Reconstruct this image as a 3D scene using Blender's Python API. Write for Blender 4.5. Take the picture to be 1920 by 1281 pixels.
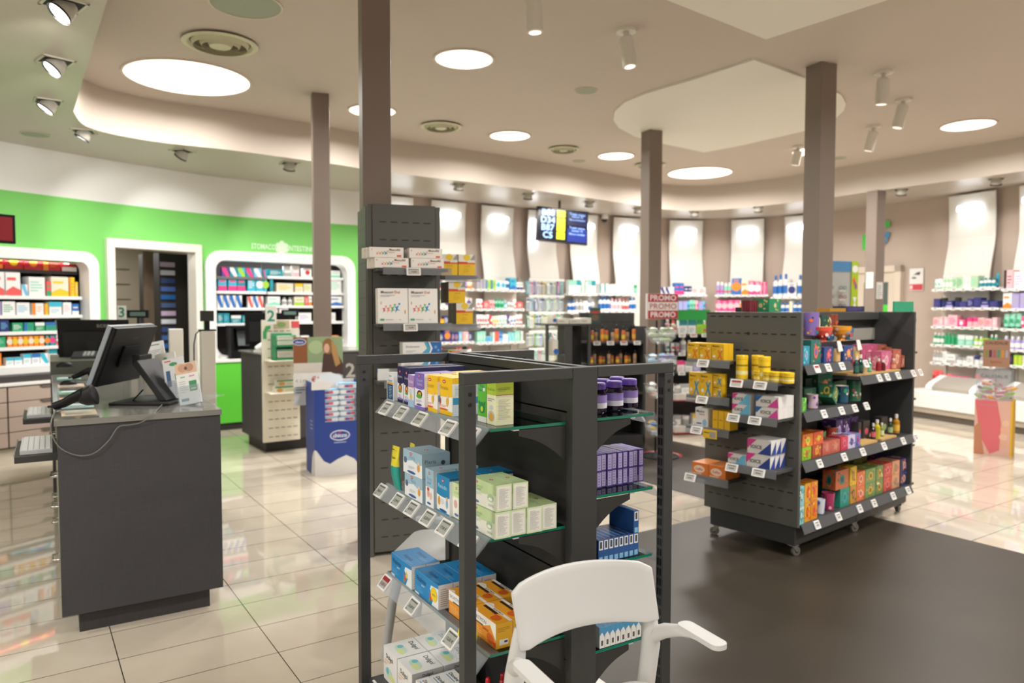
import bpy, math, random
from mathutils import Matrix, Vector
from mathutils.geometry import tessellate_polygon
for o in list(bpy.data.objects): bpy.data.objects.remove(o)
SC = bpy.context.scene
COL = SC.collection
rnd = random.Random(7)
PI = math.pi
# ------------------------------------------------------------------ camera
CAMH, FPX, PIT, ROLL = 1.55, 1375.6, .0456, .0012
cam = bpy.data.cameras.new('camera'); cam.sensor_width = 36; cam.lens = 36*FPX/1920
cam.dof.use_dof = True; cam.dof.focus_distance = 2.5; cam.dof.aperture_fstop = 2.5
cam.clip_start = .05
co = bpy.data.objects.new('camera', cam); COL.objects.link(co)
co.matrix_world = Matrix.Translation((0, 0, CAMH)) @ Matrix.Rotation(PI/2-PIT, 4, 'X') @ Matrix.Rotation(ROLL, 4, 'Z')
SC.camera = co
# ------------------------------------------------------------------ light and exposure
vs = SC.view_settings; vs.view_transform = 'Standard'; vs.look = 'None'; vs.gamma = 1; vs.use_curve_mapping = False
vs.exposure = 0.03
W = bpy.data.worlds.new('world'); SC.world = W; W.use_nodes = True
W.node_tree.nodes['Background'].inputs[0].default_value = (1, .97, .93, 1)
W.node_tree.nodes['Background'].inputs[1].default_value = 1.0
LS = 1.0                       # common factor of every lamp
def area(name, loc, rot, size, power, col=(1, .975, .945), shape='DISK', sy=None, spread=None):
    l = bpy.data.lights.new(name, 'AREA'); l.energy = power*LS; l.color = col; l.shape = shape; l.size = size
    if sy: l.size_y = sy
    l.spread = spread or (math.radians(166) if shape == 'DISK' else PI)
    o = bpy.data.objects.new(name, l); o.location = loc; o.rotation_euler = rot; COL.objects.link(o); return o
def spot(name, loc, target, power, angle=60, blend=.6, col=(1, .98, .94), r=.04):
    l = bpy.data.lights.new(name, 'SPOT'); l.energy = power*LS; l.color = col; l.spot_size = math.radians(angle); l.spot_blend = blend
    l.shadow_soft_size = r
    o = bpy.data.objects.new(name, l); o.location = loc
    o.rotation_euler = (Vector(target)-Vector(loc)).to_track_quat('-Z', 'Y').to_euler(); COL.objects.link(o); return o
# ------------------------------------------------------------------ pixel to place
def ray(x, y):
    a, b = x-960, y-640.5; cr, sr = math.cos(ROLL), math.sin(ROLL); a, b = a*cr+b*sr, -a*sr+b*cr
    c, s = math.cos(PIT), math.sin(PIT); u = -b/FPX
    return a/FPX, c+u*s, -s+u*c
def at(x, y, z):
    X, Y, Z = ray(x, y); t = (z-CAMH)/Z; return X*t, Y*t
def atd(x, y, Yw):
    X, Y, Z = ray(x, y); t = Yw/Y; return X*t, Yw, CAMH+Z*t
def pla(x, y, fr, a=None, b=None):
    (ox, oy), th = fr; X, Y, Z = ray(x, y); c, s = math.cos(th), math.sin(th)
    ra, rb = X*c+Y*s, -X*s+Y*c; oa, ob = -(ox*c+oy*s), -(-ox*s+oy*c)
    t = (a-oa)/ra if a is not None else (b-ob)/rb
    return oa+ra*t, ob+rb*t, CAMH+Z*t
def wl(fr, a, b):
    (ox, oy), th = fr; c, s = math.cos(th), math.sin(th); return ox+a*c-b*s, oy+a*s+b*c
def lc(fr, X, Y):
    (ox, oy), th = fr; c, s = math.cos(th), math.sin(th); X -= ox; Y -= oy; return X*c+Y*s, -X*s+Y*c
K1 = .92
G1 = ((-.1476*K1, 2.2412*K1), .5464); G2 = ((1.7525, 4.4436), .6978); CT = ((-2.1014, 3.3671), .5632)
HC, HL = 3.65, 3.23
# ------------------------------------------------------------------ materials
MC = {}
def lin(h):
    h = h.lstrip('#'); v = [int(h[i:i+2], 16)/255 for i in (0, 2, 4)]
    return tuple(c/12.92 if c <= .04045 else ((c+.055)/1.055)**2.4 for c in v)+(1,)
def mat(hexc, rough=.5, metal=0, spec=.5, kind='', emit=0, alpha=None, trans=0):
    k = (hexc, rough, metal, spec, kind, emit, trans)
    if k in MC: return MC[k]
    m = bpy.data.materials.new((kind or 'paint')+'_'+hexc.lstrip('#')); m.use_nodes = True; nt = m.node_tree; p = nt.nodes['Principled BSDF']
    c = lin(hexc)
    p.inputs['Base Color'].default_value = c; p.inputs['Roughness'].default_value = rough; p.inputs['Metallic'].default_value = metal
    p.inputs['Specular IOR Level'].default_value = spec
    if trans: p.inputs['Transmission Weight'].default_value = trans
    if emit:
        p.inputs['Emission Color'].default_value = c; p.inputs['Emission Strength'].default_value = emit
    def mixnoise(scale, amt, det=3, stretch=None, dark=None):
        tc = nt.nodes.new('ShaderNodeTexCoord'); n = nt.nodes.new('ShaderNodeTexNoise'); n.inputs['Scale'].default_value = scale; n.inputs['Detail'].default_value = det
        src = tc.outputs['Object']
        if stretch:
            mp = nt.nodes.new('ShaderNodeMapping'); mp.inputs['Scale'].default_value = stretch; nt.links.new(src, mp.inputs[0]); src = mp.outputs[0]
        nt.links.new(src, n.inputs['Vector'])
        mx = nt.nodes.new('ShaderNodeMix'); mx.data_type = 'RGBA'
        mx.inputs[6].default_value = tuple(v*(1-amt) for v in c[:3])+(1,); mx.inputs[7].default_value = tuple(min(1, v*(1+amt)) for v in c[:3])+(1,)
        nt.links.new(n.outputs['Fac'], mx.inputs[0]); nt.links.new(mx.outputs[2], p.inputs['Base Color']); return n, mx
    if kind == 'plaster': mixnoise(1.2, .03)
    if kind == 'metal_coat': mixnoise(220, .10, 2)
    if kind == 'laminate':
        n, mx = mixnoise(1, .4, 3, (10, 10, 190)); 
        n2, mx2 = mixnoise(1, .4, 3, (190, 190, 8))
        mm = nt.nodes.new('ShaderNodeMix'); mm.data_type = 'RGBA'; mm.inputs[0].default_value = .5
        nt.links.new(mx.outputs[2], mm.inputs[6]); nt.links.new(mx2.outputs[2], mm.inputs[7]); nt.links.new(mm.outputs[2], p.inputs['Base Color'])
    if kind == 'mat': 
        n, mx = mixnoise(1.6, .42, 8)
    MC[k] = m; return m
DARK = mat('#393A3A', .48, 0, .5, 'metal_coat')
DARK2 = mat('#353433', .55, 0, .4, 'metal_coat')
BLACK = mat('#0B0B0B', .5)
WHITE = mat('#EDEBE6', .4)
SHW = mat('#F2F0EC', .35)
COLM = mat('#7F7167', .5, 0, .4, 'plaster')
CREAM = mat('#DDD6C4', .45)
CHROME = mat('#C8C8C6', .25, 1)
def glassmat():
    m = bpy.data.materials.new('shelf_glass'); m.use_nodes = True; nt = m.node_tree; p = nt.nodes['Principled BSDF']
    nt.nodes.remove(p); out = nt.nodes['Material Output']
    g = nt.nodes.new('ShaderNodeBsdfGlossy'); g.inputs['Roughness'].default_value = .02
    t = nt.nodes.new('ShaderNodeBsdfTransparent'); t.inputs[0].default_value = (.72, .84, .80, 1)
    f = nt.nodes.new('ShaderNodeFresnel'); f.inputs[0].default_value = 1.5
    mx = nt.nodes.new('ShaderNodeMixShader'); nt.links.new(f.outputs[0], mx.inputs[0]); nt.links.new(t.outputs[0], mx.inputs[1]); nt.links.new(g.outputs[0], mx.inputs[2]); nt.links.new(mx.outputs[0], out.inputs[0])
    return m
def clearmat(name, col, op, rough=.1):
    m = bpy.data.materials.new(name); m.use_nodes = True; nt = m.node_tree; p = nt.nodes['Principled BSDF']; out = nt.nodes['Material Output']
    p.inputs['Base Color'].default_value = lin(col); p.inputs['Roughness'].default_value = rough
    t = nt.nodes.new('ShaderNodeBsdfTransparent'); t.inputs[0].default_value = (.95, .96, .97, 1)
    mx = nt.nodes.new('ShaderNodeMixShader'); mx.inputs[0].default_value = op
    nt.links.new(t.outputs[0], mx.inputs[1]); nt.links.new(p.outputs[0], mx.inputs[2]); nt.links.new(mx.outputs[0], out.inputs[0]); return m
GLASS = glassmat(); GEDGE = mat('#0C7A62', .15, 0, .6)
CLEAR = clearmat('clear_plastic', '#C9D0D6', .28); CLEAR2 = clearmat('clear_bag', '#E8EEF0', .25, .15); ACRYL = clearmat('acrylic', '#D8DEE2', .16, .05)
SMOKE = clearmat('smoked_rail', '#8A8C8E', .6, .2)
JARP = mat('#190C22', .08, 0, .6)
# ------------------------------------------------------------------ mesh builder
class MB:
    def __init__(s): s.v = []; s.f = []; s.m = []; s.mi = []; s.sm = []
    def mid(s, m):
        if m not in s.m: s.m.append(m)
        return s.m.index(m)
    def add(s, vs, fs, m, smooth=False, M=None):
        n = len(s.v)
        if M is not None: vs = [tuple(M @ Vector(v)) for v in vs]
        s.v += [tuple(v) for v in vs]; k = s.mid(m)
        for f in fs: s.f.append(tuple(i+n for i in f)); s.mi.append(k); s.sm.append(smooth)
        return s
    def box(s, x0, y0, z0, x1, y1, z1, m, M=None):
        v = [(x0, y0, z0), (x1, y0, z0), (x1, y1, z0), (x0, y1, z0), (x0, y0, z1), (x1, y0, z1), (x1, y1, z1), (x0, y1, z1)]
        return s.add(v, [(0, 3, 2, 1), (4, 5, 6, 7), (0, 1, 5, 4), (1, 2, 6, 5), (2, 3, 7, 6), (3, 0, 4, 7)], m, M=M)
    def rbox(s, x0, y0, z0, x1, y1, z1, r, m, M=None, n=3):      # vertical-edge rounded box
        pts = rrect(x0, y0, x1, y1, r, n); return s.prism(pts, z0, z1, m, M=M)
    def prism(s, pts, z0, z1, m, M=None, smooth=False, cap=True, capm=None):
        n = len(pts); v = [(x, y, z0) for x, y in pts]+[(x, y, z1) for x, y in pts]
        s.add(v, [(i, (i+1) % n, n+(i+1) % n, n+i) for i in range(n)], m, smooth, M)
        if cap: s.add(v, [tuple(range(n-1, -1, -1)), tuple(range(n, 2*n))], capm or m, False, M)
        return s
    def lathe(s, prof, m, n=20, M=None, cols=None, smooth=True, sx=1, sy=1, cap=True):
        # prof [(r,z)], cols per ring segment
        for i in range(len(prof)-1):
            (r0, z0), (r1, z1) = prof[i], prof[i+1]
            v = [(r0*sx*math.cos(2*PI*k/n), r0*sy*math.sin(2*PI*k/n), z0) for k in range(n)]+[(r1*sx*math.cos(2*PI*k/n), r1*sy*math.sin(2*PI*k/n), z1) for k in range(n)]
            s.add(v, [(k, (k+1) % n, n+(k+1) % n, n+k) for k in range(n)], cols[i] if cols else m, smooth, M)
        if cap:
            for (r, z), fl in ((prof[0], 1), (prof[-1], 0)):
                if r > 1e-4:
                    v = [(r*sx*math.cos(2*PI*k/n), r*sy*math.sin(2*PI*k/n), z) for k in range(n)]
                    s.add(v, [tuple(range(n-1, -1, -1)) if fl else tuple(range(n))], (cols[0] if fl else cols[-1]) if cols else m, False, M)
        return s
    def tube(s, path, r, m, n=8, closed=False, M=None):
        P = [Vector(p) for p in path]; N = len(P); rings = []; up = Vector((0, 0, 1)); rr = r if isinstance(r, (list, tuple)) else [r]*N
        T = [((P[(i+1) % N] if closed else P[min(i+1, N-1)])-(P[(i-1) % N] if closed else P[max(i-1, 0)])).normalized() for i in range(N)]
        u = T[0].orthogonal().normalized()
        for i in range(N):
            u = (u-T[i]*u.dot(T[i])); u = u.normalized() if u.length > 1e-6 else T[i].orthogonal().normalized(); w = T[i].cross(u)
            rings.append([tuple(P[i]+(u*math.cos(2*PI*k/n)+w*math.sin(2*PI*k/n))*rr[i]) for k in range(n)])
        v = [p for g in rings for p in g]; f = []
        for i in range(N if closed else N-1):
            j = (i+1) % N
            for k in range(n): f.append((i*n+k, i*n+(k+1) % n, j*n+(k+1) % n, j*n+k))
        s.add(v, f, m, True, M)
        if not closed: s.add(v, [tuple(range(n-1, -1, -1)), tuple(range((N-1)*n, N*n))], m, False, M)
        return s
    def mesh(s, name):
        me = bpy.data.meshes.new(name); me.from_pydata(s.v, [], s.f)
        for m in s.m: me.materials.append(m)
        me.polygons.foreach_set('material_index', s.mi); me.polygons.foreach_set('use_smooth', s.sm); me.update(); return me
    def obj(s, name, parent=None, loc=(0, 0, 0), rz=0, bev=0):
        o = bpy.data.objects.new(name, s.mesh(name)); COL.objects.link(o); o.location = loc; o.rotation_euler = (0, 0, rz)
        if parent: o.parent = parent
        if bev:
            b = o.modifiers.new('bevel', 'BEVEL'); b.width = bev; b.segments = 2; b.limit_method = 'ANGLE'; b.angle_limit = .6
        return o
def rrect(x0, y0, x1, y1, r, n=4):
    pts = []
    for cx_, cy_, a0 in ((x1-r, y1-r, 0), (x0+r, y1-r, PI/2), (x0+r, y0+r, PI), (x1-r, y0+r, 1.5*PI)):
        for i in range(n+1):
            a = a0+PI/2*i/n; pts.append((cx_+r*math.cos(a), cy_+r*math.sin(a)))
    return pts
LABS = {}
def tag(o, label=None, cat=None, group=None, kind=None):
    if label:
        if label in LABS and group is None: print('DUPLABEL', label)
        LABS[label] = LABS.get(label, 0)+1; o['label'] = label
    if cat: o['category'] = cat
    if group: o['group'] = group
    if kind: o['kind'] = kind
    return o
def empty(name, loc, rz, label, cat, group=None):
    o = bpy.data.objects.new(name, None); COL.objects.link(o); o.location = loc; o.rotation_euler = (0, 0, rz); o.empty_display_size = .1
    return tag(o, label, cat, group)
def inst(name, mesh, loc, rz, label, cat, group=None, parent=None, rx=0, ry=0):
    o = bpy.data.objects.new(name, mesh); COL.objects.link(o); o.location = loc; o.rotation_euler = (rx, ry, rz)
    if parent: o.parent = parent
    return tag(o, label, cat, group)
ORD = ['first', 'second', 'third', 'fourth', 'fifth', 'sixth', 'seventh', 'eighth', 'ninth', 'tenth', 'eleventh', 'twelfth', 'thirteenth', 'fourteenth', 'fifteenth', 'sixteenth', 'seventeenth', 'eighteenth']
def pos(i, n, a='left', z='right'):
    if n == 1: return 'the only one'
    if i == 0: return a+'most'
    if i == n-1: return z+'most'
    return ORD[i]+' from '+a
# ------------------------------------------------------------------ lettering
TC = {}
def text2d(s, bold=False):
    k = (s, bold)
    if k in TC: return TC[k]
    cu = bpy.data.curves.new('t', 'FONT'); cu.body = s; cu.size = 1; cu.resolution_u = 2; cu.fill_mode = 'FRONT'
    if bold: cu.offset = .022
    o = bpy.data.objects.new('t', cu); me = bpy.data.meshes.new_from_object(o)
    v = [(p.co.x, p.co.y) for p in me.vertices]; f = [tuple(p.vertices) for p in me.polygons]
    bpy.data.objects.remove(o); bpy.data.curves.remove(cu); bpy.data.meshes.remove(me)
    x0 = min([p[0] for p in v] or [0]); x1 = max([p[0] for p in v] or [1]); y0 = min([p[1] for p in v] or [0]); y1 = max([p[1] for p in v] or [1])
    TC[k] = ([((x-x0)/(x1-x0), (y-y0)/(y1-y0)) for x, y in v], f, (x1-x0)/(y1-y0)); return TC[k]
def decal(mb, O, U, V, w, h, items, off=.0003):
    # items drawn on the face O + u*U + v*V (0..1 of w x h), each lifted a little more
    O, U, V = Vector(O), Vector(U), Vector(V); N = U.cross(V)
    for i, it in enumerate(items):
        k = it[0]; e = off*(1+.35*i)
        if k == 'r': pts = [(it[1], it[2]), (it[3], it[2]), (it[3], it[4]), (it[1], it[4])]; fs = [(0, 1, 2, 3)]; m = it[5]
        elif k == 'd':
            n = 14; pts = [(it[1]+it[3]*h/w*math.cos(2*PI*j/n), it[2]+it[3]*math.sin(2*PI*j/n)) for j in range(n)]; fs = [tuple(range(n))]; m = it[4]
        elif k == 'e':
            n = 14; pts = [(it[1]+it[3]*math.cos(2*PI*j/n), it[2]+it[4]*math.sin(2*PI*j/n)) for j in range(n)]; fs = [tuple(range(n))]; m = it[5]
        elif k == 'p': pts = it[1]; fs = [tuple(range(len(pts)))]; m = it[2]
        elif k == 't':   # ('t', text, x0, y0, x1, y1, material, bold): fitted inside the box
            s, x0, y0, x1, y1, m = it[1:7]; tv, fs, asp = text2d(s, len(it) > 7 and it[7])
            bw, bh = (x1-x0)*w, (y1-y0)*h; sc = min(bw/asp, bh); tw, thh = sc*asp/w, sc/h; ox = x0+((x1-x0)-tw)/2; oy = y0+((y1-y0)-thh)/2
            pts = [(ox+a*tw, oy+b*thh) for a, b in tv]
        if isinstance(m, str): m = mat(m, .45)
        mb.add([O+U*(a*w)+V*(b*h)+N*e for a, b in pts], fs, m)
def lines(x0, y0, x1, y1, n, col, fill=.45, seed=1):
    r = random.Random(seed); out = []; dy = (y1-y0)/n
    for i in range(n): out.append(('r', x0, y0+dy*i, x0+(x1-x0)*r.uniform(.55, 1), y0+dy*(i+fill), col))
    return out
def boxmesh(name, w, d, h, base, F=(), R=(), L=(), T=(), B=(), rough=.45):
    mb = MB(); mb.box(-w/2, -d/2, 0, w/2, d/2, h, mat(base, rough))
    if F: decal(mb, (-w/2, -d/2, 0), (1, 0, 0), (0, 0, 1), w, h, F)
    if R: decal(mb, (w/2, -d/2, 0), (0, 1, 0), (0, 0, 1), d, h, R)
    if L: decal(mb, (-w/2, d/2, 0), (0, -1, 0), (0, 0, 1), d, h, L)
    if T: decal(mb, (-w/2, -d/2, h), (1, 0, 0), (0, 1, 0), w, d, T)
    if B: decal(mb, (w/2, d/2, 0), (-1, 0, 0), (0, 0, 1), w, h, B)
    return mb.mesh(name)
def price_tag(w=.062, h=.042, txt='12,90 €', screen='#A9ADA6', red=False, detail=True, name='price_tag'):
    mb = MB(); pts = rrect(-w/2, -h/2, w/2, h/2, .004, 2)
    M = Matrix(((1, 0, 0, 0), (0, 0, -1, 0), (0, 1, 0, 0), (0, 0, 0, 1)))        # xy -> xz, facing -y
    mb.prism(pts, 0, .007, mat('#ECECEA', .35), M=M)
    it = [('r', .1, .12, .9, .88, screen)]
    if red: it += [('r', .1, .6, .9, .88, '#9A2A30'), ('t', txt, .18, .2, .82, .5, '#8A2028', True)]
    elif detail: it += [('r', .14, .76, .86, .84, '#55584F')]+([('t', txt, .25, .3, .8, .58, '#22241F', True)] if txt else [])+[('r', .12, .15, .3, .19, '#55584F')]
    else: it += [('r', .18, .7, .82, .8, '#6B6B68'), ('r', .3, .35, .72, .5, '#6B6B68')]
    decal(mb, (-w/2, -.007, -h/2), (1, 0, 0), (0, 0, 1), w, h, it)
    return mb.mesh(name)
# ------------------------------------------------------------------ room shell
def catmull(P, n=6):
    out = []
    for i in range(len(P)-1):
        p0, p1, p2, p3 = P[max(i-1, 0)], P[i], P[i+1], P[min(i+2, len(P)-1)]
        for k in range(n):
            t = k/n
            out.append(tuple(.5*((2*p1[j])+(-p0[j]+p2[j])*t+(2*p0[j]-5*p1[j]+4*p2[j]-p3[j])*t*t+(-p0[j]+3*p1[j]-3*p2[j]+p3[j])*t**3) for j in (0, 1)))
    return out+[P[-1]]
WP = catmull([(-7.6, 3.4), (-6.1, 5.9), (-5.18, 7.5), (-4.62, 8.42), (-3.86, 9.45), (-2.85, 10.28), (-1.8, 10.98), (-.83, 11.68), (.15, 12.4), (1.3, 13.14), (2.37, 13.72), (3.44, 13.98), (4.5, 13.75), (5.3, 13.05), (5.9, 12.2), (6.45, 11.15), (6.95, 9.9), (7.4, 8.5), (8.2, 6), (9.4, 2.2)], 6)
CUM = [0]
for i in range(1, len(WP)): CUM.append(CUM[-1]+math.dist(WP[i-1], WP[i]))
def wpt(s, off=0):
    s = max(0, min(CUM[-1]-1e-6, s)); i = max(j for j in range(len(CUM)) if CUM[j] <= s); i = min(i, len(WP)-2)
    t = (s-CUM[i])/(CUM[i+1]-CUM[i]); a, b = WP[i], WP[i+1]
    x, y = a[0]+(b[0]-a[0])*t, a[1]+(b[1]-a[1])*t
    # smooth normal
    j0, j1 = max(i-1, 0), min(i+2, len(WP)-1); dx, dy = WP[j1][0]-WP[j0][0], WP[j1][1]-WP[j0][1]; L = math.hypot(dx, dy); tx, ty = dx/L, dy/L
    return x+ty*off, y-tx*off, tx, ty            # off > 0 = into the room
def wpx(x, y=578, off=0):                          # wall arc length seen at a pixel column
    X, Y, _ = ray(x, y); best = None
    prev = None; s = 0
    while s < CUM[-1]:
        p = wpt(s, off); cr_ = X*p[1]-Y*p[0]
        if prev is not None and prev*cr_ <= 0 and p[1] > 0:
            s0, s1 = s-.05, s
            for _ in range(12):
                sm = (s0+s1)/2; q = wpt(sm, off); c2 = X*q[1]-Y*q[0]
                if c2*prev <= 0: s1 = sm
                else: s0 = sm
            return (s0+s1)/2
        prev = cr_; s += .05
    return None
def tilemat():
    m = bpy.data.materials.new('floor_tiles'); m.use_nodes = True; nt = m.node_tree; p = nt.nodes['Principled BSDF']
    tc = nt.nodes.new('ShaderNodeTexCoord'); mp = nt.nodes.new('ShaderNodeMapping'); mp.vector_type = 'TEXTURE'
    mp.inputs['Location'].default_value = (-1.4072, 3.7675, 0); mp.inputs['Rotation'].default_value = (0, 0, .5896)
    br = nt.nodes.new('ShaderNodeTexBrick'); br.offset = 0; br.squash = 1
    br.inputs['Scale'].default_value = 1; br.inputs['Brick Width'].default_value = .6047; br.inputs['Row Height'].default_value = .3209; br.inputs['Mortar Size'].default_value = .0024
    br.inputs['Mortar Smooth'].default_value = .1; br.inputs['Color1'].default_value = lin('#CFC5B4'); br.inputs['Color2'].default_value = lin('#CABFAD'); br.inputs['Mortar'].default_value = lin('#3F382E'); br.inputs['Bias'].default_value = 0
    nt.links.new(tc.outputs['Object'], mp.inputs[0]); nt.links.new(mp.outputs[0], br.inputs['Vector'])
    n = nt.nodes.new('ShaderNodeTexNoise'); n.inputs['Scale'].default_value = 3.5; n.inputs['Detail'].default_value = 6; nt.links.new(tc.outputs['Object'], n.inputs['Vector'])
    mx = nt.nodes.new('ShaderNodeMix'); mx.data_type = 'RGBA'; mx.blend_type = 'MULTIPLY'; mx.inputs[0].default_value = .35
    cr = nt.nodes.new('ShaderNodeValToRGB'); cr.color_ramp.elements[0].position = .35; cr.color_ramp.elements[0].color = (.75, .73, .7, 1); cr.color_ramp.elements[1].position = .65; cr.color_ramp.elements[1].color = (1, 1, 1, 1)
    nt.links.new(n.outputs['Fac'], cr.inputs[0]); nt.links.new(br.outputs['Color'], mx.inputs[6]); nt.links.new(cr.outputs[0], mx.inputs[7]); nt.links.new(mx.outputs[2], p.inputs['Base Color'])
    p.inputs['Roughness'].default_value = .035; p.inputs['Specular IOR Level'].default_value = .62
    return m
TILE = tilemat()
mb = MB(); mb.add([(-9, -5, 0), (12, -5, 0), (12, 15, 0), (-9, 15, 0)], [(0, 1, 2, 3)], TILE); tag(mb.obj('floor'), kind='structure')
# dark rubber flooring: front zone and the zone beyond the tile strip
RUB = mat('#342E25', .42, 0, .35, 'mat')
A = Vector((math.cos(.5896), math.sin(.5896))); B = Vector((-A.y, A.x))
def line_pt(px, py): return Vector(at(px, py, 0))
m1 = line_pt(1261, 985); m2 = line_pt(1751, 998)
# front mat: edge 1 along A through m1, edge 2 along B through m2
corner = m1+A*((m2-m1).dot(A))
c0 = corner-A*3.35
mb = MB(); q = [corner, c0, c0-B*5.5, corner-B*5.5]; mb.prism([tuple(p) for p in reversed(q)], 0, .004, RUB); tag(mb.obj('floor_mat'), kind='structure')
e1 = line_pt(1275, 923); e1r = e1-B*.30
q = [e1r, e1r+B*3.4, e1r+B*3.4+A*1.7, e1r+A*1.7]
mb = MB(); mb.prism([tuple(p) for p in q][::-1], 0, .004, RUB); tag(mb.obj('floor_mat'), kind='structure')
# red round floor sticker
sx_, sy_ = at(1240, 853, 0.0045)
mb = MB(); mb.lathe([(.22, 0), (.22, .001)], mat('#B3242C', .4), 32)
decal(mb, (-.22, -.22, .001), (1, 0, 0), (0, 1, 0), .44, .44, [('d', .5, .5, .43, '#E8D9D4'), ('d', .5, .5, .4, '#B3242C'), ('e', .4, .55, .1, .2, '#E8D9D4'), ('e', .62, .45, .08, .2, '#E8D9D4')])
tag(mb.obj('floor_sticker', loc=(sx_, sy_, .0045)), 'round red and white distancing sticker on the dark floor behind wire baskets', 'sticker')
# ceilings
CEIL = mat('#C4B8AC', .75, 0, .3, 'plaster'); CEILL = mat('#BDB3A7', .32, 0, .45, 'plaster'); PANEL = mat('#E4E0D4', .6, 0, .3, 'plaster')
BOUND = [(-7.6, 3.4)]+[]
mb = MB(); mb.add([(-9, -5, HC), (-9, 15, HC), (12, 15, HC), (12, -5, HC)], [(0, 1, 2, 3)], CEIL)
outl = [at(x, y, HL) for x, y in [(201, 0), (144, 188), (141, 215), (174, 242), (285, 265), (436, 282), (584, 302), (640, 310), (734, 324), (942, 349), (1110, 372), (1200, 386), (1260, 394), (1335, 394), (1430, 386), (1558, 370), (1709, 349), (1920, 321)]]
outl = [(1.6, -1.6), (-.3, 1.25)]+outl+[(8.0, 6.2), (9.3, 2.5), (8, -1.6)]
outl = catmull(outl, 5)[1:]
outer = [(-9, -5), (12, -5), (12, 15), (-9, 15)]
V3 = [[Vector((x, y, 0)) for x, y in outer], [Vector((x, y, 0)) for x, y in outl]]
tri = tessellate_polygon(V3); allp = outer+outl
mb.obj('ceiling'); tag(bpy.data.objects['ceiling'], kind='structure')
mb = MB(); mb.add([(x, y, HL) for x, y in allp], tri, CEILL)
n = len(outl); mb.add([(x, y, HL) for x, y in outl]+[(x, y, HC) for x, y in outl], [(i, (i+1) % n, n+(i+1) % n, n+i) for i in range(n)], CEIL, True)
tag(mb.obj('ceiling'), kind='structure')
# dropped pale ceiling leaves
def leaf(pxs, z0):
    pts = [at(x, y, z0) for x, y in pxs]; mb = MB(); mb.prism(pts, z0, HC-.0, PANEL); return mb
leafpx = [(1414, 113), (1300, 150), (1215, 175), (1172, 192), (1152, 210), (1150, 225), (1160, 240), (1190, 256), (1240, 269), (1320, 286), (1390, 273), (1503, 247), (1560, 228), (1582, 208), (1586, 195), (1578, 180), (1558, 167), (1503, 145)]
tag(leaf(leafpx, 3.63).obj('trim_1'), kind='structure')
leaf2 = [(1250, 0), (1436, 74), (1665, 0), (1760, -40), (1500, -190), (1150, -60)]
tag(leaf(leaf2, 3.63).obj('trim_2'), kind='structure')
# walls on the curve
GREEN = mat('#7CD068', .55, 0, .4, 'plaster'); UPW = mat('#F0F0EC', .6, 0, .3, 'plaster'); TAUPE = mat('#BBAA9D', .6, 0, .3, 'plaster')
sD0, sD1 = wpx(213), wpx(363)                     # doorway in the green wall
sN1 = wpx(160); sN1a = wpx(160)-2.1               # left niche
sN2a, sN2b = wpx(402), wpx(647)
SG = wpx(690)
holes = [(sD0, sD1, 0, 2.24), (sN1a, sN1, .90, 2.04), (sN2a, sN2b, .9, 2.18)]
def wallpart(name, s0, s1, bands, holes=()):
    cuts = sorted(set([s0, s1]+[h for H_ in holes for h in H_[:2] if s0 < h < s1]+[c for c in CUM if s0 < c < s1])); mb = MB()
    for i in range(len(cuts)-1):
        a, b = cuts[i], cuts[i+1]
        if b-a < 1e-4: continue
        p, q_ = wpt(a), wpt(b); hole = next((H_ for H_ in holes if H_[0]-1e-4 <= a and b <= H_[1]+1e-4), None)
        for z0, z1, m in bands:
            for lo, hi in ([(z0, min(z1, hole[2])), (max(z0, hole[3]), z1)] if hole else [(z0, z1)]):
                if hi-lo > 1e-4: mb.add([(p[0], p[1], lo), (q_[0], q_[1], lo), (q_[0], q_[1], hi), (p[0], p[1], hi)], [(0, 3, 2, 1)], m)
    return tag(mb.obj(name), kind='structure')
wallpart('wall_left', 0, SG, [(0, 2.745, GREEN), (2.745, HL, UPW)], holes)
sR = wpx(1500)
wallpart('wall_back', SG, sR, [(0, HL, TAUPE)]); wallpart('wall_right', sR, CUM[-1], [(0, HL, TAUPE)])
KICK = mat('#2C2A28', .5)
def kick(name, s0, s1, h=.1):
    mb = MB(); N = max(2, int((s1-s0)/.25)); P = [wpt(s0+(s1-s0)*i/N, .012) for i in range(N+1)]
    for a, b in zip(P, P[1:]): mb.add([(a[0], a[1], 0), (b[0], b[1], 0), (b[0], b[1], h), (a[0], a[1], h)], [(0, 1, 2, 3)], KICK)
    return tag(mb.obj(name), kind='structure')
kick('baseboard_left', sD1+.1, SG); kick('baseboard_back', SG, sR); kick('baseboard_right', sR, CUM[-1])
# walls behind the photographer, with an unseen shopfront opening added for soft daylight fill
mb = MB()
mb.add([(-7.6, 3.4, 0), (-7.6, -4.5, 0), (-7.6, -4.5, HC), (-7.6, 3.4, HC)], [(0, 1, 2, 3)], TAUPE)
tag(mb.obj('wall_side'), kind='structure')
mb = MB()
mb.add([(9.4, 2.2, 0), (9.4, -4.5, 0), (9.4, -4.5, HC), (9.4, 2.2, HC)], [(3, 2, 1, 0)], TAUPE); tag(mb.obj('wall_side'), kind='structure')
mb = MB()
for x0, x1, z0, z1 in ((-7.6, -4, 0, HC), (6, 9.4, 0, HC), (-4, 6, 2.8, HC), (-4, 6, 0, .3)): mb.add([(x0, -4.5, z0), (x1, -4.5, z0), (x1, -4.5, z1), (x0, -4.5, z1)], [(0, 1, 2, 3)], TAUPE)
tag(mb.obj('wall_front'), kind='structure')
mb = MB()
for x in (-4, -1.5, 1, 3.5, 6): mb.box(x-.04, -4.56, .3, x+.04, -4.48, 2.8, DARK)
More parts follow.
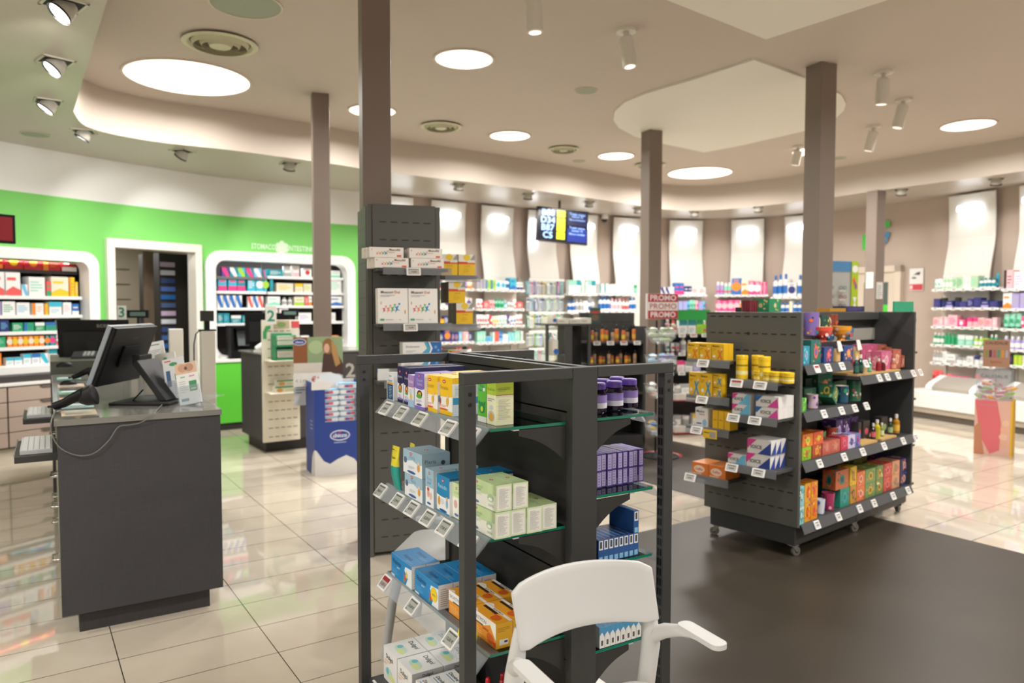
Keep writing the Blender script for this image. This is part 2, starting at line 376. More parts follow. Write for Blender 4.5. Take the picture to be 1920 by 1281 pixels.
mb.box(-4, -4.56, .26, 6, -4.48, .34, DARK); mb.box(-4, -4.56, 2.74, 6, -4.48, 2.82, DARK); tag(mb.obj('fill_window_1'), kind='structure')
# ------------------------------------------------------------------ columns
def column(name, cx_, cy_, w, rz, z1, label):
    mb = MB(); mb.box(-w/2, -w/2, 0, w/2, w/2, z1, COLM); return tag(mb.obj('column', loc=(cx_, cy_, 0), rz=rz, bev=.004), label, 'column')
def colat(x, dist): X, Y, _ = ray(x, 578); return X/Y*dist, dist
cpos = colat(705, 4.76); column('c', cpos[0], cpos[1], .178, .33, HC, 'taupe square column rising out of the tall grey pegboard tower')
cpos = colat(604, 7.35); column('c', cpos[0], cpos[1], .162, .36, HC, 'slim taupe column behind the diaper wipes display stand')
cpos = colat(1219, 8.75); column('c', cpos[0], cpos[1], .178, .43, HC-.02, 'taupe column beside the PROMO sign and wire basket stand')
cpos = colat(1531, 6.45); column('c', cpos[0], cpos[1], .178, .42, HC, 'taupe column rising behind the gift shelving on wheels')
cpos = colat(1638, 10.6); column('c', cpos[0], cpos[1], .178, .42, HL, 'distant taupe column with two paper notices near the door')
# ------------------------------------------------------------------ ceiling fixtures
LAMPW = mat('#FFF6E8', .5, emit=2.4)
def disc(x, y, r, z, label, power, real=None):
    X, Y = (x, y) if real else at(x, y, z)
    t = empty('ceiling_light', (X, Y, z), 0, label, 'ceiling light', 'round ceiling lights')
    mb = MB(); mb.lathe([(r, -.012), (r+.02, -.012), (r+.022, 0)], mat('#CFC3B4', .5), 40, cap=False); mb.obj('frame', t)
    mb = MB(); mb.lathe([(r, -.009), (r, -.004)], LAMPW, 40); mb.obj('diffuser', t)
    a = area('lamp', (X, Y, z-.03), (0, 0, 0), r*2, power); return t
D = [(353, 146, .53, 'large round ceiling light above the service counters'), (870, 110, .24, 'round ceiling light nearest the middle of the ceiling'), (698, 207, .24, 'round ceiling light partly hidden by the tower column'),
     (956, 254, .24, 'round ceiling light between two ring vents in mid ceiling'), (1155, 292, .24, 'round ceiling light left of the slim column in mid room'), (1312, 324, .48, 'large round ceiling light near the far curved wall'),
     (1815, 234, .27, 'round ceiling light at far right over the cosmetics aisle'), (1525, 283, .26, 'round ceiling light hidden behind the column over gift shelving')]
for x, y, r, lab in D: disc(x, y, r, HC, lab, (62 if x < 600 else 95) if r > .4 else 62)
# unseen round ceiling lights added for fill over the shop front and entrance
for X, Y in ((2.2, 3.2), (4.6, 4.6), (3.6, .8), (6.2, 2.2), (5.0, -1.0)): 
    disc(X, Y, .24, HC, 'added round fill light over the unseen front of the shop', 82, True)
for X, Y in ((-2.5, .5), (-4.8, 1.8), (-1.5, -2.6), (-5.0, -2.2)):
    disc(X, Y, .24, HL, 'added round fill light in the lower ceiling over the unseen entrance', 75, True)
# ring vents, speakers, spotlights
def vent(x, y, r, lab):
    X, Y = at(x, y, HC); t = empty('ceiling_vent', (X, Y, HC), 0, lab, 'vent', 'ring air vents'); w = mat('#C9C6A8', .5); d = mat('#8E8676', .6)
    mb = MB(); mb.lathe([(r, -.02), (r*.86, -.028), (r*.8, -.004)], w, 32, cap=False); mb.obj('frame', t)
    mb = MB()
    for k in (.7, .48): mb.lathe([(r*k, -.045), (r*(k+.06), -.012)], w, 32, cap=False)
    mb.obj('ring', t)
    mb = MB(); mb.lathe([(.001, -.04), (r*.28, -.04), (r*.34, -.01)], w, 24, cap=False); mb.obj('centre_cone', t)
    mb = MB(); mb.lathe([(r*.84, -.003), (r*.84, -.002)], mat('#6E6454', .7), 32); mb.obj('backing', t)
vent(413, 79, .285, 'ring air vent above the large ceiling light at left'); vent(827, 235, .235, 'ring air vent right of the tower column')
vent(1057, 278, .2, 'ring air vent between the two mid ceiling lights'); vent(1219, 308, .22, 'ring air vent hidden behind the slim column')
def speaker(x, y, r, z, lab):
    X, Y = at(x, y, z); t = empty('ceiling_speaker', (X, Y, z), 0, lab, 'speaker', 'round ceiling speakers')
    mb = MB(); mb.lathe([(r*.93, -.008), (r, -.01), (r, 0)], mat('#C9C0AC', .5), 36, cap=False); mb.obj('frame', t)
    mb = MB(); mb.lathe([(r*.93, -.006), (r*.93, -.002)], mat('#9DA491', .7), 36); mb.obj('grille', t)
speaker(461, 8, .25, HC, 'large round ceiling speaker at the top of the photo'); speaker(1099, 169, .11, HC, 'small round ceiling speaker below the white spotlight')
speaker(1085, 302, .095, HC, 'tiny round ceiling speaker left of the far lights'); speaker(1573, 296, .1, HC, 'small round ceiling speaker right of the column over gifts')
speaker(66, 251, .13, HL, 'small round speaker in the lower ceiling over the green wall')
# white cylinder spotlights under the upper ceiling
def cyl(px, py, tx, ty, lab, aim=(0, 0), L=.22):
    X, Y = at(px, py, HC); t = empty('spotlight', (X, Y, HC), 0, lab, 'spotlight', 'white cylinder spotlights'); w = mat('#D9D3C8', .35)
    mb = MB(); mb.lathe([(.075, 0), (.075, -.02), (.02, -.02), (.02, -.06)], w, 24); mb.obj('mount', t)
    M = Matrix.Translation((0, 0, -.06)) @ Matrix.Rotation(ty, 4, 'X') @ Matrix.Rotation(tx, 4, 'Y')
    mb = MB(); mb.lathe([(.05, .0), (.055, -.01), (.055, -L), (.05, -L-.005)], w, 24, M=M); mb.obj('lamp_head', t, bev=.0)
    mb = MB(); mb.lathe([(.04, -L-.0045), (.04, -L-.0065)], mat('#FFF4E4', .3, emit=1.2), 24, M=M); mb.obj('lens', t)
cyl(1000, -28, -.05, .0, 'white cylinder spotlight cut by the top edge of the photo', L=.24)
cyl(1174, 56, -.12, -.1, 'white cylinder spotlight alone in the middle of the ceiling')
cyl(1657, 134, .02, .1, 'topmost white cylinder spotlight right of the gift column'); cyl(1694, 186, .2, .1, 'white cylinder spotlight, rightmost of the group of three'); cyl(1638, 236, .15, .2, 'lowest white cylinder spotlight in the group of three')
cyl(1497, 274, .15, .2, 'white cylinder spotlight half hidden by the gift column', L=.18)
# gimbal downlights recessed in the lower ceiling
def gimbal(px, py, tilt, rz, lab, on=True, power=22, target=None):
    X, Y = at(px, py, HL); t = empty('recessed_spotlight', (X, Y, HL), rz, lab, 'spotlight', 'gimbal spotlights in the lower ceiling')
    mb = MB(); w = mat('#CFCBB9', .4)
    for b in ((-.1, -.1, -.085, .1), (.085, -.1, .1, .1), (-.1, -.1, .1, -.085), (-.1, .085, .1, .1)): mb.box(b[0], b[1], -.008, b[2], b[3], .0, w)
    mb.obj('frame', t)
    mb = MB(); mb.box(-.085, -.085, -.0035, .085, .085, -.002, mat('#201E1A', .6)); mb.obj('recess', t)
    M = Matrix.Translation((0, 0, -.035)) @ Matrix.Rotation(tilt, 4, 'X')
    mb = MB(); mb.lathe([(.045, .05), (.062, .0), (.065, -.03)], mat('#B9B5AA', .4), 24, M=M); mb.lathe([(.065, -.03), (.07, -.045)], mat('#1B1A18', .5), 24, M=M, cap=False); mb.obj('lamp_head', t)
    mb = MB(); mb.lathe([(.058, -.034), (.058, -.038)], mat('#FFFFFF', .4, emit=5 if on else .6), 24, M=M); mb.obj('lens', t)
    if target: spot('lamp', (X, Y, HL-.1), target, power, 70)
GB = [(120, 6, .7, 2.4, 'recessed spotlight in the corner of the ceiling, lens lit'), (104, 114, .7, 2.4, 'lit recessed spotlight, second down at the left edge'), (90, 190, .6, 2.2, 'recessed spotlight, third down at the left edge'),
      (157, 246, .5, 1.9, 'recessed spotlight above the left end of the green wall'), (342, 283, .7, 1.3, 'recessed spotlight above the doorway, throwing light sideways'), (543, 306, .5, .5, 'recessed spotlight left of the slim column above intestine lettering')]
for (x, y, tl, rz, lab), wx in zip(GB, (20, 100, 160, 250, 330, 560)):
    s = wpx(max(wx, 5)); p = wpt(s, .0); gimbal(x, y, tl, rz, lab, True, 42, (p[0], p[1], 2.2))
GB2 = [(860, 345, 830), (990, 363, 940), (1105, 378, 1090), (1196, 390, 1200), (1302, 397, 1310), (1422, 388, 1400), (1690, 355, 1650), (1868, 335, 1830)]
for i, (x, y, wx) in enumerate(GB2):
    s = wpx(wx); p = wpt(s, 0); gimbal(x, y, .4, .3-i*.12, 'recessed spotlight over the wall shelves, %s along the far wall' % pos(i, 8), True, 11, (p[0], p[1], 1.2))
# security cameras
def seccam(px, py, lab):
    X, Y = at(px, py, HL); t = empty('security_camera', (X, Y, HL), .3, lab, 'camera', 'dome security cameras')
    mb = MB(); mb.lathe([(.06, 0), (.065, -.05), (.055, -.09)], mat('#D8D6D0', .4), 20); mb.obj('housing', t)
    M = Matrix.Translation((0, 0, -.09)); mb = MB(); mb.lathe([(.055, 0), (.05, -.03), (.03, -.05), (.001, -.057)], mat('#2A2A2A', .2), 20, M=M); mb.obj('lens_dome', t)
seccam(1134, 402, 'white dome camera under the ceiling right of the ticket screen'); seccam(1889, 357, 'white dome camera at the far right under the ceiling')
# ------------------------------------------------------------------ curved white wall panels with lamps
PNL = mat('#DFDCD4', .5, 0, .3)
def wallpanel(x0, x1, lab, lampx=None, zlo=.95, vertical=False, zt=3.19):
    s0, s1 = wpx(x0), wpx(x1); p, q = wpt(s0, .05), wpt(s1, .05); dx, dy = q[0]-p[0], q[1]-p[1]; w = math.hypot(dx, dy); rz = math.atan2(dy, dx)
    t = empty('wall_panel', (p[0], p[1], 0), rz, lab, 'wall panel', 'white wavy wall panels')
    mb = MB(); N = 18; f = []; v = []
    for i in range(N+1):
        z = zlo+(zt-zlo)*i/N; k = (zt-z)/(zt-zlo)
        off = .075-.028*math.sin(PI*min(1, k*2.0))*(k < .5)+(.07*math.sin(PI/2*min(1, (k-.30)/.3)) if k > .30 else 0)
        v += [(0, -off, z), (w, -off, z), (w, -off+.02, z), (0, -off+.02, z)]
    for i in range(N):
        a = i*4; f += [(a, a+1, a+5, a+4), (a+1, a+2, a+6, a+5), (a+2, a+3, a+7, a+6), (a+3, a, a+4, a+7)]
    mb.add(v, f, PNL, False); mb.add(v, [(0, 1, 2, 3), (N*4, N*4+1, N*4+2, N*4+3)], PNL); mb.obj('panel', t)
    lw = .34; lx = w/2; z0 = zt-.20
    if not vertical:
        mb = MB(); M = Matrix(((1, 0, 0, lx-lw/2), (0, 0, -1, -.09), (0, 1, 0, z0-.05), (0, 0, 0, 1)))
        mb.prism(rrect(0, 0, lw, .09, .03, 4), 0, .05, mat('#F4F7FF', .4, emit=4), M=M); mb.obj('lamp_cover', t)
        c, s = math.cos(rz), math.sin(rz); L = (lx, -.2)
        area('lamp', (p[0]+L[0]*c-L[1]*s, p[1]+L[0]*s+L[1]*c, z0-.07), (math.radians(28), 0, rz), lw, .8, (.93, .96, 1), 'RECTANGLE', .05)
    else:
        mb = MB(); M = Matrix(((1, 0, 0, .04), (0, 0, -1, -.09), (0, 1, 0, z0-.42), (0, 0, 0, 1)))
        mb.prism(rrect(0, 0, .1, .46, .03, 4), 0, .05, mat('#F4F7FF', .4, emit=5), M=M); mb.obj('lamp_cover', t)
PN = [(722, 769, 'white wavy wall panel just right of the tower column'), (803, 866, 'lit white wall panel behind the tower pegboard, right side'), (896, 955, 'lit white wall panel left of the ticket screen'), (983, 1036, 'white wall panel behind the left part of the ticket screen'),
      (1063, 1112, 'white wall panel behind the right part of the ticket screen'), (1143, 1196, 'lit white wall panel left of the slim column'), (1250, 1312, 'lit white wall panel behind the PROMO sign'), (1370, 1432, 'lit white wall panel above the pink products'),
      (1474, 1524, 'white wall panel half hidden by the gift column'), (1784, 1871, 'white wall panel above the cosmetics shelves at right'), (1916, 1990, 'white wall panel cut by the right edge of the photo')]
for x0, x1, lab in PN: wallpanel(x0, x1, lab, vertical=(x0 == 983))
# ------------------------------------------------------------------ ticket screen
p0 = atd(1054, 424, 11.4); t = empty('ticket_screen', p0, .30, 'dark hanging screen showing white ticket codes, yellow numbers and blue text', 'screen')
rxM = Matrix.Rotation(-.10, 4, 'X') @ Matrix.Rotation(.07, 4, 'Y')
mb = MB(); mb.box(-.42, -.02, -.265, .42, .03, .265, mat('#0A0B10', .3), M=rxM); mb.obj('casing', t)
mb = MB(); mb.add([(-.4, -.0215, -.235), (.4, -.0215, -.235), (.4, -.0215, .25), (-.4, -.0215, .25)], [(0, 1, 2, 3)], mat('#080C20', .2, emit=.3), M=rxM)
eb = mat('#8FB2F0', .3, emit=1.6); ey = mat('#D3DB10', .3, emit=.9); ebl = mat('#12297A', .3, emit=.5); ek = mat('#1A2410', .3)
dm = MB(); decal(dm, (-.4, -.0215, -.235), (1, 0, 0), (0, 0, 1), .8, .485, [('r', .6, .0, 1, .42, ebl), ('r', .38, .04, .55, .27, ey), ('r', .38, .3, .55, .72, ey), ('r', .38, .75, .55, .97, ey)]
      + [('t', s, .04, z-.01, .36, z+.20, eb, True) for s, z in (('B88', .77), ('D34', .53), ('B87', .29), ('C5', .05))] + [('t', '2', .43, z, .5, z+.14, ek) for z in (.8, .57, .36, .09)]
      + [('r', .6, .52, 1, .97, mat('#0B1440', .3, emit=.3))] + [('t', s, .64, z, .96, z+.07, eb) for s, z in (('Totale attesa', .86), ('minuti 12', .78), ('Ritiro prenotazioni', .67), ('Totale attesa', .42), ('minuti 14', .33), ('Banco vendita', .22))], off=.0008)
for v in dm.v: pass
mb.add([tuple(rxM @ Vector(v)) for v in dm.v], [], eb) if False else None
n0 = len(mb.v); mb.v += [tuple(rxM @ Vector(v)) for v in dm.v]
for f, mi in zip(dm.f, dm.mi): mb.f.append(tuple(i+n0 for i in f)); mb.mi.append(mb.mid(dm.m[mi])); mb.sm.append(False)
mb.obj('display', t)
mb = MB(); mb.tube([(0, .05, .1), (0, .12, .2), (0, .12, HL-.01-p0[2])], .02, mat('#2B2B2B', .5)); mb.box(-.1, .03, -.1, .1, .07, .2, mat('#2B2B2B', .5)); mb.obj('bracket', t)
# lettering on the green wall
def wallframe(x, y, off=.004):
    s = wpx(x); p = wpt(s, off); return p, math.atan2(p[3], p[2]), CAMH+(578-y)/FPX*p[1]
def walltext(s_, x0, x1, yc, h, lab, m='#D9F3D2'):
    p, rz, z = wallframe((x0+x1)/2, yc); q0, q1 = wpt(wpx(x0)), wpt(wpx(x1)); w = math.dist(q0[:2], q1[:2])
    mb = MB(); M = Matrix(((1, 0, 0, -w/2), (0, 0, -1, -.004), (0, 1, 0, -h/2), (0, 0, 0, 1)))
    tv, fs, asp = text2d(s_, True); mb.add([(a*w, b*h, 0) for a, b in tv], fs, mat(m, .5), M=M)
    return tag(mb.obj('wall_lettering', loc=(p[0], p[1], z), rz=rz), lab, 'lettering')
walltext('STOMACO', 473, 518, 464, .075, 'pale STOMACO lettering on the green wall above the niche'); walltext('INTESTINO', 541, 592, 468, .075, 'pale INTESTINO lettering on the green wall above the niche')
p, rz, z = wallframe(530, 466); mb = MB()
for i, (dx, dz) in enumerate(((0, .06), (-.05, .03), (.05, .03), (0, 0), (-.05, -.03), (.05, -.03), (0, -.06), (-.02, -.09))):
    mb.lathe([(.036, -.003-.0003*i), (.036, -.002-.0003*i)], mat('#D9F3D2', .5), 10, M=Matrix.Translation((dx, -.0, dz)) @ Matrix.Rotation(-PI/2, 4, 'X') @ Matrix.Rotation(PI, 4, 'X'))
tag(mb.obj('wall_emblem', loc=(p[0], p[1], z), rz=rz), 'pale round intestine emblem between the two words on the green wall', 'emblem')
# ------------------------------------------------------------------ doorway in the green wall with its back room
def wfr(s, off=0): p = wpt(s, off); return (p[0], p[1])
d0, d1 = wfr(sD0), wfr(sD1); DW = math.dist(d0, d1); drz = math.atan2(d1[1]-d0[1], d1[0]-d0[0]); DF = (d0, drz)
mb = MB(); wf = mat('#E9E6DC', .4)
for b in ((-.09, 0, 0, 2.24), (DW, 0, DW+.09, 2.24), (-.09, 2.24, DW+.09, 2.34)): mb.box(b[0], -.07, b[1], b[2], .12, b[3], wf)
tag(mb.obj('door_1', loc=(*d0, 0), rz=drz, bev=.006), kind='structure')
mb = MB(); bw = mat('#A39A88', .7); 
mb.add([(-.6, .12, 0), (-.6, 2.6, 0), (-.6, 2.6, 2.7), (-.6, .12, 2.7), (DW+1.1, 2.6, 0), (DW+1.1, 2.6, 2.7), (DW+1.1, .12, 0), (DW+1.1, .12, 2.7)], [(0, 1, 2, 3), (1, 4, 5, 2), (4, 6, 7, 5), (3, 2, 5, 7)], bw)
tag(mb.obj('wall_backroom', loc=(*d0, 0), rz=drz), kind='structure')
q = wl(DF, DW/2, 1.4); area('lamp', (*q, 2.6), (0, 0, 0), .5, 40, shape='SQUARE')
bb = empty('notice_board', (*wl(DF, .06, 1.0), 1.0), drz+.12, 'tall notice board with paper sheets seen through the doorway', 'notice board')
mb = MB(); mb.box(0, 0, 0, .5, .02, 1.3, mat('#C9C2AC', .6)); mb.obj('board', bb)
for i, (x0, z0, x1, z1, c1, c2) in enumerate(((.05, .78, .46, 1.25, '#D7D2BF', '#3E8F72'), (.02, .45, .48, .74, '#A9AFB2', '#7D8FA8'), (.04, .05, .46, .42, '#CFC9B6', '#C4BDA8'))):
    mb = MB(); mb.box(x0-.02, -.006, z0-.02, x1+.02, -.001, z1+.02, mat(c2, .6)); mb.box(x0, -.009, z0, x1, -.006, z1, mat(c1, .6)); decal(mb, (x0, -.009, z0), (1, 0, 0), (0, 0, 1), x1-x0, z1-z0, lines(.1, .1, .9, .9, 8, '#8F8D80', .35, i)); mb.obj('notice', bb)
bs = empty('storage_shelving', (*wl(DF, .62, 1.35), 0), drz, 'grey wall rack with hooks seen through the doorway', 'rack')
mb = MB(); mb.box(0, 0, .5, .03, .04, 2.2, mat('#8B8577', .5)); mb.obj('upright', bs)
for k in range(6):
    mb = MB(); mb.box(0, -.14, 1.05+k*.2, .2, 0, 1.065+k*.2, mat('#6E685B', .5)); mb.obj('shelf', bs)
bs = empty('storage_cabinet', (*wl(DF, DW-.16, .5), 0), drz, 'tall dark unit with small bright blue boxes seen through the doorway', 'cabinet')
mb = MB(); mb.box(0, 0, 0, .5, .5, 2.25, mat('#2A2622', .6)); mb.obj('body', bs)
for k in range(16):
    mb = MB(); mb.box(.01, -.02, .5+k*.105, .2, -.001, .56+k*.105, mat(['#3E5E9A', '#2C4474', '#C9CCD6', '#B9A6C0', '#41557C', '#1E5A9C'][(k*7) % 6], .5)); mb.obj('drawer', bs)
mb = MB(); mb.box(0, 0, 0, .16, .04, 2.26, mat('#6B5C4C', .5)); tag(mb.obj('door_leaf', loc=(*wl(DF, DW-.36, .45), 0), rz=drz+.5), 'brown open door leaf inside the doorway', 'door')
# ------------------------------------------------------------------ front shelving unit with glass shelves
GW, GB_, GH = .80, .90, 1.366
g1 = empty('display_shelving', (*wl(G1, 0, 0), 0), G1[1], 'dark grey open frame shelving unit with glass shelves in the foreground', 'shelving')
PW, PD = .040, .034
for x0, y0 in ((0, 0), (0, GB_-PD), (GW-PW, 0), (GW-PW, GB_-PD)):
    mb = MB(); mb.box(x0, y0, 0, x0+PW, y0+PD, GH-.034, DARK)
    for k in (0, 1): mb.lathe([(.006, 0), (.006, .001)], BLACK, 10, M=Matrix.Translation((x0+PW/2, y0-.0003 if y0 == 0 else y0-.0003, GH-.062-.03*k)) @ Matrix.Rotation(PI/2, 4, 'X'))
    p_ = mb.obj('post', g1, bev=.002)
    xs = x0 if x0 > .1 else x0+PW
    mb = MB(); mb.box(xs-.0006, y0+.003, .1, xs+.0006, y0+PD-.003, GH-.05, mat('#444442', .5))
    for k in range(34):
        z = .12+k*.0345
        for dy in (.007, .019): mb.box(xs-.0012, y0+dy, z, xs+.0012, y0+dy+.008, z+.024, BLACK)
    mb.obj('slot_strip', p_)
SP0, SP1 = .380, .476
for y0 in (0, GB_-PD):
    mb = MB(); mb.box(0, y0, GH-.034, SP0-.001, y0+PD, GH, DARK); mb.obj('top_rail', g1, bev=.002)
    mb = MB(); mb.box(SP1+.001, y0, GH-.034, GW, y0+PD, GH, DARK); mb.obj('top_rail', g1, bev=.002)
    mb = MB(); mb.box(SP0, y0, 0, SP1, y0+PD, GH, DARK); mb.obj('centre_upright', g1, bev=.002)
for x0 in (SP0, SP1-.026):
    mb = MB(); mb.box(x0, PD, GH-.03, x0+.026, GB_-PD, GH-.001, DARK); mb.obj('spine_rail', g1, bev=.002)
for x0, side in ((SP0+.012, -1), (SP1-.016, 1)):
    for z0, z1 in ((.1, .42), (.424, .70), (.704, 1.22), (1.224, GH-.034)):
        mb = MB(); mb.box(x0, PD, z0, x0+.004, GB_-PD, z1-.002, DARK2); mb.obj('back_panel', g1)
for x0, x1 in ((.03, SP0), (SP1, GW-.03)):
    mb = MB(); mb.box(x0, .03, .02, x1, GB_-.03, .098, DARK); mb.box(x0, .03, .02, x1, GB_-.03, .07, DARK2); mb.obj('base_shelf', g1, bev=.003)
TAGW = .074
def railstrip(mb, x0, z0, x1, z1, y0, y1, m):
    mb.add([(x0, y0, z0), (x0, y1, z0), (x1, y1, z1), (x1, y0, z1)], [(0, 1, 2, 3)], m)
    nx, nz = (z1-z0), -(x1-x0); L = math.hypot(nx, nz); nx, nz = nx/L*.0015, nz/L*.0015
    mb.add([(x0+nx, y0, z0+nz), (x0+nx, y1, z0+nz), (x1+nx, y1, z1+nz), (x1+nx, y0, z1+nz)], [(0, 3, 2, 1)], m)
TAGM = {}
def tagmesh(txt, red=False, two=False, w=TAGW, h=.056, screen='#A9ADA6', detail=True):
    k = (txt, red, two, w, h, detail)
    if k not in TAGM: TAGM[k] = price_tag(w, h, txt, screen, red, detail)
    return TAGM[k]
def glass_shelf(side, z, tags):
    # side -1: left bay, +1: right bay
    x_in, x_out, x_rail = (SP0-.005, .104, .056) if side < 0 else (SP1+.005, .74, .785)
    a, b = min(x_in, x_out), max(x_in, x_out); mb = MB()
    v = [(a, .032, z-.009), (b, .032, z-.009), (b, GB_-.05, z-.009), (a, GB_-.05, z-.009), (a, .032, z), (b, .032, z), (b, GB_-.05, z), (a, GB_-.05, z)]
    mb.add(v, [(0, 3, 2, 1), (4, 5, 6, 7)], GLASS); mb.add(v, [(0, 1, 5, 4), (1, 2, 6, 5), (2, 3, 7, 6), (3, 0, 4, 7)], GEDGE); s = mb.obj('glass_shelf', g1)
    mb = MB(); railstrip(mb, x_rail, z-.046, x_out-side*.0, z+.003, .03, GB_-.05, CLEAR); mb.add([(x_out, .03, z+.001), (x_out, GB_-.05, z+.001), (x_out-side*.03, GB_-.05, z+.001), (x_out-side*.03, .03, z+.001)], [(0, 1, 2, 3)], CLEAR); mb.obj('price_rail', s)
    for y in (.036, GB_-.06):
        mb = MB(); N = 10; xi, xo = x_in, x_out-side*.1
        prof = [(xi, z-.012), (xo, z-.012), (xo, z-.03)]+[(xo+(xi-xo)*t/N, z-.035-.09*(t/N)**1.8) for t in range(2, N+1)]+[(xi, z-.15)]
        Mx = Matrix(((1, 0, 0, 0), (0, 0, -1, y), (0, 1, 0, 0), (0, 0, 0, 1)))
        mb.prism([(p[0], p[1]) for p in prof], 0, .004, DARK2, M=Mx); mb.box(xo, y-.004, z-.013, xo-side*-.02, y+.012, z-.0095, mat('#C9CBC9', .3)); mb.obj('bracket', s)
    cx_, cz = (x_rail+x_out)/2-side*-.000, z-.026
    ang = math.atan2(abs(x_out-x_rail), .055)
    for y, txt, red in tags:
        tg = bpy.data.objects.new('price_tag', tagmesh(txt, red)); COL.objects.link(tg); tg.parent = s
        tg.location = (cx_+side*.003, y, cz-.001); tg.rotation_euler = (-ang, 0, -PI/2 if side < 0 else PI/2)
        if red: tg['label'] = 'price tag with a red screen'
    return s
def yv(*xs): return xs
Z1, Z2, Z3 = 1.194, .865, .515
R1, R2, R3, R4 = 1.196, .943, .713, .430
def tb(x, z): return pla(x, 0, G1, a=.07)
def yb(x, y): return pla(x, y, G1, a=.07)[1]
glass_shelf(-1, Z1, [(yb(722, 765), '22,00 €', 0), (yb(750, 775), '22,90 €', 0), (yb(785, 787), '24,00 €', 0), (yb(838, 800), '13,90 €', 0), (yb(879, 812), '14,90 €', 0)])
glass_shelf(-1, Z2, [(yb(712, 933), '30,00 €', 0), (yb(743, 950), '22,90 €', 0), (yb(770, 963), '28,90 €', 0), (yb(800, 980), '22,50 €', 0), (yb(831, 994), '17,90 €', 0), (yb(876, 1012), '17,90 €', 0)])
glass_shelf(-1, Z3, [(yb(720, 1101), '15,00 €', 1), (yb(771, 1137), '25,00 €', 0), (yb(843, 1183), '12,50 €', 0)])
glass_shelf(1, R1, [(.16, '19,90 €', 0)]); glass_shelf(1, R2, [(.2, '17,90 €', 0)]); glass_shelf(1, R3, [(.2, '9,90 €', 0)]); glass_shelf(1, R4, [(.25, '9,90 €', 0)])
# yellow offer slip on the third shelf
xq, yq, zq = pla(880, 1190, G1, a=.062)
mb = MB(); mb.add([(-.055, 0, -.02), (.055, 0, -.02), (.055, .012, .025), (-.055, .012, .025)], [(0, 1, 2, 3)], mat('#E8DA28', .5)); mb.add([(-.055, .0008, -.02), (.055, .0008, -.02), (.055, .0128, .025), (-.055, .0128, .025)], [(3, 2, 1, 0)], mat('#E8DA28', .5))
tv, fs, asp = text2d('€ 18,90', True); mb.add([(-.04+a*.08, -.0006+(b*.02)*.27, -.008+b*.02) for a, b in tv], fs, mat('#1C1B12', .5))
tag(mb.obj('offer_slip', loc=(*wl(G1, .050, yq), zq), rz=G1[1]-PI/2), 'yellow € 18,90 offer slip behind a price tag under orange cartons', 'sign')
# base level price tag
o = inst('price_tag', tagmesh('15,90 €'), (*wl(G1, .04, .80), .075), G1[1]-PI/2, None, None); o.parent = None
tag(o, 'price tag on the base of the front shelving below white laxative cartons', 'price tag')
# ---- products on it
def lum(v): return v
def gbox(mesh, name, px, py, z, w, d, label, cat='carton', da=0, db=0, side=-1, group=None, dz=0, rot=0):
    X, Y = at(px, py, z); a, b = lc(G1, X, Y); a += da; b += db
    a = a+d/2 if side < 0 else a-d/2; b = b+w/2
    return inst(name, mesh, (*wl(G1, a, b), z+.0006+dz), G1[1]+(-PI/2 if side < 0 else PI/2)+rot, label, cat, group)
LOGO = '#C8323C'
def lg(x, y, s=.07, asp=1): return [('e', x, y, s*1.7*asp, s*.75, LOGO), ('r', x-s*asp, y-s*.18, x+s*asp, y+s*.18, '#F2E6E6')]
NAVY, VIO = '#262252', '#8E6FB4'
m_mel = boxmesh('melamil', .068, .04, .105, '#E9ECEE', F=[('r', .08, .02, .92, .58, '#23527F'), ('r', .1, .58, .9, .65, '#E0A23A'), ('t', 'melamil', .12, .67, .88, .76, '#3C88B8'), ('t', 'forte', .3, .86, .8, .93, '#2A4A74')]+lines(.35, .1, .85, .55, 8, '#B9CBD9', .3))
ocf = [('r', 0, .55, 1, 1, NAVY), ('e', .5, .56, .5, .05, NAVY), ('r', 0, 0, 1, .1, NAVY), ('e', .5, .1, .5, .03, '#8C7FC4'), ('t', 'Ocuvim', .12, .68, .88, .76, '#C9C4E0'), ('e', .5, .4, .3, .12, '#20202A'), ('e', .5, .39, .22, .09, '#E8A22A'), ('r', .4, .32, .6, .4, '#C8442C'), ('e', .5, .3, .28, .035, '#4FA83C')]+lg(.5, .86, .06)+lines(.2, .13, .8, .24, 4, '#9C96B4', .35)
m_ocu = boxmesh('ocuvim', .052, .075, .135, '#E9E8EE', F=ocf, T=[('r', 0, 0, 1, 1, NAVY), ('t', 'Ocuvim', .1, .4, .9, .6, '#6E68A0')], R=[('r', 0, .55, 1, 1, NAVY)]+lines(.12, .15, .88, .5, 12, '#9A98B0', .3))
m_ped = boxmesh('pediac', .05, .05, .115, '#DCE4F2', F=[('r', 0, .64, 1, 1, '#A787C4'), ('r', 0, .62, 1, .64, '#C83C50'), ('t', 'Pediac', .1, .74, .9, .85, '#E9E2F2'), ('r', 0, 0, 1, .22, '#9DC0E4'), ('e', .5, .32, .16, .1, '#E8BE3C')]+lines(.25, .42, .75, .58, 4, '#A8B0C8', .3), R=[('r', 0, .64, 1, 1, '#A787C4')])
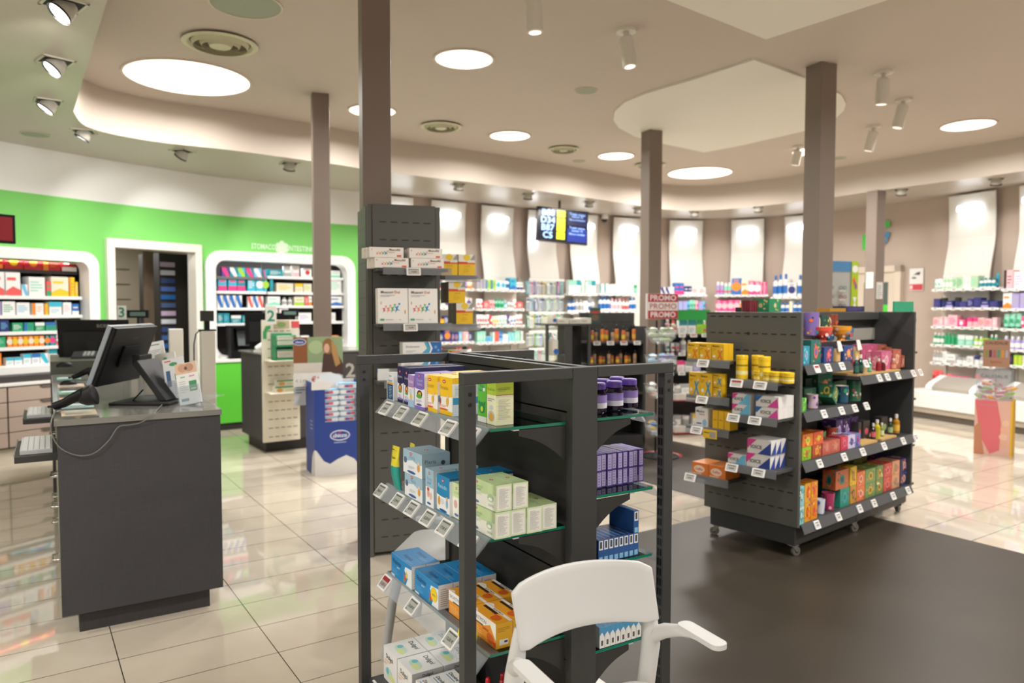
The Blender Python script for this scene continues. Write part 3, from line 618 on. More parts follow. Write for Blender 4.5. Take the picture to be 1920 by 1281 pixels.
m_enz = boxmesh('enzimo', .08, .06, .128, '#ECEAF2', F=[('r', 0, .6, 1, 1, '#7E68BC'), ('e', .5, .6, .5, .05, '#7E68BC'), ('t', 'Ocuvim', .12, .76, .88, .85, '#C9BEE8'), ('t', 'Enzimo', .14, .66, .86, .74, '#C9BEE8'), ('e', .5, .42, .27, .11, '#26242E'), ('e', .52, .41, .18, .08, '#E8A22A'), ('e', .45, .36, .3, .06, '#56A83E'), ('r', 0, 0, 1, .09, '#7E68BC'), ('e', .45, .13, .28, .03, '#5C4C9C')]+lg(.5, .92, .05)+lines(.12, .2, .8, .28, 3, '#9A98B0', .35),
                R=[('r', 0, .0, 1, .09, '#7E68BC'), ('r', .1, .12, .9, .96, '#F2F0F0')]+lines(.15, .3, .85, .92, 12, '#A8A4AE', .25)+[('r', .3, .13, .8, .24, '#3A3A3E')], T=[('r', 0, 0, 1, 1, '#7E68BC')])
YEL = '#EFC21E'
yf = [('r', 0, .52, 1, 1, YEL), ('e', .5, .53, .55, .06, YEL), ('r', 0, 0, 1, .09, YEL), ('p', [(0, .09), (.1, .14), (1, .1), (1, 0), (0, 0)], YEL), ('t', 'Noxim', .22, .66, .78, .78, '#B08A1A'), ('e', .22, .34, .07, .1, '#C8503C'), ('e', .22, .46, .05, .04, '#E2C0B0'), ('e', .7, .36, .08, .11, '#E0B428'), ('e', .74, .49, .05, .05, '#E2C0B0'), ('e', .45, .14, .3, .025, '#D8502C')]+lg(.5, .88, .06)+lines(.2, .2, .8, .27, 2, '#D88A7A', .35)
m_yel = boxmesh('noxim', .115, .075, .125, '#EFEDE8', F=yf, T=[('r', 0, 0, 1, 1, YEL), ('r', .48, 0, .5, 1, '#D8AE14')], R=[('r', 0, .85, 1, 1, YEL), ('r', .08, .5, .92, .83, '#E8EAEA'), ('r', .04, 0, .96, .48, '#D6E4EE'), ('r', .04, .3, .96, .48, '#3C98C8'), ('e', .5, .22, .2, .16, '#E8BE2C'), ('e', .36, .32, .05, .12, '#E8BE2C'), ('e', .5, .36, .05, .14, '#E8BE2C'), ('e', .63, .32, .05, .12, '#E8BE2C')]+lines(.14, .54, .86, .8, 8, '#8CA0AA', .25))
m_grn = boxmesh('pedia_green', .055, .05, .125, '#5DB83C', F=[('r', 0, 0, 1, .14, '#E8ECE4'), ('r', .62, .78, .86, .86, '#E8F0E4'), ('t', 'Pedia', .1, .86, .9, .93, '#2E7AA8'), ('t', 'Flor', .1, .76, .55, .84, '#2E7AA8'), ('e', .5, .36, .36, .14, '#1E8A4C'), ('e', .2, .48, .08, .04, '#1E8A4C'), ('e', .8, .48, .08, .04, '#1E8A4C'), ('e', .5, .33, .14, .07, '#C8D83C')], T=[('r', 0, 0, 1, 1, '#A8CC3C')], R=[('r', 0, 0, 1, .14, '#E8ECE4')])
m_cal = boxmesh('pedia_calm', .056, .062, .13, '#E9EAC4', F=[('r', 0, .7, 1, 1, '#A9C83A'), ('t', 'PediaCalm', .06, .8, .94, .86, '#5E7A4C'), ('e', .5, .2, .34, .13, '#B9BCC4'), ('e', .5, .18, .22, .1, '#E0A83C'), ('e', .5, .4, .2, .06, '#C8D0D8')]+lines(.1, .55, .9, .64, 2, '#9A8CB0', .4),
                R=[('r', 0, .72, 1, 1, '#C3D84A'), ('r', 0, .7, 1, .715, '#B03C40')]+lines(.12, .8, .85, .9, 3, '#6E8444', .3)+lines(.12, .14, .88, .62, 16, '#8F9088', .22), T=[('r', 0, 0, 1, 1, '#B4D23A')])
S1L = 'on the top left glass shelf'
gbox(m_mel, 'medicine_box', 738, 752, Z1, .068, .04, 'slim white and blue melatonin carton at the far end of the top glass shelf')
for j in range(3):
    for k, px in enumerate(((752, 756), (762, 761))):
        gbox(m_ocu, 'medicine_box', *px, Z1, .052, .075, 'navy and white syrup carton, %s row, %s of the pair, top glass shelf' % (['front', 'middle', 'back'][j], ['left', 'right'][k]), da=.008+.077*j+(k*.005), group='navy syrup cartons')
gbox(m_ped, 'medicine_box', 776, 765, Z1, .05, .05, 'small lilac and pale blue carton between navy and violet cartons')
gbox(m_enz, 'medicine_box', 796, 771, Z1, .08, .06, 'violet and white enzyme carton beside the small lilac carton')
gbox(m_enz, 'medicine_box', 796, 771, Z1, .08, .06, 'violet and white enzyme carton standing behind the front one', da=.064)
gbox(m_yel, 'medicine_box', 822, 776, Z1, .115, .075, 'yellow topped drops carton, front row, left one', da=.0, db=.008)
gbox(m_yel, 'medicine_box', 853, 781, Z1, .115, .075, 'yellow topped drops carton, front row, right one', da=-.01)
for j in (1, 2):
    for k, b0 in enumerate((.12, 0)): gbox(m_yel, 'medicine_box', 853, 781, Z1, .115, .075, 'yellow topped drops carton, %s row, %s one' % (['', 'middle', 'back'][j], ['left', 'right'][k]), da=-.008+.078*j, db=b0+.004)
gbox(m_grn, 'medicine_box', 912, 794, Z1, .055, .05, 'bright green carton with a dark green bear beside the post')
gbox(m_cal, 'medicine_box', 930, 799, Z1, .056, .062, 'lime and cream calming carton at the near end of top glass shelf')
# shelf two
SKY = '#9DBFD2'
pf = [('p', [(0, 1), (0, .62), (.25, .55), (.5, .62), (.8, .5), (1, .55), (1, 1)], SKY), ('t', 'Pleria', .3, .66, .7, .82, '#5E8CB0'), ('e', .12, .55, .09, .14, '#5C6C8C'), ('e', .82, .38, .07, .16, '#E0A048'), ('e', .82, .58, .05, .07, '#E8C8B4'), ('e', .45, .1, .22, .06, '#3A5C9C')]+lg(.42, .88, .07, .6)+lines(.3, .25, .65, .38, 3, '#A0B0BC', .35)
m_ple = boxmesh('pleria', .155, .11, .085, '#E8EDF0', F=pf, T=[('r', 0, 0, 1, 1, '#A9C6D6')]+lg(.5, .5, .08, .5), R=[('r', 0, 0, 1, 1, '#A5BFCC'), ('t', 'Pleria', .1, .55, .5, .8, '#4C5C68'), ('d', .75, .6, .1, '#3E4A54')])
m_bab = boxmesh('baby', .065, .085, .13, '#EAF0F3', F=[('r', 0, .52, 1, 1, SKY), ('t', 'Pleria', .15, .7, .85, .79, '#5E8CB0'), ('t', 'BABY', .25, .6, .75, .67, '#4C7CB4'), ('e', .35, .34, .14, .1, '#E0A8A0'), ('e', .35, .46, .14, .05, '#C84C3C'), ('e', .65, .3, .14, .1, '#E4C0B0'), ('e', .45, .09, .25, .03, '#3A5C9C')]+lg(.5, .9, .05), T=[('r', 0, 0, 1, 1, '#B4CEDC')]+lg(.5, .5, .08), R=[('r', 0, 0, 1, 1, '#BFD4DE'), ('r', .1, .1, .9, .85, '#E6EAEA')]+lines(.15, .15, .85, .8, 14, '#98A8B0', .22))
BLU = '#1E86BC'
m_per = boxmesh('periodin', .095, .12, .125, '#EDF0F2', F=[('r', 0, .5, 1, 1, BLU), ('e', .5, .5, .52, .06, BLU), ('t', 'Periodin', .1, .66, .8, .77, '#BFE0F0'), ('e', .18, .3, .1, .12, '#D89C3C'), ('e', .8, .3, .09, .13, '#8CB8D8'), ('e', .8, .44, .07, .05, '#E4B090'), ('e', .5, .08, .3, .035, '#14508C'), ('r', 0, 0, 1, .05, BLU)]+lg(.5, .88, .055)+lines(.35, .25, .65, .4, 4, '#A8B4C0', .3), T=[('r', 0, 0, 1, 1, BLU)]+lg(.5, .5, .06), R=[('r', .06, .04, .94, .9, '#F0F0EE'), ('r', 0, .93, 1, 1, '#0F5C8C')]+lines(.12, .1, .88, .85, 16, '#98A0A8', .22))
PG = '#C6DDA8'
m_lct = boxmesh('lactobil_tall', .06, .06, .115, '#EEF0E8', F=[('r', 0, .6, 1, 1, PG), ('t', 'Lactobil', .1, .7, .9, .78, '#8FB87C'), ('e', .4, .4, .2, .12, '#D8A8A0'), ('e', .5, .1, .25, .04, '#5C7CB0')]+lg(.5, .86, .05), T=[('r', 0, 0, 1, 1, '#C9DFAE')]+lg(.5, .5, .08), R=lines(.12, .1, .88, .9, 14, '#A8B0A0', .22))
lf = [('r', 0, .62, 1, 1, PG), ('p', [(0, .62), (.4, .5), (1, .6), (1, .7), (0, .7)], PG), ('t', 'Lactobil', .12, .68, .55, .8, '#7FB070'), ('t', 'JUNIOR', .12, .56, .5, .65, '#5C7CA8'), ('e', .78, .45, .12, .16, '#A9C9A0'), ('e', .78, .4, .08, .06, '#F0F2E8'), ('e', .2, .12, .13, .06, '#5C7CB0'), ('r', .7, .12, .9, .22, '#C4CCB8')]+lg(.22, .89, .06, .6)+lines(.1, .4, .45, .52, 3, '#A8B4A8', .3)
m_lac = boxmesh('lactobil', .15, .054, .079, '#EEF0E6', F=lf, T=[('r', 0, 0, 1, 1, '#C3DCA4')]+lg(.5, .5, .14, .25), R=[('r', 0, 0, 1, 1, '#D5E4BE'), ('r', .08, .07, .92, .93, '#EFEFE8')]+lines(.16, .12, .84, .88, 20, '#9EA198', .25), L=[('r', 0, 0, 1, 1, '#D5E4BE')])
def pouch(name, w, h, c1, c2, c3):
    mb = MB(); n = 9; v = []
    for i in range(n+1):
        z = h*i/n; t = .012*math.sin(PI*min(.96, .08+i/n)); bend = .012*math.sin(i/n*2.5)
        v += [(-w/2, -bend-.0005, z), (-w/4, -t-bend, z), (w/4, -t-bend, z), (w/2, -bend-.0005, z), (w/4, t-bend, z), (-w/4, t-bend, z)]
    for i in range(n):
        m = mat(c1 if i < 5 else c2, .35)
        mb.add(v, [(i*6+k, i*6+(k+1) % 6, (i+1)*6+(k+1) % 6, (i+1)*6+k) for k in range(6)], m, True)
    mb.add(v, [tuple(range(n*6, n*6+6))], mat(c2, .35)); d = MB()
    decal(d, (-w/2, -.0135, 0), (1, 0, 0), (0, 0, 1), w, h, [('e', .5, .5, .3, .16, c3), ('t', 'balm', .2, .72, .8, .78, '#3A5C20'), ('r', .35, .93, .65, .95, '#1A1A1A')], off=.004)
    for m_, f, in zip(d.mi, d.f): mb.add([d.v[i] for i in f], [tuple(range(len(f)))], d.m[m_])
    return mb.mesh(name)
m_pou = pouch('pouch', .06, .165, '#1E9A8C', '#E0D23A', '#E8B42C')
gbox(m_pou, 'sweets_pouch', 748, 922, Z2, .06, .02, 'teal and yellow sweets pouch, front one leaning at the far shelf end', 'pouch', rot=.1)
gbox(m_pou, 'sweets_pouch', 756, 920, Z2, .06, .02, 'teal and yellow sweets pouch, behind the front one', 'pouch', da=.05, rot=-.1, dz=.002)
gbox(m_ple, 'medicine_box', 792, 945, Z2, .155, .11, 'pale blue baby drops carton under its twin on the middle glass shelf')
gbox(m_ple, 'medicine_box', 792, 945, Z2, .155, .11, 'pale blue baby drops carton stacked on top of its twin', dz=.0865, rot=.03, da=-.004)
gbox(m_bab, 'medicine_box', 813, 955, Z2, .065, .085, 'tall pale blue BABY carton beside the stacked pair')
gbox(m_bab, 'medicine_box', 813, 955, Z2, .065, .085, 'tall pale blue BABY carton behind the front one', da=.088)
gbox(m_per, 'medicine_box', 843, 970, Z2, .095, .12, 'bright blue and white drops carton, front one on the middle glass shelf')
bpy.data.objects[-1] if False else None
gbox(m_per, 'medicine_box', 843, 970, Z2, .095, .12, 'bright blue and white carton behind the front blue one', da=.123)
gbox(m_lct, 'medicine_box', 864, 977, Z2, .06, .06, 'small pale green upright carton, left of two beside the post'); gbox(m_lct, 'medicine_box', 888, 986, Z2, .06, .06, 'small pale green upright carton, right of two beside the post')
for k in range(4): gbox(m_lac, 'medicine_box', 928, 1013, Z2, .15, .054, 'pale green junior carton, lower row, %s by its end face' % pos(k, 4), da=.0565*k, db=.004*(k % 2))
for k in range(2): gbox(m_lac, 'medicine_box', 928, 1013, Z2, .15, .054, 'pale green junior carton, upper row, %s one by its end face' % ['left', 'right'][k], da=.004+.058*k, dz=.081, db=.002, rot=.02)
# shelf three
VB = '#1C88C8'
vf = [('r', 0, 0, 1, 1, VB), ('p', [(.72, 0), (.82, .35), (.66, .62), (.7, .8), (1, .85), (1, 0)], '#E9F0F4'), ('t', 'Vitalmix', .05, .58, .5, .84, '#10386C', True), ('t', 'junior', .22, .44, .5, .56, '#E6F0F8'), ('p', [(.6, .12), (.66, .3), (.6, .5), (.7, .4), (.74, .2)], '#D8503C'), ('p', [(.7, .4), (.76, .62), (.72, .75), (.82, .5), (.78, .3)], '#D8C83C'), ('p', [(.6, 0), (.68, .12), (.64, .22)], '#5CB048'), ('r', 0, 0, .18, .08, '#E9F0F4')]+lines(.06, .12, .4, .4, 5, '#7CC0E4', .25)
vt = [('r', 0, 0, 1, 1, VB), ('t', 'Vitalmix', .28, .35, .68, .75, '#15447C', True)]+lines(.6, .1, .9, .35, 3, '#7CC0E4', .3)
vr = [('r', .05, .04, .95, .96, '#EBE8E4')]+lines(.15, .12, .85, .88, 9, '#8C8C8C', .25)
m_vit = boxmesh('vitalmix', .195, .056, .085, '#E8ECF0', F=vf, T=vt, R=vr)
m_vito = boxmesh('vitalmix_offer', .195, .056, .085, '#E8ECF0', F=vf+[('d', .83, .5, .3, '#EFD21E'), ('t', 'OFFERTA', .75, .42, .91, .54, '#4A4410', True)], T=vt, R=vr)
for k in range(2): gbox(m_vit, 'medicine_box', 771, 1106, Z3, .195, .056, 'blue vitamin mix carton in the far pair, %s one' % ['front', 'back'][k], da=.0575*k, db=-.005)
for k in range(4): gbox(m_vito if k == 0 else m_vit, 'medicine_box', 822, 1145, Z3, .195, .056, 'blue vitamin mix carton with round yellow offer sticker' if k == 0 else 'blue vitamin mix carton, %s behind the one with the yellow sticker' % ['', 'directly', 'second', 'third'][k], da=.0575*k)
ORG = '#E8962A'
bf = [('r', 0, 0, 1, 1, ORG), ('p', [(0, 1), (0, .55), (.5, .58), (.78, .8), (1, .3), (1, 1)], '#F0EEE8'), ('t', 'BIORITMON', .06, .68, .62, .88, '#2E3A6C'), ('t', 'JUNIOR', .4, .42, .8, .56, '#B8342C', True), ('e', .78, .28, .14, .2, '#D86420'), ('r', .2, .56, .5, .62, '#4A5A3C'), ('p', [(.8, .2), (.98, .05), (1, .25)], '#C83C2C')]+lines(.08, .1, .5, .45, 4, '#F4D08C', .3)
bt = [('r', 0, 0, 1, 1, '#EFA52C'), ('r', 0, .82, 1, 1, '#F0EEE8'), ('t', 'BIORITMON', .3, .84, .75, .98, '#2A2A3C', True), ('r', .1, .6, .6, .8, '#3A2A1C'), ('p', [(0, .0), (.3, 0), (.15, .2)], '#F0EEE8'), ('e', .75, .4, .12, .3, '#D86420'), ('t', 'JUNIOR', .5, .45, .75, .7, '#B8342C')]
m_bio = boxmesh('bioritmon', .16, .058, .078, ORG, F=bf, T=bt, R=[('r', 0, 0, 1, 1, '#EDB41E'), ('r', .2, .12, .75, .34, '#F0EEE8'), ('r', .5, .2, .7, .28, '#2A2A2A')]+lines(.1, .65, .9, .85, 3, '#B8862A', .3))
for c in range(2):
    for k in range(2+c): gbox(m_bio, 'medicine_box', 930, 1219, Z3, .16, .058, 'orange and white junior carton, %s column, %s' % (['near', 'far'][c], ['front', 'middle', 'back'][k] if c else ['front', 'back'][k]), da=.060*k+c*.002, db=.163*c, group='orange junior cartons')
# base level
m_dul = boxmesh('dulgol', .135, .125, .13, '#ECECEA', F=[('t', 'Duligol', .1, .66, .8, .84, '#1E2A2E', True), ('e', .4, .3, .26, .16, '#BFE0D0'), ('e', .3, .34, .1, .1, '#6CC0C8'), ('e', .6, .22, .22, .1, '#DDE89C'), ('r', .1, .62, .5, .65, '#E0B84C')]+lines(.05, .5, .35, .6, 2, '#D88C8C', .3),
                T=[('t', 'Duligol', .15, .68, .8, .88, '#1E2A2E', True), ('e', .5, .35, .3, .16, '#C4E4D4'), ('e', .35, .4, .1, .1, '#6CC0C8'), ('e', .65, .28, .2, .1, '#DDE89C')], R=[('r', 0, 0, 1, 1, '#BDBDBC'), ('t', 'Duligol', .3, .82, .7, .93, '#2A2A2E', True)]+lines(.15, .1, .85, .75, 14, '#7A7A7C', .25))
m_dic = boxmesh('dicodral', .17, .05, .115, '#E9E9E6', F=[('t', 'Dicodral', .1, .55, .75, .75, '#22262A', True), ('e', .8, .3, .1, .12, '#A8D03C')], T=[('t', 'Dicodral', .1, .3, .5, .7, '#2A3034', True), ('r', .1, .15, .5, .22, '#4C8CB8'), ('e', .78, .5, .1, .25, '#A9CC3C')], R=lines(.15, .1, .85, .85, 10, '#9A9A98', .25))
for i, (da, db, w_) in enumerate(((.0, -.135, 0), (0, -.275, 0), (.13, -.135, 0), (.13, -.275, 0))):
    X, Y = wl(G1, .082+da+.0625, .84+db+.0675); inst('medicine_box', m_dul, (X, Y, .0986), G1[1]-PI/2, 'white laxative carton with pale green splash, %s on the base shelf' % ['far front one', 'near front one', 'far back one', 'near back one'][i], 'carton')
for i in range(5):
    X, Y = wl(G1, .09+.052*(i % 3)+.025, .38-.18*(i//3)+.085); inst('medicine_box', m_dic, (X, Y, .0986), G1[1]-PI/2, 'white carton with a lime leaf dot, %s on the base shelf' % ['far front', 'far middle', 'far back', 'near front', 'near middle'][i], 'carton')
for i, (px, py) in enumerate(((915, 1277), (943, 1269), (948, 1281))):
    X, Y = at(px, py, .27); t = empty('syrup_bottle', (X, Y, .0986), .4, 'small dark bottle with red dropper cap, %s of three on the base shelf' % ['leftmost', 'middle', 'rightmost'][i], 'bottle', 'red capped bottles')
    mb = MB(); mb.lathe([(.02, 0), (.021, .1), (.014, .12), (.012, .13)], mat('#3A1A10', .15), 18); mb.obj('body', t)
    mb = MB(); mb.lathe([(.013, .128), (.013, .155), (.009, .16), (.009, .178), (.006, .183)], mat('#C4202C', .3), 18); mb.obj('cap', t)
# right bay: jars
def jar(): 
    prof = [(.028, 0), (.031, .004), (.031, .022), (.031, .062), (.031, .066), (.026, .076), (.022, .079), (.022, .082)]
    mb = MB(); lb, wh = mat('#8E78BC', .4), mat('#D8D4DE', .4)
    mb.lathe(prof, JARP, 28); mb.lathe([(.0315, .018), (.0315, .036)], wh, 28, cap=False); mb.lathe([(.0315, .036), (.0315, .062)], lb, 28, cap=False)
    body = mb.mesh('jar_body')
    mb = MB(); mb.lathe([(.0265, .08), (.0275, .082), (.0275, .098), (.025, .102), (.001, .102)], mat('#5B3F9A', .35), 28); lid = mb.mesh('jar_lid')
    mb = MB()
    for k in range(5):
        a = -2.6+k*.08; mb.add([(.0319*math.cos(a+d), .0319*math.sin(a+d), z) for d, z in ((0, .014), (.05, .014), (.05, .05), (0, .05))], [(0, 1, 2, 3)], mat('#1E1E20' if k % 2 else '#E6E4E6', .5))
    return body, lid, mb.mesh('jar_barcode')
jb, jl, jc = jar()
jp = [(1159, 774, 0, 0), (1187, 768, 0, 0), (1128, 779, 0, 0), (1159, 774, .006, .075), (1187, 768, .006, .075), (1128, 779, 0, .078), (1159, 774, .01, .15), (1128, 779, .02, .152)]
for i, (px, py, da, db) in enumerate(jp):
    X, Y = at(px, py-3, R1); a, b = lc(G1, X, Y); X, Y = wl(G1, a+da, b+db+.022)
    t = empty('gummy_jar', (X, Y, R1+.0008), -1.9+i*.7, 'purple lidded gummy jar, %s, %s' % (['front row', 'front row', 'front row', 'second row', 'second row', 'second row', 'back row', 'back row'][i], ['middle', 'right', 'left', 'middle', 'right', 'left', 'right', 'left'][i]), 'jar', 'purple gummy jars')
    for nme, me in (('body', jb), ('lid', jl), ('barcode', jc)):
        o = bpy.data.objects.new(nme, me); COL.objects.link(o); o.parent = t
# purple slim cartons
PU = '#4A3484'
m_pur = boxmesh('purple', .12, .022, .115, PU, R=[('r', .2, .5, .8, .95, '#A9A0CC'), ('r', .2, .06, .8, .42, '#A9A0CC')]+lines(.3, .1, .7, .9, 10, PU, .15), L=[('r', .12, .52, .88, .96, '#B4AAD6'), ('r', .12, .04, .88, .46, '#B4AAD6')]+lines(.3, .1, .7, .9, 10, '#5A4890', .2), T=[('r', .1, .2, .9, .8, '#6E60A4')], F=lines(.1, .3, .9, .9, 7, '#8278B0', .3)+[('r', 0, 0, 1, .22, '#A9A6B8')], B=lines(.1, .3, .9, .9, 7, '#8278B0', .3)+[('r', 0, 0, 1, .22, '#A9A6B8')])
for k in range(9):
    X, Y = at(1206, 903, R2); a, b = lc(G1, X, Y); a -= .0225*k+.011+(.004 if k > 3 else 0); X, Y = wl(G1, a, b+.06+.004*(k % 2))
    inst('medicine_box', m_pur, (X, Y, R2+.0008), G1[1]+PI/2, 'slim purple carton standing on edge, %s of nine on the glass shelf' % pos(k, 9, 'right', 'left'), 'carton', 'slim purple cartons')
for k in range(3):
    X, Y = at(1206, 903, R2); a, b = lc(G1, X, Y); X, Y = wl(G1, a-.09-.025*k, b+.2)
    inst('medicine_box', m_pur, (X, Y, R2+.0008), G1[1]+PI/2, 'slim purple carton in the second rank, %s' % pos(k, 3, 'right', 'left'), 'carton', 'slim purple cartons')
# blue slim cartons
BL2 = '#2C5C9E'
m_bl = boxmesh('blue_slim', .13, .021, .075, '#D6DCE4', L=[('r', 0, 0, 1, 1, BL2), ('r', .12, .55, .88, .97, '#E8EAEC'), ('r', .3, .62, .7, .92, '#4A5058'), ('r', .15, .02, .85, .25, '#8CC4E8')], T=[('r', 0, 0, 1, 1, '#2A4E8C'), ('r', .05, .3, .95, .6, '#6C90C4')], F=[('r', 0, 0, 1, 1, '#B9BEC6'), ('r', .1, .2, .5, .3, '#3C8CA8')]+lines(.1, .4, .9, .9, 6, '#6E747C', .25), B=[('r', 0, 0, 1, 1, BL2)])
for k in range(8):
    X, Y = at(1197, 1040, R3); a, b = lc(G1, X, Y); X, Y = wl(G1, a-.0215*k-.011, b+.065)
    inst('medicine_box', m_bl, (X, Y, R3+.0008), G1[1]+PI/2, 'slim blue and white carton in the lower rank, %s of eight' % pos(k, 8, 'right', 'left'), 'carton', 'slim blue cartons')
X, Y = at(1197, 1040, R3); a, b = lc(G1, X, Y); X, Y = wl(G1, a-.011, b+.065); inst('medicine_box', m_bl, (X, Y, R3+.0768), G1[1]+PI/2, 'single slim blue and white carton standing on top of the rank', 'carton')
m_wb = boxmesh('white_blue', .13, .021, .07, '#E6E6E4', L=[('r', 0, .45, 1, 1, '#4C9CCC'), ('p', [(0, 0), (0, .6), (.5, .75), (1, .5), (1, 0)], '#ECECE8'), ('r', .3, .12, .7, .36, '#55585C')], T=[('r', 0, 0, 1, 1, '#3C88BC')], B=[('r', 0, 0, 1, 1, '#DADCE0')])
for k in range(8):
    X, Y = at(1202, 1194, R4); a, b = lc(G1, X, Y); X, Y = wl(G1, a-.0225*k-.011, b+.065)
    inst('medicine_box', m_wb, (X, Y, R4+.0008), G1[1]+PI/2, 'slim white and sky blue carton seen under the chair back, %s of eight' % pos(k, 8, 'right', 'left'), 'carton', 'slim white and sky blue cartons')
m_wh = boxmesh('white_flat', .2, .12, .05, '#DCD8D0', T=[('r', .05, .1, .95, .9, '#E4E0D8')]+lines(.1, .2, .6, .8, 5, '#B8B4AC', .3), L=[('r', .08, .1, .9, .9, '#BEBAB4')]+lines(.15, .2, .8, .8, 5, '#6C6A68', .3), F=lines(.1, .2, .8, .8, 5, '#8C8A86', .3))
for k in range(5):
    X, Y = wl(G1, SP1+.08+.125*(k % 2), .22+.24*((k//2) % 2)); inst('medicine_box', m_wh, (X, Y, .0986+.051*(k//4)+(.0)), G1[1]+PI/2, 'flat white carton on the right base shelf, %s' % ['near inner', 'near outer', 'far inner', 'far outer', 'lying on top'][k], 'carton')
# ------------------------------------------------------------------ white plastic armchairs
CH = mat('#CBCBC8', .42, 0, .45)
def armchair(x, y, rz, label, m=CH):
    t = empty('armchair', (x, y, 0), rz, label, 'chair')
    # seat
    mb = MB(); pts = rrect(-.21, -.22, .21, .2, .07, 6); mb.prism(pts, .43, .452, m); mb.obj('seat', t, bev=.006)
    # curved back shell
    mb = MB(); N = 14; MZ = 8; v = []; R_ = .42
    for j in range(MZ+1):
        tz = j/MZ; z = .63+.165*tz
        for i in range(N+1):
            u = -1+2*i/N; half = .232-.006*(1-tz)+.0*tz; zz = z+(.018*(1-u*u) if j > MZ/2 else .012*(1-u*u))*(tz*1.0) + .012*(1-u*u)*(1-tz)
            xx = half*u; yy = .165+.06*(1-u*u)+.045*(tz-.4)
            if abs(u) > .9: zz += -.012*(tz-.5)*2*(abs(u)-.9)*10
            v.append((xx, yy, zz))
    n1 = len(v); th_ = .014; v += [(a, b+th_, c) for a, b, c in v]; f = []; w = N+1
    for j in range(MZ):
        for i in range(N):
            a = j*w+i; f.append((a, a+1, a+w+1, a+w)); f.append((n1+a, n1+a+w, n1+a+w+1, n1+a+1))
    for i in range(N):
        f.append((i, n1+i, n1+i+1, i+1)); a = MZ*w+i; f.append((a, a+1, n1+a+1, n1+a))
    for j in range(MZ):
        a = j*w; f.append((a, a+w, n1+a+w, n1+a)); a = j*w+N; f.append((a, n1+a, n1+a+w, a+w))
    mb.add(v, f, m, True); o = mb.obj('backrest', t, bev=.005)
    for s in (-1, 1):
        mb = MB(); mb.tube([(s*.245, .27, 0), (s*.235, .245, .2), (s*.228, .215, .42), (s*.226, .19, .56), (s*.218, .185, .64), (s*.214, .19, .69)], [.019, .022, .026, .028, .022, .012], m, 12); mb.obj('leg', t)
        mb = MB(); mb.tube([(s*.235, -.23, 0), (s*.222, -.2, .25), (s*.205, -.16, .42), (s*.19, -.1, .44)], [.018, .021, .024, .02], m, 12); mb.obj('leg', t)
        arm = empty('x', (0, 0, 0), 0, None, None) if False else None
        mb = MB(); mb.tube([(s*.226, .19, .58), (s*.24, .14, .612), (s*.252, .09, .63), (s*.258, .05, .637), (s*.262, .01, .637)], [.024, .021, .017, .014, .01], m, 12)
        pad = rrect(s*.262-.024, -.075, s*.262+.024, .095, .02, 4)
        mb.prism(pad, .639, .653, m); mb.obj('armrest', t, bev=.004)
    return t
armchair(.295, 1.865, .46, 'white plastic armchair in the foreground with its back to the shelving', CH)
armchair(-.29, 3.36, -1.75, 'grey white plastic armchair seen through the open frame behind the shelving', mat('#AFB0AE', .45))
# ------------------------------------------------------------------ tall pegboard tower round the column
TW = (at(693, 1046, 0), .34); TWW, TWD, TWH = .455, .42, 2.185
tw = empty('pegboard_tower', (*TW[0], 0), TW[1], 'tall dark grey pegboard tower wrapped round the taupe column', 'display tower')
def slots(mb, x0, x1, y, z, n, m=BLACK, axis='x', s=-1, h=.006, fill=.62):
    for k in range(n):
        a = x0+(x1-x0)*(k+.5-fill/2)/n; b = x0+(x1-x0)*(k+.5+fill/2)/n
        if axis == 'x': mb.add([(a, y, z), (b, y, z), (b, y, z+h), (a, y, z+h)], [(0, 1, 2, 3) if s < 0 else (3, 2, 1, 0)], m)
        else: mb.add([(y, a, z), (y, b, z), (y, b, z+h), (y, a, z+h)], [(3, 2, 1, 0) if s < 0 else (0, 1, 2, 3)], m)
TF = mat('#53524D', .5, 0, .5, 'metal_coat')
for x0 in (0, TWW-.03):
    for y0 in (0, TWD-.03):
        mb = MB(); mb.box(x0, y0, 0, x0+.03, y0+.03, TWH-.004, TF); mb.obj('post', tw, bev=.003)
mb = MB(); mb.box(.032, -.006, .03, TWW-.032, .006, TWH, TF)
for k in range(19): slots(mb, .06, TWW-.05, -.0066, .12+k*.1085, 5)
mb.obj('front_panel', tw)
for x0, s in ((.0, -1), (TWW, 1)):
    mb = MB(); mb.box(x0-.004, .032, .03, x0+.004, TWD-.032, TWH-.01, TF)
    for k in range(19): slots(mb, .05, TWD-.04, x0+s*.0046, .09+k*.1085, 5, axis='y', s=s)
    mb.obj('side_panel', tw)
mb = MB(); mb.box(.032, TWD-.006, .03, TWW-.032, TWD+.006, TWH, TF); mb.obj('back_panel', tw)
def tshelf(x0, x1, y0, y1, z, tags, side=False, m=DARK):
    mb = MB(); mb.box(x0, y0, z-.018, x1, y1, z, m); s = mb.obj('shelf', tw, bev=.002)
    mb = MB(); xa, xb = (x0+.03, x1+.02)
    mb.add([(xa, y0-.012, z-.04), (xb, y0-.012, z-.04), (xb, y0-.002, z+.004), (xa, y0-.002, z+.004)], [(0, 1, 2, 3)], SMOKE); mb.obj('price_rail', s)
    for tx in tags:
        tg = bpy.data.objects.new('price_tag', tagmesh('12,90', w=.085, h=.045, screen='#B4AFA6')); COL.objects.link(tg); tg.parent = s; tg.location = (tx, y0-.014, z-.022); tg.rotation_euler = (-.2, 0, 0)
TZ1, TZ2, TZ3 = 1.786, 1.455, 1.115
tshelf(.03, TWW+.0, -.2, -.007, TZ1, [.24]); tshelf(.03, TWW, -.2, -.007, TZ2, [.22]); tshelf(.03, TWW-.02, -.22, -.007, TZ3, [])
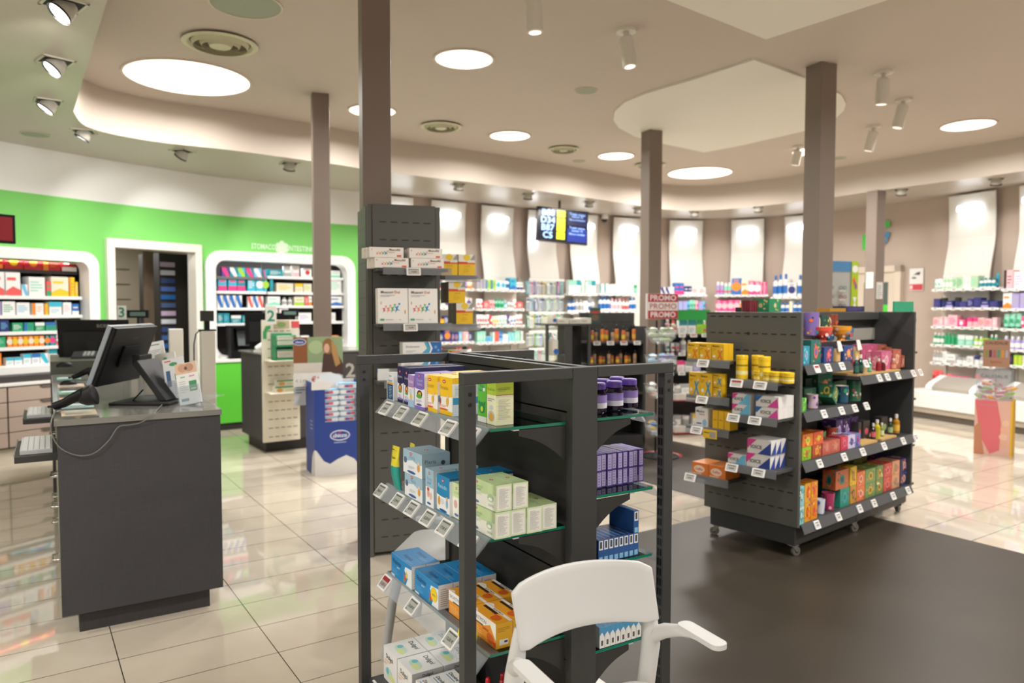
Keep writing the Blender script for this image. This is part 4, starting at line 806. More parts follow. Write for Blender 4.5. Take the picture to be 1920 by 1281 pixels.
tshelf(TWW+.006, TWW+.25, .02, .36, TZ1-.03, []); tshelf(TWW+.006, TWW+.25, .02, .36, TZ2-.01, []); tshelf(TWW+.006, TWW+.25, .02, .36, 1.06, [])
def tinst(mesh, a, b, z, label, name='medicine_box', cat='carton', rot=0, rx=0): return inst(name, mesh, (*wl(TW, a, b), z+.0006), TW[1]+rot, label, cat, rx=rx)
def runners(x0, y0, s, asp):   # the little running figures
    out = []
    for i, c in enumerate(('#D8485C', '#E8844C', '#4CA85C', '#2C8CC0')):
        x = x0+s*i*.85*asp; k = s*(1+.12*i)
        out += [('p', [(x, y0), (x+.3*k*asp, y0+.35*k), (x+.75*k*asp, y0+.25*k), (x+.35*k*asp, y0+.5*k), (x+.55*k*asp, y0+.95*k), (x+.2*k*asp, y0+.75*k), (x-.15*k*asp, y0+.85*k), (x+.1*k*asp, y0+.55*k)], c), ('d', x+.62*k*asp, y0+1.1*k, .13*k, c)]
    return out
m_mr = boxmesh('muscoril', .2, .05, .059, '#EDE8E0', F=runners(.2, .22, .28, .34)+[('t', 'MuscoRil', .52, .66, .95, .88, '#7C6A4C', True), ('t', 'Dolore', .52, .44, .74, .6, '#D8946C'), ('r', .8, .08, .93, .25, '#E0603C'), ('e', .06, .75, .012, .1, '#D89C3C'), ('e', .5, .4, .012, .1, '#D89C3C')])
m_md = boxmesh('muscoridol', .178, .045, .21, '#EDEAE4', F=runners(.16, .3, .17, .95)+[('t', 'Muscori', .08, .85, .52, .93, '#5C5648', True), ('t', 'Dol', .54, .85, .74, .93, '#C8843C', True), ('e', .1, .58, .015, .05, '#D89C3C'), ('e', .9, .33, .02, .06, '#D89C3C'), ('r', .06, .08, .2, .14, '#5CA880'), ('r', .24, .1, .5, .12, '#B0B8A8'), ('r', .7, .1, .76, .12, '#B0B8A8')]+lines(.08, .76, .6, .83, 2, '#A8A49C', .35))
for r_ in range(2):
    for c_ in range(2):
        for k in range(3): tinst(m_mr, [(.055, .29), (.085, .30)][1-r_][c_]+.03-.0*k+(-.012*k if c_ == 0 else 0), -.17+.052*k, TZ1+.0605*r_, 'white joint pain carton with running figures, %s row, %s, %s deep on the tower' % (['lower', 'upper'][r_], ['left', 'right'][c_], ['first', 'second', 'third'][k]))
for c_ in range(2):
    for k in range(2): tinst(m_md, .125+.182*c_, -.155+.047*k, TZ2, 'large white carton with coloured runners, %s one, %s' % (['left', 'right'][c_], ['front', 'behind'][k]), rx=-.06)
m_dc = boxmesh('dicloreum', .235, .05, .075, '#E6E4E0', F=[('p', [(.45, 0), (1, 0), (1, 1), (.55, 1), (.62, .5)], '#4CA8C4'), ('p', [(.62, 0), (1, 0), (1, 1), (.62, 1), (.72, .5)], '#2C68AC'), ('p', [(.66, 1), (.72, .5), (.66, 0), (.7, 0), (.77, .5), (.7, 1)], '#E8E8EC'), ('d', .85, .6, .13, '#6CA0D0'), ('d', .92, .35, .1, '#6CA0D0'), ('t', 'Dicloreum', .08, .55, .42, .78, '#4C5660')]+lines(.08, .2, .35, .4, 2, '#A8ACB0', .4))
for r_ in range(3):
    for k in range(2): tinst(m_dc, .295-.01*(r_ % 2), -.17+.052*k, TZ3+.0765*r_, 'white and blue gel carton, %s of the stack, %s' % (['bottom', 'middle', 'top'][r_], ['front', 'behind'][k]))
for k in range(4): tinst(m_wb, .10+.022*k, -.14, TZ3+.001, 'slim pale carton beside the gel stack on the tower, %s' % pos(k, 4), rot=0)
YC = '#E8BC18'
m_ye = boxmesh('yellow_pack', .11, .1, .135, '#8E8456', F=[('r', 0, 0, 1, 1, YC), ('r', 0, .6, 1, 1, '#E4DED2'), ('e', .5, .86, .22, .16, '#E8C83C'), ('r', 0, .54, 1, .62, '#D8742C'), ('r', 0, .56, .55, .66, '#D04830'), ('p', [(.7, .74), (1, .74), (1, 1), (.92, 1)], '#9A9A96'), ('t', 'cerotti', .35, .42, .7, .5, '#B8742C')]+lines(.3, .15, .7, .38, 4, '#C89C20', .3))
tinst(m_ye, TWW+.065, .07, TZ1-.03, 'yellow and white plaster carton, left one on the tower upper side shelf'); tinst(m_ye, TWW+.18, .07, TZ1-.03, 'yellow and white plaster carton, right one on the tower upper side shelf')
for r_ in range(2):
    for k in range(2): tinst(m_ye, TWW+.115+.05*(1-r_), .07+.11*k, TZ2-.01+.1365*r_, 'yellow plaster carton on the lower side shelf, %s, %s' % (['bottom', 'top'][r_], ['front', 'behind'][k]))
m_or = boxmesh('orange', .055, .05, .21, '#E8742A', F=[('t', 'Thermo', .25, .1, .7, .9, '#F0C8A0')]); tinst(m_or, TWW+.11, .06, 1.06, 'narrow orange carton standing on the tower side shelf')
m_gy = boxmesh('greycard', .22, .02, .16, '#8A8880', F=[('r', .4, 0, 1, 1, '#D8D6CE'), ('r', .42, .55, .62, .98, '#D8D22C'), ('t', '4,90', .5, .08, .85, .35, '#B85C54')]); tinst(m_gy, TWW+.13, .24, 1.06+.05, 'grey and white price card with yellow corner behind the orange carton', 'price_card', 'sign')
# ------------------------------------------------------------------ gift shelving on wheels
g2 = empty('gift_gondola', (*G2[0], 0), G2[1], 'dark grey double sided shelving unit on castors with gift mugs and tea', 'shelving')
L2, D2, H2 = 1.684, .68, 1.525
mb = MB(); mb.box(0, 0, .20, .028, D2, H2, TF)
for k in range(12): slots(mb, .02, D2-.02, -.0006, .30+k*.1085, 10 if k > 0 else 10, axis='y', s=-1, h=.007, fill=.6)
mb.lathe([(.011, 0), (.011, .001)], BLACK, 10, M=Matrix.Translation((-.0004, .36, .30+10*.1085+.003)) @ Matrix.Rotation(-PI/2, 4, 'Y'))
mb.obj('end_panel', g2, bev=.003)
mb = MB(); mb.box(L2-.028, 0, .20, L2, D2, H2, DARK); mb.obj('end_panel', g2, bev=.003)
mb = MB(); mb.box(.029, .31, .2, L2-.029, .36, H2-.002, DARK2); 
mb.box(.75, .29, 1.31, L2-.03, .309, 1.40, mat('#8C8A80', .5)); mb.box(.76, .285, 1.45, 1.05, .309, 1.475, mat('#C8C6BE', .5)); mb.obj('back_panel', g2)
mb = MB(); mb.box(.029, .26, H2-.06, L2-.029, .40, H2-.001, DARK); mb.obj('top_cap', g2, bev=.003)
mb = MB(); mb.box(.028, .03, .075, L2/2-.002, D2-.03, .21, DARK); mb.box(L2/2+.002, .03, .075, L2-.02, D2-.03, .21, DARK); mb.obj('plinth', g2, bev=.004)
def g2shelf(x0, x1, z, tags, d=.31, rail='#484B4E'):
    mb = MB(); mb.box(x0, .0, z-.025, x1, d, z, DARK); s = mb.obj('shelf', g2, bev=.002)
    mb = MB(); mb.add([(x0+.005, -.028, z-.055), (x1-.002, -.028, z-.055), (x1-.002, -.002, z+.004), (x0+.005, -.002, z+.004)], [(0, 1, 2, 3)], mat(rail, .3)); mb.add([(x0+.005, -.026, z-.057), (x1-.002, -.026, z-.057), (x1-.002, 0, z+.002), (x0+.005, 0, z+.002)], [(3, 2, 1, 0)], mat(rail, .3)); mb.obj('price_rail', s)
    for tx, py, red in tags:
        tg = bpy.data.objects.new('price_tag', tagmesh('', red, detail=False, w=.062, h=.052, screen='#C8C6C0')); COL.objects.link(tg); tg.parent = s; tg.location = (tx, -.018, z-.026); tg.rotation_euler = (-.42, 0, 0)
def ga(x, y, b=0): return pla(x, y, G2, b=b)[0]
g2shelf(.03, .64, 1.20, [(ga(1526, 680), 0, 1), (ga(1547, 678), 0, 0), (ga(1573, 676), 0, 0), (ga(1618, 672), 0, 0)], .31)
g2shelf(.03, .66, .91, [(ga(1539, 768), 0, 0), (ga(1572, 763), 0, 0), (ga(1597, 759), 0, 0), (ga(1619, 757), 0, 0)], .31)
g2shelf(.03, L2-.03, .60, [(ga(x, y), 0, 0) for x, y in ((1531, 860), (1577, 849), (1612, 841), (1652, 827), (1688, 820), (1712, 816))], .31)
g2shelf(.77, L2-.03, 1.09, [(ga(x, y), 0, 0) for x, y in ((1643, 712), (1658, 710), (1678, 707), (1707, 704), (1720, 703))], .31)
g2shelf(.03, L2-.03, .215, [(ga(x, y), 0, 0) for x, y in ((1526, 982), (1566, 968), (1606, 955), (1633, 946), (1669, 934), (1697, 925))], .31)
# castors
def castor(x, y, rz_):
    mb = MB(); M = Matrix.Translation((x, y, 0)) @ Matrix.Rotation(rz_, 4, 'Z')
    mb.box(-.025, -.025, .068, .025, .025, .076, CHROME, M=M)
    for s in (-.016, .013): mb.add([(-.018, s, .07), (.018, s, .07), (.035, s, .028), (.015, s, .028), (-.018, s+.003, .07), (.018, s+.003, .07), (.035, s+.003, .028), (.015, s+.003, .028)], [(0, 1, 2, 3), (7, 6, 5, 4), (0, 3, 7, 4), (1, 5, 6, 2), (0, 4, 5, 1), (3, 2, 6, 7)], CHROME, M=M)
    c = mb.obj('castor', g2)
    mb = MB(); mb.lathe([(.026, -.011), (.03, -.009), (.03, .009), (.026, .011)], mat('#6E6A66', .5), 18, M=M @ Matrix.Translation((.022, 0, .030)) @ Matrix.Rotation(PI/2, 4, 'X')); mb.lathe([(.012, -.0115), (.012, .0115)], mat('#2A2928', .5), 12, M=M @ Matrix.Translation((.022, 0, .030)) @ Matrix.Rotation(PI/2, 4, 'X')); mb.obj('wheel', c)
for x, y, r_ in ((.06, .06, -.3), (.06, D2-.07, 1.9), (L2/2, .06, -.4), (L2/2, D2-.07, 0), (L2-.07, .06, .9), (L2-.07, D2-.07, 0)): castor(x, y, r_)
# shelves hooked on the near end panel
def eshelf(b0, b1, z, tags, d=.2, parent=None, sgn=-1, x=0):
    xo = x+sgn*d; a_, c_ = min(x, xo), max(x, xo); mb = MB(); mb.box(a_, b0, z-.018, c_, b1, z, DARK); s = mb.obj('end_shelf', g2, bev=.002)
    if tags is not None:
        mb = MB(); railx = xo+sgn*.006; mb.add([(railx, b0, z-.045), (railx, b1, z-.045), (xo, b1, z+.008), (xo, b0, z+.008)], [(0, 1, 2, 3)], SMOKE); mb.obj('price_rail', s)
        for i, (b, kind) in enumerate(tags):
            tg = bpy.data.objects.new('price_tag', tagmesh('', kind == 'r', detail=False, w=.085, h=.05, screen='#B8B4AC' if kind != 'w' else '#E8E8E4')); COL.objects.link(tg); tg.parent = s; tg.location = (railx-.003, b, z-.022); tg.rotation_euler = (-.35, 0, -PI/2)
    return s
def gb(x, y, a=-.2): return pla(x, y, G2, a=a)[1]
LZ = [1.215, .978, .775, .455]; RZ_ = [1.105, .887, .572]
Lb = (.36, .69)
eshelf(*Lb, LZ[0], [(gb(1320, 680), '')]); eshelf(*Lb, LZ[1], [(gb(1318, 741), 'w')]); eshelf(*Lb, LZ[2], [(gb(1308, 802), '')]); eshelf(*Lb, LZ[3], [(gb(1296, 893), '')])
eshelf(.03, .36, RZ_[0], [(gb(1383, 715), 'r'), (gb(1427, 719), '')]); eshelf(.03, .36, RZ_[1], [(gb(1377, 779), ''), (gb(1417, 784), '')]); eshelf(.03, .36, RZ_[2], [(gb(1374, 876), ''), (gb(1424, 886), '')])
mb = MB(); mb.box(0, 0, 0, .10, .006, .055, mat('#E8BE20', .5)); decal(mb, (0, 0, 0), (1, 0, 0), (0, 0, 1), .1, .055, [('t', 'Maalox', .08, .5, .5, .85, '#2A2A2A', True), ('r', .5, .15, .95, .8, '#9A9C98')])
bq = gb(1320, 803); o = mb.obj('shelf_talker', loc=(*wl(G2, -.222, gb(1322, 803)), .715), rz=G2[1]-PI/2); tag(o, 'yellow shelf card hooked on the third left peg shelf', 'sign')
def ebox(mesh, w, d, bl, z, label, k=0, dz=0, cat='carton', name='medicine_box', rot=0, g=None):      # bl: b of the left edge; k rows deep
    return inst(name, mesh, (*wl(G2, -.19+d/2+k*(d+.002), bl-w/2), z+.0006+dz), G2[1]-PI/2+rot, label, cat, g)
MX = '#E8B820'
def maal(w, h, xc, d=.05, name='m'):
    return boxmesh(name, w, d, h, MX, F=[('t', 'Maalox', .06, .8, .62, .93, '#3A3420', True), ('p', [(.4, .05), (.52, .05), (.9, .62), (.78, .62)], xc), ('p', [(.78, .05), (.92, .05), (.6, .62), (.45, .62)], xc), ('e', .2, .25, .12, .08, '#EFE8D8'), ('e', .8, .68, .08, .06, '#F2DCA8')]+lines(.06, .6, .4, .75, 2, '#B08A20', .4), T=[('r', 0, 0, 1, 1, '#EFC83C')])
m_mo = maal(.09, .107, '#E07A24'); m_mbl = maal(.088, .15, '#2E90B4'); m_ms = maal(.07, .075, '#2E90B4')
for c_ in range(3):
    for k in range(2): ebox(m_mo, .09, .05, gb(1287, 672)-.095*c_, LZ[0], 'yellow antacid carton with orange X, %s, %s' % (pos(c_, 3), ['front', 'behind'][k]), k)
for k in range(2):
    for c_ in range(2): ebox(m_mbl, .088, .05, gb(1290, 737)-.09*c_, LZ[1], 'tall yellow antacid carton with blue X, %s, %s' % (['left', 'right'][c_], ['front', 'behind'][k]), k)
for r_ in range(2): ebox(m_ms, .07, .06, gb(1290, 737)-.183, LZ[1], 'small yellow carton with blue X, %s of two stacked' % ['lower', 'upper'][r_], dz=.0765*r_)
m_mw = boxmesh('maal_white', .095, .06, .125, '#E4E2DE', F=[('t', 'Maalox', .08, .74, .75, .9, '#2A3A5C', True), ('t', 'Nausea', .3, .62, .75, .72, '#C84C3C', True), ('e', .75, .25, .18, .18, '#8CB8D4'), ('r', .1, .15, .5, .22, '#3C5C8C')])
ebox(m_mw, .095, .06, gb(1302, 797), LZ[2], 'white antacid carton with blue splash on the third peg shelf')
m_my = boxmesh('maal_y', .04, .09, .12, MX, F=[('t', 'Maalox', .2, .1, .8, .9, '#3A3420', True)], R=[('p', [(.1, .5), (.3, .5), (.9, .95), (.7, .95)], '#D8442C'), ('p', [(.7, .5), (.9, .5), (.3, .95), (.1, .95)], '#D8442C')])
for c_ in range(3): ebox(m_my, .04, .09, gb(1334, 803)-.044*c_, LZ[2], 'yellow carton standing end on beside the white one, %s' % pos(c_, 3))
m_ge = boxmesh('geffer', .125, .08, .082, '#E27A2C', F=[('e', .45, .5, .34, .3, '#F0D8C4'), ('t', 'Geffer', .2, .38, .7, .62, '#D8642C', True), ('r', .05, .08, .6, .16, '#F0C8A0')], T=[('r', 0, 0, 1, 1, '#E89050')])
for c_ in range(2):
    for k in range(2): ebox(m_ge, .125, .08, gb(1296, 886)-.13*c_, LZ[3], 'orange effervescent carton on the lowest left peg shelf, %s, %s' % (['left', 'right'][c_], ['front', 'behind'][k]), k)
# tubs and tins on the right column
def tub(r, h, name='tub'):
    mb = MB(); y = mat('#E6C01E', .4); mb.lathe([(r, 0), (r, h*.82), (r*.96, h*.83), (r*1.03, h*.84), (r*1.03, h*.98), (r*.98, h)], y, 24)
    for q in (0,): mb.lathe([(r*1.004, h*.2), (r*1.004, h*.36)], mat('#F0E2A0', .4), 24, cap=False)
    mb.lathe([(r*1.005, h*.55), (r*1.005, h*.62)], mat('#8A7420', .4), 24, cap=False); return mb.mesh(name)
m_tub = tub(.036, .15); m_tin = tub(.034, .062)
def ecyl(mesh, px, py, z, r, label, k=0, name='vitamin_tub', cat='tub'):
    return inst(name, mesh, (*wl(G2, -.17+r+k*.08, gb(px, py, -.17+r)), z+.0006), 1.0, label, cat)
for i, (px, k) in enumerate(((1391, 0), (1407, 1), (1433, 0))): ecyl(m_tub, px, 700, RZ_[0], .036, 'tall yellow vitamin tub on the right peg shelf, %s' % pos(i, 3), k)
for i, (px, k) in enumerate(((1424, -.2), (1441, 0), (1455, -.3), (1470, .2), (1478, -.1))): ecyl(m_tin, px, 706, RZ_[0], .03, 'short yellow tub beside the tall ones, %s' % pos(i, 5), max(0, k))
bp = '#D9D6D2'
m_ic = boxmesh('ice_blue', .125, .06, .066, bp, F=[('p', [(0, 1), (.35, 1), (0, .4)], '#D83C8C'), ('p', [(.35, 0), (1, 0), (1, 1), (.85, 1)], '#6CB8D8'), ('t', 'IOICE', .12, .3, .6, .7, '#3A3A3C', True)])
m_ip = boxmesh('ice_pink', .15, .06, .066, bp, F=[('p', [(0, 1), (.3, 1), (.05, .45), (0, .5)], '#2468A8'), ('p', [(.5, 0), (1, 0), (.95, .9)], '#D8449A'), ('t', 'IOICE', .22, .3, .68, .75, '#3A3A3C', True)])
m_ib = boxmesh('ice_navy', .16, .055, .088, bp, F=[('p', [(0, 1), (.4, 1), (0, .3)], '#D83C8C'), ('p', [(.45, 0), (1, 0), (1, .9)], '#28408C'), ('t', 'IOICE', .15, .25, .62, .7, '#3A3A3C', True)], R=[('p', [(0, 0), (1, 0), (1, .9)], '#28408C')])
for r_ in range(2):
    for k in range(3): ebox(m_ic, .125, .055, .345, RZ_[1], 'white, cyan and pink cold pack carton, %s row, %s deep' % (['lower', 'upper'][r_], ['first', 'second', 'third'][k]), k, .067*r_)
    for k in range(3): ebox(m_ip, .15, .055, .345-.165, RZ_[1], 'white, blue and magenta cold pack carton, %s row, %s deep' % (['lower', 'upper'][r_], ['first', 'second', 'third'][k]), k, .067*r_)
for k in range(3):
    ebox(m_ib, .16, .055, .24, RZ_[2], 'white and navy patch carton, lower row, %s deep' % ['first', 'second', 'third'][k], k)
    ebox(m_ib, .16, .055, .235, RZ_[2], 'white and navy patch carton, upper row, %s deep' % ['first', 'second', 'third'][k], k, .089)
    ebox(m_ic, .125, .055, .37, RZ_[2], 'small white patch carton left of the navy stack, %s deep' % ['first', 'second', 'third'][k], k)
# ---- gifts on the long side
def patt(name, w, d, h, base, cols, seed, rough=.4):
    r = random.Random(seed)
    def f(ww, hh):
        out = []
        for i in range(9): out.append(('e', r.uniform(.12, .88), r.uniform(.1, .9), r.uniform(.05, .12)*.09/ww, r.uniform(.05, .11)*.09/hh, cols[i % len(cols)]))
        return [(k, min(max(x, a+.01), .99-a), min(max(y, b+.01), .99-b), a, b, c) for k, x, y, a, b, c in out]+[('e', .5, .5, .2, .28, cols[0]), ('e', .5, .5, .11, .17, cols[-1])]
    return boxmesh(name, w, d, h, base, F=f(w, h), R=f(d, h), L=f(d, h), T=f(w, d), rough=rough)
def gput(mesh, name, cat, x0, y, z, w, d, label, b=.03, dz=0, rot=0, group=None, x1=None, h=None):
    a0 = ga(x0, y, b)
    return inst(name, mesh, (*wl(G2, a0+w/2, b+d/2), z+.0006+dz), G2[1]+rot, label, cat, group)
def wpxw(x0, x1, y, b=.03): return max(.03, ga(x1, y, b)-ga(x0, y, b))
def gbx(x0, x1, y, z, h, base, cols, seed, label, name='gift_box', cat='box', b=.03, dz=0, d=None, rot=0):
    w = wpxw(x0, x1, y, b)*.98; d = min(d or w, .305-b); return gput(patt('gift', w, d, h, base, cols, seed), name, cat, x0, y, z, w, d, label, b, dz, rot)
def mug(r, h, base, cols, seed, inner='#EDE6D6', taper=0, foot=False, handle=True, hs=1):
    r_ = random.Random(seed); mb = MB(); m = mat(base, .25)
    if foot: prof = [(r*.45, 0), (r*.35, h*.14), (r*.42, h*.22), (r*.8, h*.45), (r*.97, h*.75), (r, h)]
    else: prof = [(r*(1-taper)-.004, 0), (r*(1-taper), .004), (r*(1-taper*.5), h*.5), (r, h)]
    mb.lathe(prof, m, 24, cap=False); mb.lathe([(.001, 0.0), prof[0]], m, 24, cap=False)
    mb.lathe([(r, h), (r-.004, h), (r*.9, h*.72), (r*.7, h*.48), (.001, h*.36)] if foot else [(r, h), (r-.004, h), (r*(1-taper)-.006, .012), (.001, .01)], mat(inner, .3), 24, cap=False)
    for i in range(12):
        a = r_.uniform(0, 2*PI); z = h*r_.uniform(.3 if foot else .12, .85); rr = r*(1-taper*(1-z/h)) if not foot else r*(.97 if z > .6*h else .85); s = r_.uniform(.006, .014)
        M = Matrix.Rotation(a, 4, 'Z') @ Matrix.Translation((rr+.0012, 0, z)) @ Matrix.Rotation(PI/2, 4, 'Y'); mb.lathe([(s, 0), (s, .0006)], mat(cols[i % len(cols)], .35), 10, M=M)
    body = mb.mesh('mug_body'); hm = None
    if handle:
        hb = MB(); hb.tube([(r*.96, 0, h*.82), (r+.018, 0, h*.86), (r+.034, 0, h*.7), (r+.034, 0, h*.45), (r+.02, 0, h*.25), (r*.94, 0, h*.22)], [.0055]*6, mat(inner, .3), 8); hm = hb.mesh('mug_handle')
    return body, hm
def putmug(mm, px, py, z, label, b=.08, dz=0, rz_=0, name='mug', cat='mug'):
    a = ga(px, py, b); t = empty(name, (*wl(G2, a, b), z+.0008+dz), G2[1]+rz_, label, cat)
    for nme, me in (('body', mm[0]), ('handle', mm[1])):
        if me: o = bpy.data.objects.new(nme, me); COL.objects.link(o); o.parent = t
    return t
TEAL, GRN, DBL = '#2A8C9C', '#1E6E58', '#26457E'
zt = 1.20
gbx(1506, 1518, 680, zt, .115, '#2C8EA6', ['#7CC4D0', '#8C7CB0'], 1, 'small teal gift carton at the left end of the top gift shelf', d=.06)
gbx(1520, 1539, 678, zt, .15, '#246A60', ['#E0644C', '#E0A04C', '#6C5C9C'], 2, 'tall dark green gift carton with orange motifs')
gbx(1545, 1562, 676, zt, .10, DBL, ['#C84C5C', '#D87884'], 3, 'navy gift carton with a red cup motif'); gbx(1582, 1600, 674, zt, .10, DBL, ['#D8844C', '#E0A46C'], 4, 'navy gift carton with an orange cup motif')
sh = mat('#26242A', .6)
mb = MB(); mb.box(.04, .14, zt+.0, .30, .305, zt+.165, mat('#1E4A48', .5)); o = mb.obj('display_riser', g2)
mb = MB(); mb.box(.16, .075, zt, .60, .139, zt+.125, mat('#20222C', .5)); mb.box(.301, .14, zt, .60, .305, zt+.125, mat('#20222C', .5)); o = mb.obj('display_riser', g2)
putmug(mug(.055, .155, '#7A64A4', ['#E86A2C', '#E8B83C', '#3A3A6C', '#2E2A5C'], 5, '#EAD8B8', hs=1.3), 1519, 628, zt+.167, 'tall lilac mug with an orange sun, leftmost on the top gift shelf', b=.19, rz_=-.2)
putmug(mug(.045, .135, '#2E4C44', ['#C8B83C', '#3C7C5C'], 6, '#EADFCB'), 1541, 628, zt+.167, 'dark green mug between the lilac mug and the brown mug', b=.25, rz_=-.3)
putmug(mug(.05, .14, '#7E3A2A', ['#D88C4C', '#A84C34'], 7, '#EADFCB'), 1556, 628, zt+.167, 'brown mug with a cream handle on the top gift shelf', b=.25, rz_=PI)
putmug(mug(.066, .10, '#D8503C', ['#F0C8C0', '#5C9CB0', '#E87C5C'], 8, '#EAD8B8', foot=True, handle=False), 1541, 642, zt+.127, 'red footed bowl with pink flowers on the top gift shelf', b=.13, name='footed_bowl', cat='bowl')
putmug(mug(.066, .10, '#D8922A', ['#C8A0A0', '#4C7CA0', '#C85C2C'], 9, '#EAB868', foot=True, handle=False), 1577, 640, zt+.127, 'mustard footed bowl with flowers on the top gift shelf', b=.14, name='footed_bowl', cat='bowl')
putmug(mug(.035, .085, '#3C6C94', ['#B84C3C', '#8CB4C8'], 10, '#6C94B4', taper=.25, handle=False), 1591, 640, zt+.127, 'blue tapered cup right of the mustard bowl', b=.19, name='cup', cat='cup')
putmug(mug(.033, .085, '#3C5C84', ['#B84C3C', '#8CB4C8'], 11, '#6C94B4', taper=.25, handle=False), 1556, 640, zt+.127, 'dark blue tapered cup between the two footed bowls', b=.2, name='cup', cat='cup')
def sachet(px, label):
    a = ga(px, 674, .04); t = empty('tea_bag', (*wl(G2, a, .05), zt+.0008), G2[1], label, 'pouch')
    mb = MB(); mb.prism(rrect(-.027, -.018, .027, .018, .012, 3), 0, .065, mat('#C8A468', .6)); mb.prism([(-.024, -.014), (.024, -.014), (.024, .01), (-.024, .01)], .065, .085, mat('#D8BC8C', .6)); mb.obj('bag', t, bev=.006)
    mb = MB(); mb.add([(-.03, -.03, .065), (.022, -.034, .07), (.005, -.022, .135), (-.035, -.02, .135), (-.03, -.026, .065), (.022, -.030, .07), (.005, -.018, .135), (-.035, -.016, .135)], [(0, 1, 2, 3), (7, 6, 5, 4), (0, 4, 5, 1), (3, 2, 6, 7)], mat('#E8E2D8', .5)); mb.obj('label_card', t)
sachet(1571, 'straw coloured tea bag with white tag, left one'); sachet(1607, 'straw coloured tea bag with white tag, right one')
# second gift shelf
z2 = .91; GR2 = ['#D86C4C', '#E8C8B0', '#6CA87C']
gbx(1510, 1530, 765, z2, .17, '#14382E', ['#1E5040'], 12, 'very dark green gift carton at the back left', b=.2); gbx(1533, 1560, 757, z2, .20, '#1C5C4A', GR2, 13, 'tall green floral carton at the back of the second gift shelf', b=.17, d=.1)
gbx(1508, 1530, 762, z2, .12, '#2A5C4C', ['#6C8C74', '#3C7C64'], 14, 'green leafy carton behind the small lilac cup', b=.12, d=.07); gbx(1563, 1592, 752, z2, .13, '#1E6A50', GR2, 40, 'plain green carton behind the teal mug', b=.18, d=.1)
gbx(1503, 1512, 772, z2, .085, '#4CA848', ['#A8D85C', '#2C8C3C'], 15, 'small bright green tin at the far left of the second gift shelf', b=.02, d=.06)
putmug(mug(.037, .09, '#C4A8B8', ['#E0A038', '#5C4C8C', '#8C7CB4'], 16, '#E8E0D8', handle=False), 1522, 762, z2, 'lilac flowered cup on the second gift shelf', b=.07, name='cup', cat='cup')
w = .11; m_t = patt('tilt', w, .09, .10, '#3C7C5C', ['#E8C84C', '#D8A0B0', '#8CC46C', '#2C6C54'], 17)
inst('gift_box', m_t, (*wl(G2, ga(1551, 762, .09), .09), z2+.028), G2[1]+.2, 'green floral gift box lying tilted between the cups', 'box', ry=.55)
putmug(mug(.044, .115, '#134A66', ['#E8D8C8', '#2C9C6C', '#D88C4C'], 18, '#E8E0D0'), 1577, 758, z2, 'deep teal mug with white flowers and cream handle', b=.09, rz_=-.1)
def canister(r, h, base, lid, cols, seed):
    r_ = random.Random(seed); mb = MB(); mb.lathe([(r, 0), (r, h*.8)], mat(base, .35), 24); mb.lathe([(r*1.02, h*.8), (r*1.02, h), (.001, h)], mat(lid, .3), 24, cap=False)
    for i in range(9):
        a = -PI/2+r_.uniform(-1.4, 1.4); z = h*r_.uniform(.1, .7); M = Matrix.Rotation(a, 4, 'Z') @ Matrix.Translation((r+.0012, 0, z)) @ Matrix.Rotation(PI/2, 4, 'Y'); s = r_.uniform(.006, .012); mb.lathe([(s, 0), (s, .0006)], mat(cols[i % len(cols)], .35), 8, M=M)
    return mb.mesh('canister'), None
putmug(canister(.045, .14, '#2A7A5A', '#176644', ['#E8C8C8', '#E8E0C8', '#C86C5C'], 19), 1600, 752, z2, 'green lidded tea canister with pale flowers', b=.09, name='canister', cat='canister')
# third gift shelf
z3 = .60; RD, OG, YG = '#C8422C', '#E0742C', '#8CB82C'
for x0, x1, y, dz, base, cols, s, lab in ((1504, 1521, 862, 0, '#86B82A', ['#D85C2C', '#D8D83C', '#3C8C3C'], 20, 'lime tea tin with orange leaves, lower left'), (1504, 1524, 862, .082, '#E0782A', ['#E8C83C', '#C8382C', '#8CB83C'], 21, 'orange tea tin with yellow leaves stacked on the lime one'),
                              (1523, 1540, 856, 0, '#A8442C', ['#D8A83C', '#5C5C3C', '#E0642C'], 22, 'brown patterned tea tin right of the lime tin'), (1525, 1543, 856, .082, '#D8582E', ['#E8943C', '#B8302C', '#D8C83C'], 23, 'red orange tea tin stacked on the brown one')):
    gbx(x0, x1, y, z3, .08, base, cols, s, lab, 'tea_tin', 'tin', dz=dz)
CORL = '#B85C4A'
gbx(1542, 1558, 850, z3, .085, CORL, ['#C8806C'], 24, 'coral carton, left of a matching pair'); gbx(1558, 1575, 846, z3, .085, CORL, ['#C8806C'], 25, 'coral carton, right of a matching pair')
putmug(mug(.05, .11, '#5C9C6C', ['#E8E0D0', '#D85C4C'], 26, '#C8B8A0', handle=False), 1533, 856, z3+.0, 'green cup with white and red flowers at the back', b=.2, name='cup', cat='cup')
putmug(mug(.042, .12, '#A8402E', ['#E8D0B8', '#3C6C44'], 27, '#D8A890', handle=False), 1557, 850, z3, 'rust red cup with pale flowers at the back', b=.2, name='cup', cat='cup')
gbx(1577, 1590, 843, z3, .09, '#C83C54', ['#E0748C', '#A82C44'], 28, 'raspberry tea tin beside the coral pair', 'tea_tin', 'tin')
gbx(1590, 1603, 839, z3, .09, '#C8C0D8', ['#3C2C7C', '#6C5CA4'], 29, 'white and indigo tea tin', 'tea_tin', 'tin'); gbx(1603, 1613, 836, z3, .09, '#6C7CB8', ['#B84C7C', '#3C3C8C'], 30, 'blue and magenta tea tin', 'tea_tin', 'tin')
for i in range(3): gbx(1567+i*14, 1580+i*14, 838-i*3, z3, .17, '#3A2458', ['#B8A8C8', '#7C5C9C'], 31+i, 'tall violet patterned carton in the back row, %s' % pos(i, 3), b=.16)
